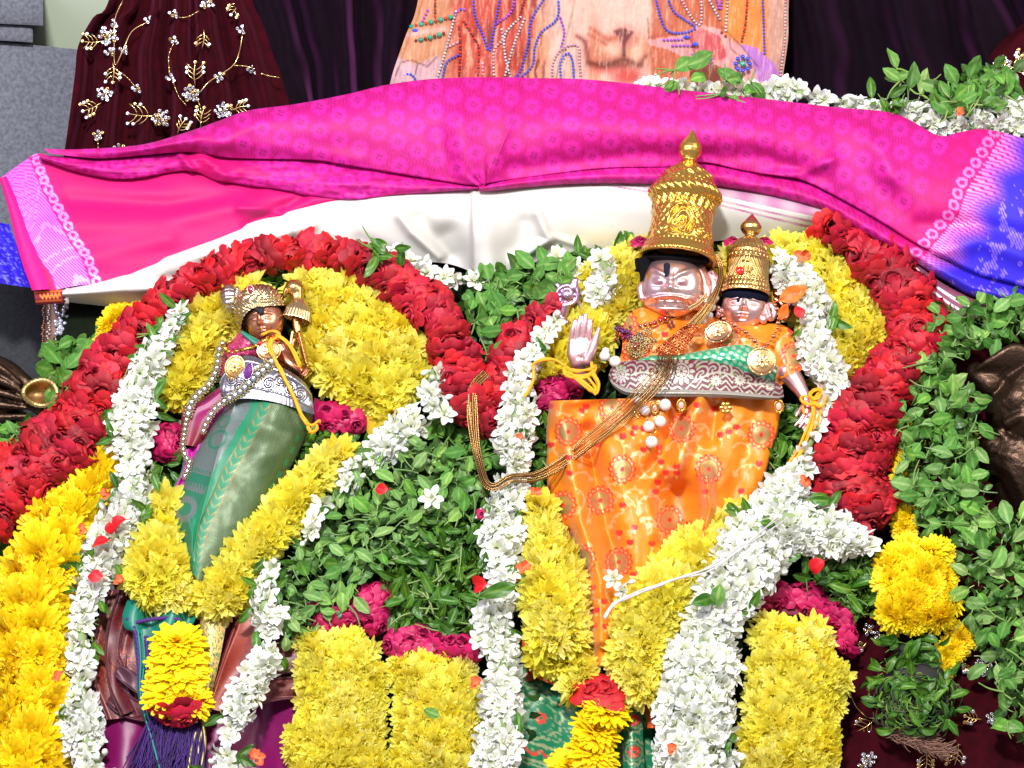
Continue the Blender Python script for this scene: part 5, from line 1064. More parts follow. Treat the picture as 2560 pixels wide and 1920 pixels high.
g = MB(); g.ball((0, 0, 0), (5, 9, 2.5), 7, 10, L4(24, 24, 44)); sub(g, 'forehead_mark', M['hair'], sm, 1846, 747, b0(0, 747) + 153, -10, -6, 0)
def K(x, y, dd, r): return (x, y, b0(0, y) + dd, r)
blob('ear_ornament', [[K(1912, 768, 112, 9), K(1925, 762, 112, 8), K(1935, 775, 112, 9), K(1930, 795, 112, 8), K(1916, 790, 112, 8), K(1912, 768, 112, 7)], [K(1918, 760, 120, 4), K(1926, 790, 124, 4)], [K(1906, 796, 118, 12), K(1908, 800, 118, 11)], [K(1800, 776, 100, 10), K(1796, 788, 100, 8)]], M['copper1'], sm, 1.6)
blob('bronze_attribute', [[K(1945, 700, 70, 26), K(1962, 715, 70, 26), K(1975, 735, 66, 20)], [K(1940, 735, 90, 9), K(1962, 742, 92, 9), K(1976, 752, 90, 10), K(1972, 775, 86, 12), K(1966, 795, 84, 10)], [K(1952, 758, 98, 7), K(1966, 770, 98, 8)], [K(1938, 748, 100, 6), K(1948, 754, 100, 6)], [K(1985, 705, 75, 9), K(1994, 690, 75, 7)]], M['copper2'], sm, 1.8)
blob('arm', [[K(1968, 930, 100, 30), K(1985, 950, 104, 25), K(2004, 978, 108, 18), K(2016, 1000, 110, 14)], [K(2016, 1000, 110, 13), K(2020, 1018, 112, 14), K(2017, 1034, 112, 12)],
             [K(2014, 1030, 112, 7), K(2003, 1048, 112, 6), K(1988, 1064, 110, 3.5)], [K(2020, 1034, 114, 7), K(2010, 1054, 116, 5.5), K(1999, 1068, 114, 3.5)], [K(2025, 1034, 112, 7), K(2018, 1056, 112, 5.5), K(2008, 1072, 110, 3.5)], [K(2030, 1030, 108, 6.5), K(2026, 1052, 108, 5), K(2018, 1066, 106, 3.4)], [K(2008, 1014, 114, 7), K(1996, 1030, 118, 5), K(1990, 1040, 118, 3.5)]], M['copper1'], sm, 1.6, 4)
mb = MB()   # short orange sleeve round the arm
t = np.linspace(0, 1, 30); an = np.linspace(0, 2 * np.pi, 40, endpoint=False); TT, AA = np.meshgrid(t, an, indexing='ij')
cx = 1946 + 32 * TT; cy = 852 + 84 * TT; rr = 40 - 4 * TT + 1.5 * np.sin(AA * 5)
X = cx + rr * np.cos(AA) * .86; Y = cy + rr * np.cos(AA) * -.35; Dd = base(X, Y) + 95 + rr * np.sin(AA)
mb.grid(np.stack([X, Y, Dd], -1), orange_col(X, Y).reshape(-1, 4), cv=True); mb.build('sleeve', M['satin'], sm, world=True)

# ================================================================== jewellery of the right pair
def string_beads(root, pts, n, rf, colf, name='bead', mat='gem', nu=7, nv=9, dd=0):
    c = resample([(*p[:2], p[2]) for p in pts], n=n)
    for i, q in enumerate(c):
        r = rf(i); m_ = MB(); m_.ball((q[0], q[1], q[2] + dd), r, nu, nv, colf(i)); m_.build(name, M[mat], root, world=True)
def pearl(root, X, Y, d, r):
    m_ = MB(); m_.ball((0, 0, 0), r, 14, 20, L4(212, 206, 200)); sub(m_, 'pearl', M['pearl'], root, X, Y, d)
pen = empty('pearl_pendant', 1635, 1040, b0(0, 1040) + 190, 'triangular pendant of white pearls hanging below the silver and maroon waist band', 'pendant')
for X, Y, r in [(1663, 1012, 15.5), (1612, 1026, 13.5), (1651, 1054, 15), (1622, 1066, 14.5), (1629, 1105, 16), (1593, 1000, 10)]:
    pearl(pen, X, Y, float(skirt_d(np.array(X), np.array(Y), np.array(.1), np.array(.45))) + r + 3, r)
mb = MB()
for a, b in [((1665, 985), (1663, 1000)), ((1660, 1028), (1653, 1040)), ((1614, 1040), (1620, 1052)), ((1645, 1068), (1633, 1090)), ((1625, 1080), (1628, 1090)), ((1610, 990), (1612, 1012))]:
    mb.tube([(*a, b0(0, a[1]) + 192), (*b, b0(0, b[1]) + 192)], 1.6, 5, GD)
mb.ball((1629, 1123, b0(0, 1123) + 185), 3.5, 6, 8, GD); mb.build('gold_link', M['gold'], pen, world=True)
ft = empty('pearl_drop', 1525, 895, b0(0, 895) + 160, 'pair of white pearls beside the raised hand at the end of the waist band', 'pendant')
pearl(ft, 1512, 890, b0(0, 890) + 150, 14); pearl(ft, 1514, 878, b0(0, 878) + 140, 10); pearl(ft, 1538, 904, b0(0, 904) + 168, 15)
ft = empty('pearl_drop', 1770, 790, b0(0, 790) + 150, 'cluster of white pearls between the two faces under the gold chains', 'pendant')
for X, Y, r in [(1780, 768, 10), (1773, 788, 10), (1757, 802, 10), (1790, 745, 8), (1762, 778, 7)]: pearl(ft, X, Y, b0(0, Y) + 150, r)
def gold_flower(label, X, Y, d, r, ring=False):
    root = empty('gold_charm', X, Y, d, label, 'charm'); m_ = MB()
    if ring:
        a = np.linspace(0, 6.283, 20); m_.tube([(X + r * .7 * math.cos(q), Y + r * math.sin(q), d) for q in a], 3, 7, GD, False)
        for q in a[::2]: m_.ball((X + (r + 3) * .7 * math.cos(q), Y + (r + 3) * math.sin(q), d), 2.2, 5, 6, GD)
        m_.build('rim', M['gold'], root, world=True); m2 = MB(); m2.ball((X, Y, d - 1), (r * .5, r * .7, 4), 8, 10, L4(230, 170, 150)); m2.build('stone', M['gem'], root, world=True)
    else:
        for k in range(6): m_.ball((X + r * .6 * math.cos(k * 1.047), Y + r * .6 * math.sin(k * 1.047), d), (r * .38, r * .38, 3), 7, 9, GD)
        m_.build('petals', M['gold'], root, world=True); m2 = MB(); m2.ball((X, Y, d + 3), 4.5, 7, 9, L4(240, 180, 120)); m2.build('stone', M['gem'], root, world=True)
gold_flower('gold flower charm hanging under the middle right of the waist band', 1814, 1020, b0(0, 1020) + 196, 17)
gold_flower('oval ring charm hanging at the right end of the waist band', 1947, 1016, b0(0, 1016) + 150, 15, True)
gold_flower('oval ring charm between the upper pearls of the pendant', 1637, 1020, b0(0, 1020) + 186, 13, True)
gold_flower('gold flower charm left of the pearl pendant', 1590, 1038, b0(0, 1038) + 186, 12)
gold_flower('oval crystal charm right of the pearl pendant', 1703, 1013, b0(0, 1013) + 190, 14, True)
# ruby necklace
rb = empty('ruby_necklace', 1640, 820, b0(0, 820) + 165, 'gold necklace of dark red stones below the open mouth with a jewelled plaque', 'necklace')
st = resample([(1722, 768, 160), (1700, 781, 165), (1665, 795, 168), (1630, 808, 168), (1600, 815, 160)], n=11)
def SD(x, y): return b0(x, y) + 85 + 60 * float(ga(x, y, 1640, 860, 100, 90)) + 26 * float(ga(x, y, 1610, 800, 50, 34))
mg = MB(); mg.tube([(q[0] + 3, q[1] + 8, SD(q[0], q[1]) + 8) for q in st], 2.6, 6, GD)
for q in st:
    m_ = MB(); m_.ball((q[0], q[1], SD(q[0], q[1]) + 11), (5.5, 5, 4), 7, 9, L4(110, 6, 22)); m_.build('ruby', M['gem'], rb, world=True)
    mg.ball((q[0] + 5, q[1] + 7, SD(q[0], q[1]) + 10), 3, 5, 6, GD)
for q in resample([(1722, 768, 0), (1745, 755, 0), (1765, 735, 0)], n=14): mg.ball((q[0], q[1], b0(0, q[1]) + 190), 3.4, 5, 6, L4(236, 214, 160, 1)); mg.ball((q[0] + 3, q[1] + 6, b0(0, q[1]) + 188), 3.2, 5, 6, L4(236, 214, 160, 1))
mg.build('gold_setting', M['gold'], rb, world=True)
rc = random.Random(8)
for X, Y, rx, ry in [(1588, 838, 42, 22), (1552, 828, 16, 12), (1555, 838, 24, 14)]:
    for _ in range(16):
        a = rc.uniform(0, 6.28); q = math.sqrt(rc.random()); x_, y_ = X + rx * q * math.cos(a), Y + ry * q * math.sin(a)
        m_ = MB(); m_.ball((x_, y_, SD(x_, y_) + 12 + rc.uniform(0, 8)), rc.uniform(3.5, 6), 6, 8, L4(120, 8, 24) if rc.random() < .8 else L4(40, 20, 110)); m_.build('ruby', M['gem'], rb, world=True)
mb = MB(); pl_ = [(1560, 868), (1590, 830), (1625, 820), (1640, 850), (1615, 880), (1590, 896), (1565, 880)]
q = darts(pl_, 4.6, 260, 6000)
for X, Y in q: mb.ball((X, Y, SD(X, Y) + 14 + rc.uniform(0, 6)), rc.uniform(2.4, 4), 5, 6, L4(228, 206, 150, 1) if rc.random() < .75 else L4(200, 210, 190, 1))
mb.build('plaque', M['gold'], rb, world=True)
m_ = MB(); m_.ball((1588, 868, SD(1588, 868) + 24), (6, 9, 5), 8, 10, L4(120, 6, 20)); m_.build('ruby', M['gem'], rb, world=True)
for X, Y in [(1672, 812), (1680, 806), (1668, 804), (1676, 818), (1684, 814)]:
    m_ = MB(); m_.ball((X, Y, SD(X, Y) + 12), 4.6, 6, 8, L4(110, 6, 20)); m_.build('ruby', M['gem'], rb, world=True)
# chain bundle with filigree slide
ch = empty('gold_chain_bundle', 1450, 1130, b0(0, 1130) + 190, 'bundle of thin gold chains running from the filigree plate down left over the skirt', 'chain')
mb = MB(); G = ruled([(1712, 812), (1640, 872), (1630, 882)], [(1752, 816), (1716, 868), (1702, 886)], 44, 30)
sheet(mb, G, lambda x, y, u, v: base(x, y) + 188 + 5 * bulge(v) + 3.2 * np.sin(x / 2.6 + 3 * fbm(x / 20, y / 20)) * np.sin(y / 2.4 + x / 7) + 5 * ((u < .05) | (u > .95) | (v < .07) | (v > .93)), lambda x, y, u, v: mix(np.tile(L4(176, 96, 56, 1), x.shape + (1,)), L4(232, 150, 90, .8), sstep(-.1, .5, fbm(x / 12, y / 12))))
mb.build('filigree_plate', M['gold'], ch, world=True)
path = [(1672, 886, 198), (1660, 925, 236), (1628, 967, 240), (1600, 997, 232), (1569, 1026, 208), (1520, 1068, 190), (1472, 1104, 186), (1394, 1162, 165), (1336, 1190, 170), (1278, 1194, 190), (1238, 1216, 188), (1214, 1205, 180), (1198, 1155, 160), (1186, 1104, 150), (1178, 1026, 150), (1182, 967, 150), (1215, 930, 140)]
c0_ = resample(path, n=150); Tn = np.gradient(c0_[:, :2], axis=0); Tn /= np.linalg.norm(Tn, axis=1)[:, None]
CG = L4(164, 128, 80, 1)
for k in range(8):
    off = (k - 3.5) * 4.0; sp_ = np.interp(np.arange(150), [0, 12, 60, 95, 110, 128, 150], [1.7, 1.6, 1.0, .62, .6, .9, .7]); ph = k * .9
    o_ = off * sp_ + 2.5 * np.sin(np.arange(150) / 17 + ph)
    X = c0_[:, 0] - Tn[:, 1] * o_; Y = c0_[:, 1] + Tn[:, 0] * o_; Dd = base(X, Y) + c0_[:, 2] + 5 * np.sin(np.arange(150) / 13 + ph * 2) + 3 * (k % 2)
    fine = np.linspace(0, 149, 620); X = np.interp(fine, range(150), X); Y = np.interp(fine, range(150), Y); Dd = np.interp(fine, range(150), Dd)
    m_ = MB(); m_.tube(np.stack([X, Y, Dd], -1), 1.9 + .6 * np.sin(np.arange(620) * 2.1), 6, CG * (np.array([.9, .85, .8, 1]) if k % 3 == 0 else 1)); m_.build('chain', M['oldgold'], ch, world=True)
ch2 = empty('gold_chain_bundle', 1775, 720, b0(0, 720) + 190, 'bundle of gold chains looping down beside the large face to the filigree plate', 'chain')
for k in range(8):
    p = [(1786 + k * 1.2, 636, 150), (1796 + k * 1.6, 668, 150), (1795 + k * 1.4, 700, 160), (1780 + k * 2, 735, 172), (1752 + k * 3.4, 775, 180), (1716 + k * 4.6, 812, 176)]
    c = resample(p, n=140); c[:, 2] += base(c[:, 0], c[:, 1]) + 3 * math.sin(k * 2); m_ = MB(); m_.tube(c, 2.3 + .7 * np.sin(np.arange(140) * 2.1), 6, CG); m_.build('chain', M['oldgold'], ch2, world=True)
def medal(root, X, Y, d, rx, ry, roll, col, yaw=0):
    prof = [(-4, .0), (-4, .96), (-1, 1.02), (1, 1.0), (2, .93), (4, .8), (6, .4), (6.5, .01)]; n = 90; m = 60
    p = np.array(prof); T = np.linspace(0, 1, m); Lx = np.linspace(0, 1, len(p)); z = np.interp(T, Lx, p[:, 0]); r = np.interp(T, Lx, p[:, 1]); a = np.linspace(0, 2 * np.pi, n, endpoint=False)
    Rr, Aa = np.meshgrid(r, a, indexing='ij'); Z = np.repeat(z[:, None], n, 1)
    fr_ = Z > 1; Z = Z + fr_ * (1.6 * np.exp(-((Rr - (.36 + .09 * np.cos(Aa * 8))) / .05) ** 2) + 2.2 * np.exp(-(Rr / .1) ** 2)) + 1.2 * np.exp(-((Rr - .97) / .04) ** 2) * (np.cos(Aa * 40) > 0)
    mb = MB(); mb.grid(np.stack([Rr * np.cos(Aa) * rx, Rr * np.sin(Aa) * ry, Z], -1), col, cv=True); return sub(mb, 'medallion', M['gold'], root, X, Y, d, -12, yaw, roll)
MC = L4(214, 160, 118, 1)
nk = empty('medallion_necklace', 1900, 860, b0(0, 860) + 170, 'necklace of faceted beads with two engraved medallions on the small figure', 'necklace')
medal(nk, 1795, 830, b0(0, 830) + 160, 35, 26, -18 + 40, MC); medal(nk, 1904, 903, b0(0, 903) + 236, 36, 36, 0, L4(224, 172, 116, 1))
for p, n in [([(1795, 770, 150), (1803, 785, 152), (1812, 800, 155), (1835, 812, 160), (1862, 828, 168), (1880, 845, 172), (1900, 868, 214)], 15), ([(1912, 868, 214), (1928, 850, 176), (1940, 828, 150), (1946, 805, 145), (1944, 780, 140), (1938, 762, 140)], 11)]:
    c = resample([(a, b, b0(0, b) + d_) for a, b, d_ in p], n=n)
    for i, q in enumerate(c):
        r = 7 if i % 3 == 0 else 4.4; m_ = MB(); m_.ball(tuple(q), (r, r, r), 5, 6, L4(170, 124, 96, 1)); m_.build('bead', M['gold'], nk, world=True, smooth=False)
m_ = MB(); m_.ball((1910, 868, b0(0, 868) + 226), (5.5, 6, 4), 7, 9, L4(150, 10, 60)); m_.build('ruby', M['gem'], nk, world=True)
# yellow threads
YT = L4(240, 160, 12)
def threads(label, strands, off=150, r=3.0, n=26, cat='thread'):
    mid = strands[0][len(strands[0]) // 2]; root = empty('yellow_thread', mid[0], mid[1], b0(0, mid[1]) + off, label, cat)
    for p in strands:
        for k in range(3):
            c = resample([(q[0] + U(-2.5, 2.5), q[1] + U(-2.5, 2.5), b0(0, q[1]) + off + (q[2] if len(q) > 2 else 0) + U(-3, 3)) for q in p], n=n); m_ = MB(); m_.tube(c, r, 6, YT * np.array([1, U(.8, 1.1), 1, 0])); m_.build('strand', M['thread'], root, world=True)
    return root
el = lambda cx, cy, rx, ry, a0, a1, rot=0, dz=0: [(cx + rx * math.cos(a) * math.cos(rot) - ry * math.sin(a) * math.sin(rot), cy + rx * math.cos(a) * math.sin(rot) + ry * math.sin(a) * math.cos(rot), dz + 12 * math.sin(a)) for a in np.linspace(a0, a1, 9)]
threads('yellow thread wound round the wrist of the raised hand, loops hanging', [el(1450, 912, 38, 16, 0, 3.3), el(1450, 920, 40, 20, -.2, 3.4), el(1445, 928, 36, 18, 0, 3.2), [(1412, 915, 0), (1390, 900, 0), (1360, 898, 0), (1335, 910, -10), (1330, 925, -20)],
        [(1415, 925, 0), (1450, 950, 20), (1480, 975, 24), (1492, 985, 20), (1496, 960, 14), (1484, 935, 8), (1478, 905, 0)], [(1420, 930, 4), (1455, 960, 24), (1478, 978, 24), (1490, 972, 20), (1470, 945, 14)], [(1335, 925, -10), (1332, 950, -10), (1322, 975, 0), (1314, 990, 10)]], 165, 3.2)
threads('yellow thread tied in a bow on the lowered wrist with a long tail', [el(2019, 1000, 18, 10, 0, 6.28, .3, 14), el(2040, 985, 16, 10, 0, 6.28, -.4, 12), el(2050, 1000, 12, 18, 0, 6.28, .3, 10), [(2028, 1000, 14), (2030, 1030, 16), (2014, 1080, 10), (1990, 1130, 4), (1966, 1166, 0)], [(2034, 1000, 14), (2034, 1040, 16), (2020, 1090, 10), (1998, 1135, 4), (1972, 1162, 0)], [(2042, 1000, 12), (2052, 1030, 8), (2038, 1066, 4), (2028, 1080, 0)], [(2010, 1004, 10), (2006, 1020, 12), (2012, 1034, 8)]], 122, 2.8)
orp = empty('orange_petal', 1950, 800, b0(0, 790) + 120, 'long orange petal with a yellow bud beside the small figure', 'petal')
for X, Y, rl, sc_, kd in [(1948, 750, -65, 1.35, 'opetal'), (1950, 800, -20, .8, 'opetal')]: inst(F[kd][0], 'petal', mat_at(X, Y, b0(0, Y) + 140, align((.1, 0, 1), R(rl)), sc_), orp)

# ================================================================== left figure
lf = empty('turbaned_figure', 650, 1000, b0(0, 1000) + 60, 'copper faced figure in a silver gilt turban with side bun, holding a parrot staff', 'figurine')
CBc = L4(186, 112, 80, 1)
sub(ellips(47, 56, 44, face_small, 110, 140, col=L4(214, 146, 116, 1)), 'face', M['copper'], lf, 662, 803, b0(0, 800) + 120, -6, -10, 9)
def turb(x, y):
    return .05 * np.sin(9 * x + 6 * np.sin(5 * y)) * np.cos(7 * y) + .045 * np.sin(np.hypot(x + .1, y - .1) * 26 + 3 * np.arctan2(y - .1, x + .1)) + .05 * ga(x, y, -.1, .2, .3, .25)
tb = MB(); nu, nv = 150, 220; th = np.linspace(.02, 2.05, nu); ph = np.linspace(0, 2 * np.pi, nv, endpoint=False); t_, p_ = np.meshgrid(th, ph, indexing='ij')
front = np.clip(np.cos(p_ + .35), 0, 1); side = np.clip(-np.sin(p_), 0, 1)
lim = 1.52 - .12 * front + .9 * side ** 2 + .45 * np.clip(-np.cos(p_), 0, 1)
t2 = t_ / 2.05 * lim; x_ = np.sin(t2) * np.sin(p_); y_ = np.cos(t2); z_ = np.sin(t2) * np.cos(p_)
rel = 1 + .035 * np.sin(20 * x_ + 7 * np.sin(9 * y_ + 4 * z_)) * np.cos(17 * y_ + 3 * x_) + .03 * np.exp(-((t_ / 2.05 - .80) / .02) ** 2) + .05 * np.exp(-((t_ / 2.05 - .985) / .014) ** 2) * (np.cos(p_ * 46) > -.2) + .012 * np.sin(60 * x_ + 40 * y_)
tb.grid(np.stack([66 * x_ * rel, 70 * y_ * rel, 60 * z_ * rel], -1), L4(206, 184, 140, 1), cv=True)
sub(tb, 'turban', M['gold'], lf, 650, 780, b0(0, 775) + 112, 2, -4, 12)
bn = lathe([(-26, .5), (-24, 14), (-16, 30), (-4, 39), (8, 40), (18, 34), (22, 30), (25, 33), (28, 30), (32, 26), (36, 10)], 160, lambda HH, AA: 2.2 * np.abs(np.sin(AA * 9)) * (HH < 18) + 1.5 * np.cos(AA * 24) * (np.abs(HH - 26) < 4), L4(200, 190, 180, 1), 90)
sub(bn, 'bun', M['gold'], lf, 573, 752, b0(0, 752) + 92, 0, 0, -82, (1, 1, 1))
for nm, X, Y, r, cl, rl in [('ruby', 626, 724, (7.5, 10, 4), L4(150, 6, 50), 0), ('emerald', 637, 760, (6, 6, 4), L4(10, 120, 100), 0)]:
    m_ = MB(); m_.ball((0, 0, 0), r, 9, 12, cl); sub(m_, nm, M['gem'], lf, X, Y, b0(0, Y) + 172, -14, -12, 20)
    m_ = MB(); a = np.linspace(0, 6.283, 20); m_.tube([(r[0] * 1.15 * math.cos(q), r[1] * 1.15 * math.sin(q), 0) for q in a], 1.6, 6, L4(220, 200, 170, 1), False); sub(m_, 'gem_rim', M['gold'], lf, X, Y, b0(0, Y) + 172, -14, -12, 20)
blob('black_mark', [[K(640, 772, 164, 6), K(652, 780, 168, 9), K(650, 788, 166, 5)], [K(658, 768, 166, 6), K(650, 778, 168, 7)]], const(mk('kohl_paste', .8), lin(24, 22, 24)), lf, 1.2, 2)
# parrot staff
pr = empty('parrot_staff', 742, 800, b0(0, 800) + 120, 'gilt parrot finial on a staff beside the turbaned figure', 'staff')
blob('parrot', [[K(733, 719, 124, 21), K(739, 724, 122, 20)], [K(724, 718, 128, 11), K(715, 728, 126, 8), K(711, 737, 124, 4), K(712, 742, 124, 2)], [K(742, 724, 120, 20), K(743, 746, 118, 17), K(742, 764, 118, 18), K(744, 782, 116, 17)], [K(744, 703, 116, 5), K(754, 711, 114, 4), K(760, 724, 112, 3), K(762, 736, 112, 2)]], M['gilt1'], pr, 1.5, 3)
fr2 = lathe([(26, 12), (18, 24), (6, 34), (-6, 38), (-10, 39), (-9, 34), (0, 24)], 180, lambda HH, AA: 2.8 * np.abs(np.sin(AA * 13)) * sstep(22, 8, HH), L4(214, 184, 140, 1), 60)
sub(fr2, 'feather_skirt', M['gold'], pr, 744, 786, b0(0, 786) + 116, -12, 0, -14, (.92, 1.5, .9))
blob('staff_shaft', [[K(741, 800, 112, 13), K(744, 825, 112, 11), K(752, 850, 112, 8), K(760, 885, 116, 7), K(768, 915, 118, 5)], [K(731, 830, 108, 5), K(726, 860, 104, 5), K(722, 880, 100, 6)], [K(748, 832, 122, 4), K(758, 875, 124, 3.5), K(766, 908, 126, 3)]], M['gilt1'], pr, 1.6, 3)
blob('arm', [[K(690, 850, 100, 18), K(703, 880, 108, 20), K(722, 910, 112, 19), K(748, 928, 108, 15)], [K(700, 868, 112, 20), K(712, 884, 112, 16)], [K(738, 905, 104, 10), K(728, 870, 100, 9), K(735, 850, 100, 9)]], M['copper2'], lf, 1.8, 5)
blob('bangle', [[K(745, 945, 112, 3), K(756, 936, 124, 3), K(766, 920, 122, 3), K(768, 908, 112, 3)], [K(752, 950, 110, 3), K(763, 940, 122, 3), K(772, 924, 120, 3)]], M['copper2'], lf, 1.4, 2)
# blouse, waist plate, skirt
mb = MB(); G = ruled([(600, 828), (560, 880), (545, 940)], [(655, 850), (650, 880), (620, 935)], 50, 40)
sheet(mb, G, lambda x, y, u, v: base(x, y) + 100 + 34 * bulge(v, 1) + 6 * fbm(x / 14, y / 14), lambda x, y, u, v: mix(np.tile(L4(160, 30, 84), x.shape + (1,)), L4(214, 120, 150, .6), (fbm(x / 3, y / 3) > .2) * .6))
mb.build('blouse', M['satin'], lf, world=True)
mb = MB(); G = ruled([(600, 832), (640, 866), (660, 872)], [(606, 826), (652, 852), (672, 858)], 20, 8)
sheet(mb, G, lambda x, y, u, v: base(x, y) + 140 + 4 * bulge(v), lambda x, y, u, v: L4(20, 110, 90)); mb.build('collar', M['satin'], lf, world=True)
PT = [(548, 955), (560, 925), (585, 902), (617, 888), (660, 900), (700, 915), (735, 935), (765, 960), (780, 985)]
PBm = [(552, 985), (565, 996), (585, 998), (617, 996), (660, 1000), (700, 1008), (738, 1020), (765, 1030), (786, 1036)]
def plate_d(x, y, u, v):
    d = base(x, y) + 100 + 62 * np.sqrt(np.clip(1 - ((x - 660) / 135) ** 2, 0, 1)) + 10 * bulge(v)
    for cx, cy, s in [(700, 950, 1), (672, 960, -1), (725, 970, 1), (580, 950, -1), (600, 965, 1), (750, 985, -1), (650, 930, 1)]:
        q = np.hypot(x - cx, y - cy); d = d + np.exp(-(q / 17) ** 4) * 2.4 * np.sin(q / 2.0 + s * np.arctan2(y - cy, x - cx))
    return d + 1.8 * np.exp(-((v - .74) / .02) ** 2) + 1.6 * np.exp(-((v - .12) / .02) ** 2)
mb = MB(); sheet(mb, ruled(PT, PBm, 240, 110), plate_d, lambda x, y, u, v: L4(164, 162, 170, 1)); mb.build('waist_plate', M['silver'], lf, world=True)
SL_ = [(575, 990), (560, 1020), (540, 1048), (505, 1104), (478, 1150), (459, 1201), (440, 1250), (428, 1290), (440, 1350), (470, 1425)]
SR_ = [(784, 1026), (778, 1060), (762, 1094), (742, 1140), (715, 1190), (690, 1230), (668, 1275), (630, 1340), (570, 1410), (520, 1470)]
def gskirt_d(x, y, u, v):
    d = base(x, y) + 70 + 78 * np.sqrt(np.clip(1 - (2 * v - 1) ** 2, 0, 1))
    d += crease(x, y, [(590, 1000), (545, 1130), (505, 1280), (480, 1400)], 12, 12) * (v < .36) + ridge(x, y, [(690, 1020), (660, 1130)], 40, 10) - ridge(x, y, [(600, 1050), (700, 1080)], 26, 6) + 5 * fbm(x / 70, y / 70) + ridge(x, y, [(470, 1300), (500, 1420)], 10, 10) * (v < .3)
    return d
def gskirt_c(x, y, u, v):
    TE = L4(10, 120, 96); c = np.tile(L4(8, 138, 100), x.shape + (1,)); yy = u * 480; 
    left = v < .27; brocade = mix(np.tile(L4(20, 112, 104), x.shape + (1,)), L4(172, 138, 156, .5), (np.sin((x + y) * 1.25) > -.35) * .85)
    pais = np.abs(np.hypot((v - .14) * 300, yy - 120) - 30 + yy * .05) < 4; pais |= np.abs(np.hypot((v - .12) * 300 + 8, yy - 70) - 16) < 3
    pais |= (np.abs(((yy) % 999) - 208) < 4) & (np.sin(v * 160) > 0); pais |= (np.abs(yy - 246) < 5) & (np.sin(v * 160) > 0)
    plain = (yy > 216) & (yy < 240); big = (yy > 262) & (np.abs(np.hypot((v - .14) * 260, (yy - 310)) - 26) > 8)
    brocade = mix(brocade, TE, (pais | plain | (big & (yy < 350)) | (yy > 350)) * .9); c = np.where(left[..., None], brocade, c)
    vine_ = (v > .365) & (v < .50); k = (v - .43) / .065; q = (np.abs(np.sin(yy / 7 + np.abs(k) * 2.4)) < .45)
    vc = mix(np.tile(L4(16, 140, 100), x.shape + (1,)), L4(190, 150, 100, .7), (q * (np.abs(k) > .08)) * .6); vc = mix(vc, L4(150, 96, 60, .6), (np.abs(np.abs(k) - .98) < .12) * .9)
    c = np.where(vine_[..., None], vc, c)
    rt = v >= .50; ck = (np.sin(x * .95 + y * .3) * np.sin(y * .95 - x * .3) > -.15)
    gc = mix(np.tile(L4(16, 80, 54, .1), x.shape + (1,)), L4(136, 128, 74, .5), ck * .62); c = np.where(rt[..., None], gc, c)
    ed = (np.abs(v - .93) < .02); return mix(c, L4(20, 134, 90), ed * .7 * (np.sin(yy / 5) > 0)) * np.array([.5, .66, .55, .8])
mb = MB(); sheet(mb, ruled(SL_, SR_, 240, 190), gskirt_d, gskirt_c); mb.build('green_skirt', M['satin'], lf, world=True)
# magenta sash left of the skirt
MG = L4(136, 6, 88); MR = L4(116, 12, 34)
mb = MB(); G = ruled([(548, 968), (500, 1000), (462, 1018), (452, 1060), (450, 1110)], [(590, 1010), (570, 1040), (545, 1060), (520, 1100), (500, 1118)], 70, 40)
sheet(mb, G, lambda x, y, u, v: base(x, y) + 78 + 22 * bulge(v) + 4 * np.sin(v * 12), lambda x, y, u, v: mix(np.tile(MG, x.shape + (1,)), MR, sstep(.45, .8, u + .08 * fbm(x / 20, y / 20)))); mb.build('sash', M['satin'], lf, world=True)
mb = MB(); G = ruled([(452, 1130), (455, 1170), (430, 1230), (414, 1300)], [(520, 1100), (490, 1160), (462, 1220), (436, 1310)], 60, 24)
sheet(mb, G, lambda x, y, u, v: base(x, y) + 66 + 18 * np.abs(np.sin(v * 7)), lambda x, y, u, v: mix(np.tile(L4(186, 24, 150), x.shape + (1,)), L4(20, 130, 100), (v < .12) * 1.0)); mb.build('sash', M['satin'], lf, world=True)
# jewellery of the left figure
gn = empty('gold_necklace', 620, 870, b0(0, 870) + 165, 'gold tube necklace with red stones and two medallions on the turbaned figure', 'necklace')
for a, b in [((556, 862), (566, 878)), ((600, 876), (634, 868)), ((650, 860), (672, 844)), ((566, 858), (580, 852))]:
    m_ = MB(); m_.tube([(a[0], a[1], b0(0, a[1]) + 158), ((a[0] * .5 + b[0] * .5), (a[1] + b[1]) / 2, b0(0, a[1]) + 164), (b[0], b[1], b0(0, b[1]) + 162)], [5.5, 4.6, 5.5], 10, GD); m_.build('tube_bead', M['gold'], gn, world=True)
for X, Y in [(581, 882), (649, 858)]:
    m_ = MB(); m_.ball((X, Y, b0(0, Y) + 172), (6, 6, 5), 8, 10, L4(190, 10, 60)); m_.build('ruby', M['gem'], gn, world=True)
for X, Y in [(572, 879), (591, 878), (640, 864), (658, 852)]:
    m_ = MB(); m_.ball((X, Y, b0(0, Y) + 164), 6, 8, 10, GD); m_.build('bead', M['gold'], gn, world=True)
medal(gn, 587, 918, b0(0, 918) + 166, 25, 31, -14, L4(220, 170, 100, 1)); medal(gn, 672, 876, b0(0, 876) + 158, 31, 27, 10, L4(214, 166, 116, 1), 14)
pg = empty('purple_stone', 621, 928, b0(0, 928) + 180, 'teardrop purple stone in a silver rim on the waist plate', 'gemstone')
a = np.linspace(0, 2 * np.pi, 28, endpoint=False); tx = 13 * np.sin(a) * (1 - .35 * (np.cos(a) * .5 + .5)); ty = 22 * np.cos(a)
m_ = MB(); ring = lambda k, z: np.stack([tx * k, ty * k, 0 * a + z], -1); m_.grid(np.stack([ring(1, -3), ring(1, 1), ring(.62, 6), ring(.02, 6.4)]), L4(96, 10, 110), cv=True)
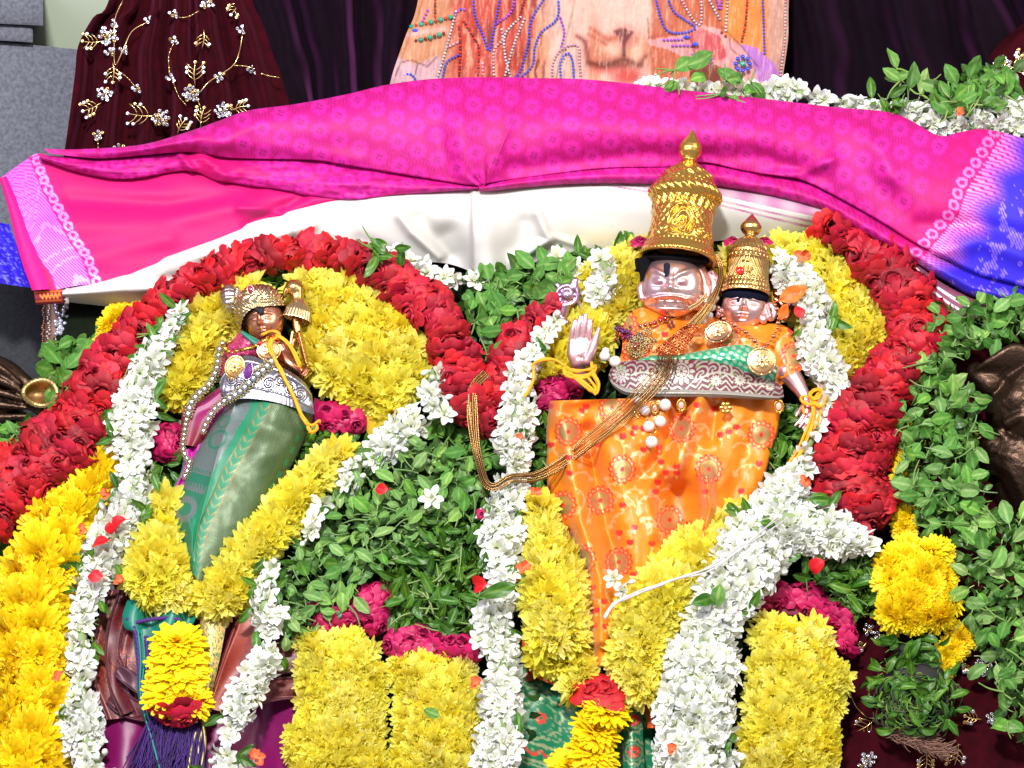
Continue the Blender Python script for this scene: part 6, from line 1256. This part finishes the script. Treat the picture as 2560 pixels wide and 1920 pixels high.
o = m_.build('stone', M['gem'], smooth=False); put(o, mat_at(621, 928, b0(0, 928) + 190, Rloc(-10, -4, -12)), pg)
m_ = MB(); q = np.vstack([np.stack([tx * 1.08, ty * 1.08, 0 * a], -1)]); m_.grid(np.stack([q + np.array([0, 0, -3]), q + np.array([0, 0, 2]), q * .92 + np.array([0, 0, 2.4]), q * .92 + np.array([0, 0, -3])]), SV, cv=True)
o = m_.build('rim', M['silver']); put(o, mat_at(621, 928, b0(0, 928) + 190, Rloc(-10, -4, -12)), pg)
cn = empty('crystal_necklace', 500, 1030, b0(0, 1030) + 150, 'long necklace of clear round crystals in beaded rims, trailing left of the green skirt', 'necklace')
def crystals(p, n, r0, r1):
    c = resample([(a, b, b0(0, b) + d_) for a, b, d_ in p], n=n)
    for i, q in enumerate(c):
        r = r0 + (r1 - r0) * i / n; m_ = MB()
        for k in range(9): m_.ball((q[0] + r * math.cos(k * .698), q[1] + r * math.sin(k * .698), q[2]), r * .30, 5, 6, L4(186, 172, 120, 1))
        m_.build('beaded_rim', M['crystal'], cn, world=True); m_ = MB(); m_.ball(tuple(q + [0, 0, 2]), (r * .72, r * .72, r * .5), 5, 7, L4(160, 164, 172, .5)); m_.build('crystal', M['crystal'], cn, world=True, smooth=False)
crystals([(556, 860, 130), (547, 880, 134), (541, 925, 130), (520, 965, 134), (500, 982, 126), (478, 1008, 122), (470, 1036, 110)], 14, 9, 11)
crystals([(678, 905, 168), (660, 925, 176), (638, 942, 178), (606, 975, 170), (582, 992, 160), (562, 1002, 150), (536, 1024, 140), (516, 1056, 128), (508, 1078, 120)], 17, 14, 7)
crystals([(466, 1050, 104), (460, 1085, 100), (457, 1118, 100), (466, 1145, 104), (474, 1152, 104), (470, 1172, 100), (462, 1190, 100)], 13, 6, 8)
threads('yellow thread hanging from the neck of the turbaned figure across the waist plate, frayed end', [[(655, 838, 10), (682, 828, 20), (700, 838, 20), (680, 850, 22), (672, 868, 26)], [(674, 850, 22), (672, 870, 26), (686, 900, 30), (702, 925, 34), (722, 965, 34), (738, 1000, 30), (752, 1035, 24), (766, 1062, 14)], [(680, 846, 22), (680, 872, 26), (692, 905, 30), (712, 945, 34), (734, 990, 32), (750, 1030, 24), (768, 1056, 14)],
        [(690, 838, 22), (708, 850, 22), (728, 872, 20), (742, 900, 18), (750, 920, 14)], [(696, 836, 22), (716, 856, 22), (738, 885, 18), (752, 915, 14)], [(764, 1056, 14), (780, 1062, 10), (796, 1052, 8), (800, 1058, 8)], [(766, 1060, 14), (772, 1075, 10), (780, 1082, 6), (792, 1072, 6), (790, 1060, 6)], [(768, 1060, 12), (776, 1080, 8)]], 142, 2.7, 30)

# ================================================================== bronze lions of the throne, jewelled strip
def Q(x, y, d, r): return (x, y, d, r)
bl = empty('bronze_lion', 60, 1000, -60, 'weathered bronze lion ornament at the left edge, only its rimmed ear in view', 'ornament')
blob('head', [[Q(-120, 1000, -120, 130), Q(-40, 1020, -110, 100)], [Q(-60, 930, -60, 60), Q(10, 940, -50, 44), Q(60, 960, -40, 26)], [Q(-40, 1060, -60, 70), Q(40, 1060, -60, 40), Q(100, 1075, -70, 20)], [Q(20, 1000, -40, 26), Q(70, 1010, -20, 14), Q(120, 1040, -30, 14)]] + [[Q(-80, 900 + 34 * k, -20, 14), Q(-10, 915 + 32 * k, 0, 11), Q(50 + 5 * k, 960 + 20 * k, -6, 6)] for k in range(5)], M['bronze1'], bl, 4, 3)
mb = MB(); a = np.linspace(0, 2 * np.pi, 60); rx = 42 * (1 - .25 * np.cos(a)); mb.tube([(100 + 42 * math.cos(t) * (1), 982 + 32 * math.sin(t) * (1 + .15 * math.cos(t)), 10 + 10 * math.cos(t * 2)) for t in a], [6 + 1.2 * math.cos(t * 24) for t in a], 10, L4(196, 170, 110, 1), False); mb.build('ear_rim', M['bronze'], bl, world=True)
mb = MB(); x, y = np.meshgrid(np.linspace(-1, 1, 20), np.linspace(-1, 1, 20)); rr = np.hypot(x, y); k = 1 / np.maximum(1, rr)
mb.grid(np.stack([98 + 40 * x * k, 982 + 30 * y * k, 4 - 26 * (1 - np.minimum(1, rr) ** 2)], -1), L4(150, 112, 66, 1)); mb.build('ear', M['bronze'], bl, world=True)
br = empty('bronze_lion', 2520, 1100, 20, 'dark bronze lion head with combed mane at the right edge behind the basil', 'ornament')
ch_ = [[Q(2640, 1010, 0, 170), Q(2660, 1150, 20, 170)], [Q(2520, 1030, 60, 60), Q(2560, 1000, 90, 60)], [Q(2500, 1130, 70, 60), Q(2560, 1160, 90, 80), Q(2600, 1240, 90, 80)], [Q(2480, 960, 60, 36), Q(2440, 930, 50, 26)], [Q(2540, 1230, 60, 60), Q(2600, 1300, 60, 90)]]
for k in range(9):
    a = -2.5 + k * .16; ch_.append([Q(2590 + 20 * k, 900 + 3 * k, 90, 14), Q(2540 + 10 * k, 870 + 6 * k, 100, 13), Q(2480 + 16 * k, 900 + 2 * k, 95, 11), Q(2430 + 14 * k, 930 + 8 * k, 70, 5)])
ch_ += [[Q(2520, 1058, 120, 16), Q(2560, 1040, 140, 16), Q(2600, 1050, 140, 12)], [Q(2500, 1080, 110, 12), Q(2530, 1105, 130, 12), Q(2580, 1110, 150, 12)], [Q(2480, 1150, 100, 10), Q(2530, 1170, 140, 10), Q(2600, 1180, 160, 10)], [Q(2480, 1180, 100, 8), Q(2540, 1200, 130, 8), Q(2600, 1205, 150, 8)]]
blob('head', ch_, M['bronze1'], br, 4, 3)
mb = MB(); G = ruled([(2600, 1010), (2545, 1060), (2515, 1100)], [(2640, 1040), (2590, 1080), (2545, 1110)], 20, 12)
js = empty('jewelled_strip', 145, 860, -120, 'upright strip crusted with clear stones and copper beads under the cloth end at left', 'trim')
mb = MB(); G = ruled([(108, 740), (112, 820), (106, 900), (98, 990)], [(182, 740), (188, 820), (196, 900), (190, 990)], 60, 20)
sheet(mb, G, lambda x, y, u, v: -150 + 26 * np.sin(u * 3) + 16 * bulge(v), lambda x, y, u, v: L4(120, 92, 80, .6)); mb.build('band', M['satin'], js, world=True)
for col_, w0, w1, cnt, r, cc in [('stone_row', .42, .95, 120, 7, (190, 192, 204)), ('bead_row', .16, .24, 46, 4, (200, 180, 170)), ('bead_row', .0, .06, 46, 3.6, (160, 100, 76))]:
    mb = MB()
    for i in range(cnt):
        u_ = (i + .5) / cnt; v_ = U(w0, w1); X = 108 - 8 * u_ + (76 + 12 * u_) * v_; Y = 742 + 246 * u_
        mb.ball((X, Y, -150 + 26 * math.sin(u_ * 3) + 16 * math.sin(math.pi * v_) + 3), r * U(.7, 1.1), 5, 7, L4(*cc, 1) * U(.8, 1.1))
    mb.build(col_, M['crystal'], js, world=True, smooth=False)

# ================================================================== lower cloths
def cloth(name, label, mat, pieces, cat='cloth'):
    a = pieces[0]; mx_ = a[1][len(a[1]) // 2]; root = empty(name, mx_[0], mx_[1], b0(0, mx_[1]) + 20, label, cat)
    for pn, A, B, df, cf in pieces:
        mb = MB(); sheet(mb, ruled(A, B, 90, 60), df, cf); mb.build(pn, M[mat], root, world=True)
    return root
MGC = L4(118, 6, 82); CPC = L4(104, 22, 22); PLM = L4(60, 8, 34)
def cop(x, y, u, v, s=0.0):
    c = np.tile(CPC, x.shape + (1,)); c = mix(c, PLM, sstep(-.3, .5, fbm(x / 60 + s, y / 60)) * .7)
    return mix(c, L4(190, 110, 76, .8), (fbm(x / 2.0, y / 2.0 + s) > .1) * (.15 + .5 * sstep(-.1, .4, fbm(x / 30, y / 40 + s))))
cloth('magenta_skirt_cloth', 'plain magenta purple cloth with soft vertical folds at the bottom left', 'satin', [
    ('panel', [(250, 1560), (190, 1700), (110, 1820), (90, 2000)], [(770, 1540), (770, 1700), (775, 1850), (780, 2000)], lambda x, y, u, v: base(x, y) + 10 + 26 * np.sin(x / 34 + .006 * y + 2 * fbm(x / 200, y / 300)) + 12 * fbm(x / 50, y / 120), lambda x, y, u, v: MGC)])
def rib(lo, k=0.0, e=9): return lambda x, y, u, v: base(x, y) + lo + 7 * bulge(v) + e * np.exp(-((v - .06) / .07) ** 2) + e * .8 * np.exp(-((v - .95) / .06) ** 2) + 12 * k * v + 5 * np.sin(u * 9 + v * 3)
GRV = L4(78, 44, 58, .3)
def copx(x, y, u, v):
    c = cop(x, y, u, v, 3); return mix(c, GRV, ((v < .1) | (v > .93)) * .9)
cloth('copper_pleated_cloth', 'copper and maroon brocade pleats looped on both sides of the marigold cluster', 'satin', [
    ('pleat', [(286, 1440), (250, 1520), (228, 1610), (228, 1700), (262, 1800)], [(352, 1440), (338, 1540), (322, 1620), (318, 1700), (350, 1790)], rib(46, 1), copx),
    ('pleat', [(300, 1470), (268, 1560), (262, 1640), (272, 1720), (300, 1790)], [(340, 1460), (312, 1560), (300, 1640), (312, 1710), (352, 1770)], rib(70, -1), lambda x, y, u, v: mix(copx(x, y, u, v), PLM, .45)),
    ('pleat', [(296, 1630), (296, 1660), (330, 1700), (400, 1740)], [(330, 1560), (352, 1590), (390, 1620), (436, 1650)], rib(58, 1), copx),
    ('inner_pleat', [(286, 1690), (310, 1712), (350, 1738), (420, 1760)], [(300, 1660), (330, 1676), (366, 1700), (420, 1716)], rib(78, 0, 4), lambda x, y, u, v: np.tile(GRV, x.shape + (1,))),
    ('pleat', [(262, 1760), (300, 1790), (360, 1806), (430, 1810)], [(300, 1700), (330, 1740), (380, 1760), (430, 1764)], rib(50, 1), lambda x, y, u, v: mix(copx(x, y, u, v), GRV, .5)),
    ('pleat', [(610, 1470), (588, 1550), (552, 1650), (514, 1770)], [(690, 1460), (662, 1560), (628, 1660), (560, 1780)], rib(56, 1), lambda x, y, u, v: mix(copx(x, y, u, v), L4(150, 46, 12, .2), .5 * (v < .6))),
    ('pleat', [(560, 1700), (620, 1640), (700, 1604), (790, 1596)], [(560, 1790), (600, 1730), (690, 1690), (790, 1680)], rib(48, 1), lambda x, y, u, v: mix(copx(x, y, u, v), PLM, .6)),
    ('pleat', [(600, 1740), (660, 1700), (720, 1690), (790, 1694)], [(600, 1790), (660, 1762), (720, 1750), (790, 1752)], rib(54, -1), lambda x, y, u, v: mix(copx(x, y, u, v), GRV, .3)),
    ('pleat', [(128, 1560), (132, 1640), (140, 1740), (130, 1800)], [(190, 1570), (190, 1640), (200, 1700), (190, 1800)], rib(40, 1), lambda x, y, u, v: mix(cop(x, y, u, v, 9), PLM, .7)),
    ('green_edge', [(112, 1530), (118, 1600), (124, 1665)], [(136, 1528), (140, 1600), (142, 1668)], lambda x, y, u, v: base(x, y) + 66 + 6 * bulge(v), lambda x, y, u, v: L4(10, 90, 60))])
cloth('teal_silk_end', 'teal silk end with a purple hem and a gold border strip behind the marigold cluster', 'satin', [
    ('panel', [(318, 1500), (306, 1540), (312, 1570), (330, 1580)], [(520, 1440), (500, 1520), (470, 1580), (440, 1600)], lambda x, y, u, v: base(x, y) + 92 + 16 * np.sin(v * 12) + 8 * bulge(u), lambda x, y, u, v: L4(8, 112, 92)),
    ('panel', [(330, 1570), (340, 1660), (345, 1740), (360, 1800)], [(390, 1575), (390, 1660), (380, 1740), (380, 1800)], lambda x, y, u, v: base(x, y) + 84 + 10 * bulge(v), lambda x, y, u, v: L4(8, 96, 84)),
    ('gold_border', [(505, 1460), (500, 1560), (500, 1680), (500, 1810)], [(572, 1500), (562, 1580), (540, 1690), (506, 1815)], lambda x, y, u, v: base(x, y) + 84 + 12 * bulge(v), lambda x, y, u, v: mix(np.tile(L4(70, 110, 60, .1), x.shape + (1,)), L4(216, 170, 104, .85), (fbm(x / 2.4, y / 2.4) > -.1) * .85))])
fr_ = empty('purple_tassel', 430, 1850, b0(0, 1850) + 80, 'purple silk tassel with teal cord hanging below the marigold cluster', 'tassel')
mb = MB(); rq = random.Random(4)
for _ in range(420):
    x0 = rq.uniform(378, 508); y0 = 1785 + rq.uniform(-15, 20); x1 = x0 + rq.uniform(-60, 30) - (512 - x0) * .2; d0 = 80 + rq.uniform(0, 30)
    p = catmull([(x0, y0, b0(0, y0) + d0), ((x0 + x1) / 2 + rq.uniform(-10, 10), y0 + 80, b0(0, y0 + 80) + d0 + 6), (x1, y0 + rq.uniform(120, 220), b0(0, y0 + 160) + d0)], 7); mb.tube(p, 1.5, 4, L4(58, 16, 104) * rq.uniform(.35, 1.2), False)
tag(mb.build('fringe', M['thread'], fr_, world=True), kind='stuff')
for p in [[(345, 1575), (352, 1650), (350, 1720), (362, 1790), (380, 1850), (400, 1925)], [(352, 1575), (362, 1640), (356, 1720), (372, 1800)]]:
    mb = MB(); c = resample([(a, b, b0(0, b) + 112) for a, b in p], n=50); mb.tube(c, 2.4, 6, L4(10, 130, 110)); mb.build('teal_cord', M['thread'], fr_, world=True)
for p in [[(318, 1545), (335, 1570), (345, 1620), (350, 1700), (362, 1780)], [(326, 1560), (370, 1550), (420, 1545), (450, 1550)], [(365, 1590), (372, 1680), (360, 1760), (372, 1800)]]:
    mb = MB(); c = resample([(a, b, b0(0, b) + 108) for a, b in p], n=70); mb.tube(c, 5 + 1.6 * np.sin(np.arange(70) * 1.7), 8, L4(70, 26, 110)); mb.build('purple_cord', M['thread'], fr_, world=True)
for p in [[(515, 1790), (500, 1850), (490, 1925)], [(505, 1800), (512, 1860), (500, 1930)], [(490, 1830), (478, 1870), (470, 1930)]]:
    mb = MB(); c = resample([(a, b, b0(0, b) + 108) for a, b in p], n=30); mb.tube(c, 4.5, 7, L4(150, 140, 70, .6)); mb.build('gold_cord', M['satin'], fr_, world=True)
def gbro(x, y, u, v):
    c = np.tile(L4(4, 108, 72), x.shape + (1,)); SL = L4(190, 200, 150, .7)
    for cx, cy, r in [(1352, 1795, 52), (1500, 1880, 46), (1330, 1690, 30), (1585, 1800, 30), (1585, 1880, 30)]:
        q = np.hypot(x - cx, y - cy); th = np.arctan2(y - cy, x - cx)
        c = mix(c, SL, (np.abs(q - r * (1 + .08 * np.cos(th * 10))) < 2.4) * .7 + (np.abs(q - r * .7) < 1.6) * .35); c = mix(c, RDM, ((q < 17 * (.55 + .45 * np.abs(np.cos(th * 4)))) & (q > 5)) * 1.0)
    dd_ = y - (1862 + (x - 1290) * .32); c = mix(c, SL, ((np.abs(dd_ + 18) < 3) | (np.abs(dd_ - 26) < 3) | (np.abs(dd_ - 36) < 2)) * .8); c = mix(c, RDM, ((np.abs(dd_ - 4 - 7 * np.sin(x / 7)) < 4)) * .95)
    return mix(c, SL, (fbm(x / 5, y / 5) > .3) * .5)
cloth('green_brocade_cloth', 'green brocade cloth with red flowers and silver rings at the bottom centre', 'satin', [
    ('panel', [(1308, 1640), (1300, 1760), (1296, 2000)], [(1640, 1680), (1630, 1800), (1640, 2000)], lambda x, y, u, v: base(x, y) + 14 + 22 * np.sin(x / 46 + y / 90) + 10 * fbm(x / 70, y / 70), gbro),
    ('rolled_edge', [(1568, 1720), (1560, 1800), (1556, 2000)], [(1606, 1710), (1606, 1800), (1616, 2000)], lambda x, y, u, v: base(x, y) + 60 + 22 * bulge(v), gbro),
    ('orange_lining', [(1600, 1690), (1612, 1760), (1618, 1820)], [(1660, 1680), (1660, 1740), (1650, 1820)], lambda x, y, u, v: base(x, y) + 50 + 14 * bulge(v), lambda x, y, u, v: L4(206, 80, 20)),
    ('orange_lining', [(1305, 1600), (1310, 1650), (1330, 1690)], [(1420, 1620), (1420, 1680), (1400, 1720)], lambda x, y, u, v: base(x, y) + 44 + 12 * bulge(v), lambda x, y, u, v: mix(np.tile(L4(206, 80, 20), x.shape + (1,)), RDM, (fbm(x / 9, y / 9) > .2) * .8))])
# ================================================================== marigold clusters seen edge on
def cluster(label, items, off):
    X, Y = items[0][:2]; root = empty('marigold_cluster', X, Y, b0(0, Y) + off, label, 'flowers')
    for x_, y_, k, sc_, nx, ny, nz in items:
        inst(random.choice(F[k]), NM[k], mat_at(x_, y_, b0(0, y_) + off, align((nx, ny, nz), U(0, 6)), sc_), root)
cluster('hanging cluster of four deep yellow marigolds with a red rose underneath, left', [(447, 1775, 'rose', (1.3, 1.3, .8), .2, -1, .5), (425, 1790, 'rose', (1.1, 1.1, .8), -.2, -1, .8), (465, 1795, 'rose', (1.0, 1.0, .8), .5, -1, .8), (430, 1728, 'mari', (1.55, 1.55, 1.0), .35, 1, .75), (478, 1745, 'mari', (1.3, 1.3, 1.0), .35, 1, .75), (443, 1682, 'mari', (1.65, 1.65, 1.0), .1, 1, .9), (446, 1640, 'mari', (1.6, 1.6, 1.0), 0, 1, .9), (444, 1600, 'mari', (1.5, 1.5, 1.0), 0, 1, .7)], 145)
cluster('diagonal cluster of marigolds under a dark red rose at the bottom centre', [(1508, 1725, 'rose', (1.3, 1.3, .8), 0, .9, .8), (1480, 1730, 'rose', (1.1, 1.1, .8), -.3, .9, .8), (1520, 1768, 'mari', (1.45, 1.35, .85), .35, 1, .55), (1492, 1822, 'mari', (1.45, 1.35, .9), .45, 1, .65), (1484, 1876, 'mari', (1.4, 1.3, .9), .4, 1, .7), (1425, 1912, 'mari', (1.2, 1.2, .9), .1, .8, .9), (1490, 1930, 'mari', (1.3, 1.2, .9), .2, 1, .7)], 130)
# ================================================================== mossy fibre ball
ms = empty('mossy_ball', 2290, 1740, b0(0, 1740) + 80, 'tangled ball of wilted green stems and brown fibre below the marigold block', 'plant bundle')
mb = MB(); mb.ball((2290, 1745, b0(0, 1745) + 60), (98, 100, 50), 14, 20, L4(12, 12, 8)); mb.ball((2270, 1650, b0(0, 1650) + 40), (40, 50, 24), 10, 14, L4(12, 12, 8)); mb.build('core', M['plain'], ms, world=True)
mb = MB()
for _ in range(260):
    a = rq.uniform(0, 6.28); q = rq.uniform(.2, 1); X = 2290 + 110 * q * math.cos(a); Y = 1745 + 110 * q * math.sin(a); d = b0(0, Y) + 60 + 62 * math.sqrt(max(0, 1 - q * q)); b = a + rq.uniform(1, 2.2); l = rq.uniform(20, 50)
    mb.tube(catmull([(X, Y, d), (X + l * .5 * math.cos(b), Y + l * .5 * math.sin(b), d + rq.uniform(2, 14)), (X + l * math.cos(b + .5), Y + l * math.sin(b + .5), d)], 6), rq.uniform(1.2, 3), 5, L4(*rq.choice([(70, 110, 50), (110, 140, 60), (60, 60, 50), (46, 84, 40), (90, 84, 70)])))
tag(mb.build('stem', M['leaf'], ms, world=True), kind='stuff')
mb = MB()
for _ in range(300):
    t = rq.random(); X = 2215 + 150 * t + rq.uniform(-10, 10); Y = 1830 + 50 * t + rq.uniform(-16, 14); b = rq.uniform(-.5, .9); l = rq.uniform(14, 40); d = b0(0, Y) + 70 + rq.uniform(0, 22)
    mb.tube(catmull([(X, Y, d), (X + l * .5 * math.cos(b), Y + l * .5 * math.sin(b) + rq.uniform(-5, 5), d + 5), (X + l * math.cos(b), Y + l * math.sin(b), d)], 5), 1.0, 4, L4(126, 90, 74) * rq.uniform(.6, 1.3), False)
tag(mb.build('fibre', M['thread'], ms, world=True), kind='stuff')
for _ in range(95):
    a = U(0, 6.28); q = math.sqrt(random.random()); X = 2285 + 112 * q * math.cos(a); Y = 1735 + 118 * q * math.sin(a)
    if Y > 1830: continue
    inst(random.choice(F['lime']), 'leaf', mat_at(X, Y, b0(0, Y) + 75 + 62 * math.sqrt(1 - q * q), align((U(-.8, .8), U(-.8, .8), 1), U(0, 6.28)), U(.6, 1.0)), ms)
for _ in range(26):
    X = U(2200, 2350); Y = U(1600, 1680); inst(random.choice(F['lime']), 'leaf', mat_at(X, Y, b0(0, Y) + 110, align((U(-.8, .8), U(-.8, .8), 1), U(0, 6.28)), U(.7, 1.1)), ms)
# ================================================================== loose pieces
mb = MB(); c = resample([(1512, 1545, 262), (1535, 1510, 262), (1598, 1481, 250), (1688, 1448, 245), (1770, 1423, 240), (1852, 1370, 250), (1934, 1308, 250), (1960, 1290, 235)], n=80); c[:, 2] += base(c[:, 0], c[:, 1]) - 0
ws = empty('white_cotton_thread', 1700, 1440, b0(0, 1440) + 245, 'loose white cotton thread lying diagonally over the yellow and white garlands', 'thread')
for k in range(3):
    m_ = MB(); cc = c.copy(); tt = np.arange(80) / 79; cc[:, 0] += 2.5 * np.sin(np.arange(80) / 5 + k * 2.1); cc[:, 1] += (2.6 * np.cos(np.arange(80) / 5 + k * 2.1)) + (k - 1) * 9 * tt ** 2; m_.tube(cc, np.linspace(3.0, 1.1, 80) * (1 + .25 * np.sin(np.arange(80) * 1.3)), 6, L4(196, 190, 192)); m_.build('strand', M['thread'], ws, world=True)
def loose(name, label, kind, X, Y, off, sc_, rl, nrm=(0, .2, 1), cat='petal', mesh=0):
    o = inst(F[kind][mesh % len(F[kind])], name, mat_at(X, Y, b0(0, Y) + off, align(nrm, R(rl)), sc_)); tag(o, label, cat); return o
loose('fallen_petal', 'pointed red petal on the left jasmine, upper of three', 'redpetal', 272, 1305, 190, .55, 100)
loose('fallen_petal', 'curled red petal at the right edge of the left jasmine beside the yellow ball', 'redpetal', 315, 1298, 190, .8, 20, (0, 1, .6), mesh=1)
loose('fallen_petal', 'red petal lying level on the left jasmine just above the chrysanthemum ball', 'redpetal', 272, 1350, 195, .8, 8, (0, .8, .6))
loose('fallen_petal', 'red petal beside the copper pleat top under the left jasmine', 'redpetal', 258, 1440, 185, .7, 0, mesh=2)
loose('orange_flower', 'small orange flower on the left jasmine beside the marigold garland', 'orangefl', 262, 1235, 190, 0.58, 100)
loose('orange_flower', 'orange petal tip behind the top of the chrysanthemum ball strand at left', 'orangefl', 205, 1320, 190, 0.50, 90, mesh=1)
loose('orange_flower', 'orange flower bud on the copper pleats at the lower left', 'orangefl', 300, 1450, 170, 0.58, 50, mesh=2)
loose('orange_flower', 'salmon orange flower low on the left jasmine at its outer edge', 'orangefl', 145, 1690, 200, 0.58, 40)
loose('orange_flower', 'orange flower at the foot of the thin jasmine strand', 'orangefl', 640, 1890, 190, 0.79, 120, mesh=1)
loose('orange_flower', 'orange flower between the right yellow block and the middle jasmine', 'orangefl', 1190, 1705, 200, 0.68, 70, mesh=2)
loose('orange_flower', 'orange flower across the middle jasmine beside the yellow strand top', 'orangefl', 1310, 1418, 235, 0.72, 0)
loose('orange_flower', 'red orange bud crossing the middle jasmine from the green leaves', 'redpetal', 1218, 1460, 225, .9, 0, mesh=1)
loose('orange_flower', 'small red orange flower inside the middle jasmine below the rose dip', 'orangefl', 1300, 1092, 200, 0.43, 0, mesh=2)
loose('orange_flower', 'orange flower beside the middle jasmine under the gold chains', 'orangefl', 1340, 1230, 190, 0.58, -30)
loose('orange_flower', 'orange flower by the end of the yellow tail on the right jasmine', 'orangefl', 2015, 1205, 200, 0.58, -60, mesh=1)
loose('orange_flower', 'orange flower low in the broad right jasmine garland', 'orangefl', 1680, 1870, 265, 0.61, 80, mesh=2)
loose('orange_flower', 'orange bud in the top right jasmine above the magenta silk', 'orangefl', 2398, 280, 160, 0.47, 80)
loose('orange_flower', 'orange flower among leaves on the jasmine at the crown of the small figure', 'orangefl', 2010, 640, 170, 0.72, -20, mesh=1)
loose('orange_flower', 'orange bud with green leaves on the jasmine beside the small face', 'redpetal', 2005, 795, 180, .6, -70, mesh=2)
loose('fallen_petal', 'dark red petal on the grey green basil at the centre', 'redpetal', 970, 1222, 160, .6, 0)
loose('fallen_petal', 'pink petal at the lower right rim of the basil beside the middle jasmine', 'prose', 1205, 1285, 130, .3, 0, cat='petal')
loose('fallen_petal', 'pink petal on the green leaves left of the marigold block', 'redpetal', 2060, 1402, 190, .8, 30, (0, .8, 1), mesh=1)
loose('fallen_petal', 'pink rose petal beside the rim of the tall crown', 'prose', 1600, 605, 95, .55, 0, (0, 1, .6))
loose('fallen_petal', 'pink rose petal left of the small gold crown', 'prose', 1832, 603, 110, .45, 0, (0, 1, .6), mesh=1)
loose('fallen_petal', 'pink rose petal right of the small gold crown', 'prose', 1912, 602, 110, .4, 0, (0, 1, .6), mesh=2)
loose('jasmine_flower', 'single white jasmine lying on the basil at the centre', 'jas', 1080, 1245, 165, 1.2, 0, cat='flower')
loose('green_leaf', 'long dark green leaf crossing the middle jasmine and the yellow strand', 'lime', 1290, 1462, 240, 1.7, 18, cat='leaf', mesh=1)
loose('green_leaf', 'green leaf lying on the right yellow block at the bottom', 'leaf', 1100, 1790, 250, .8, -20, cat='leaf')
loose('green_leaf', 'large leaf over the left side of the broad right jasmine', 'lime', 1730, 1510, 265, 1.5, 200, cat='leaf', mesh=2)
loose('green_leaf', 'leaf on the broad right jasmine below the white thread', 'leaf', 1800, 1460, 270, 1.1, 80, cat='leaf', mesh=3)
loose('green_leaf', 'leaf near the top of the broad right jasmine', 'lime', 1900, 1305, 250, 1.0, 170, cat='leaf', mesh=3)
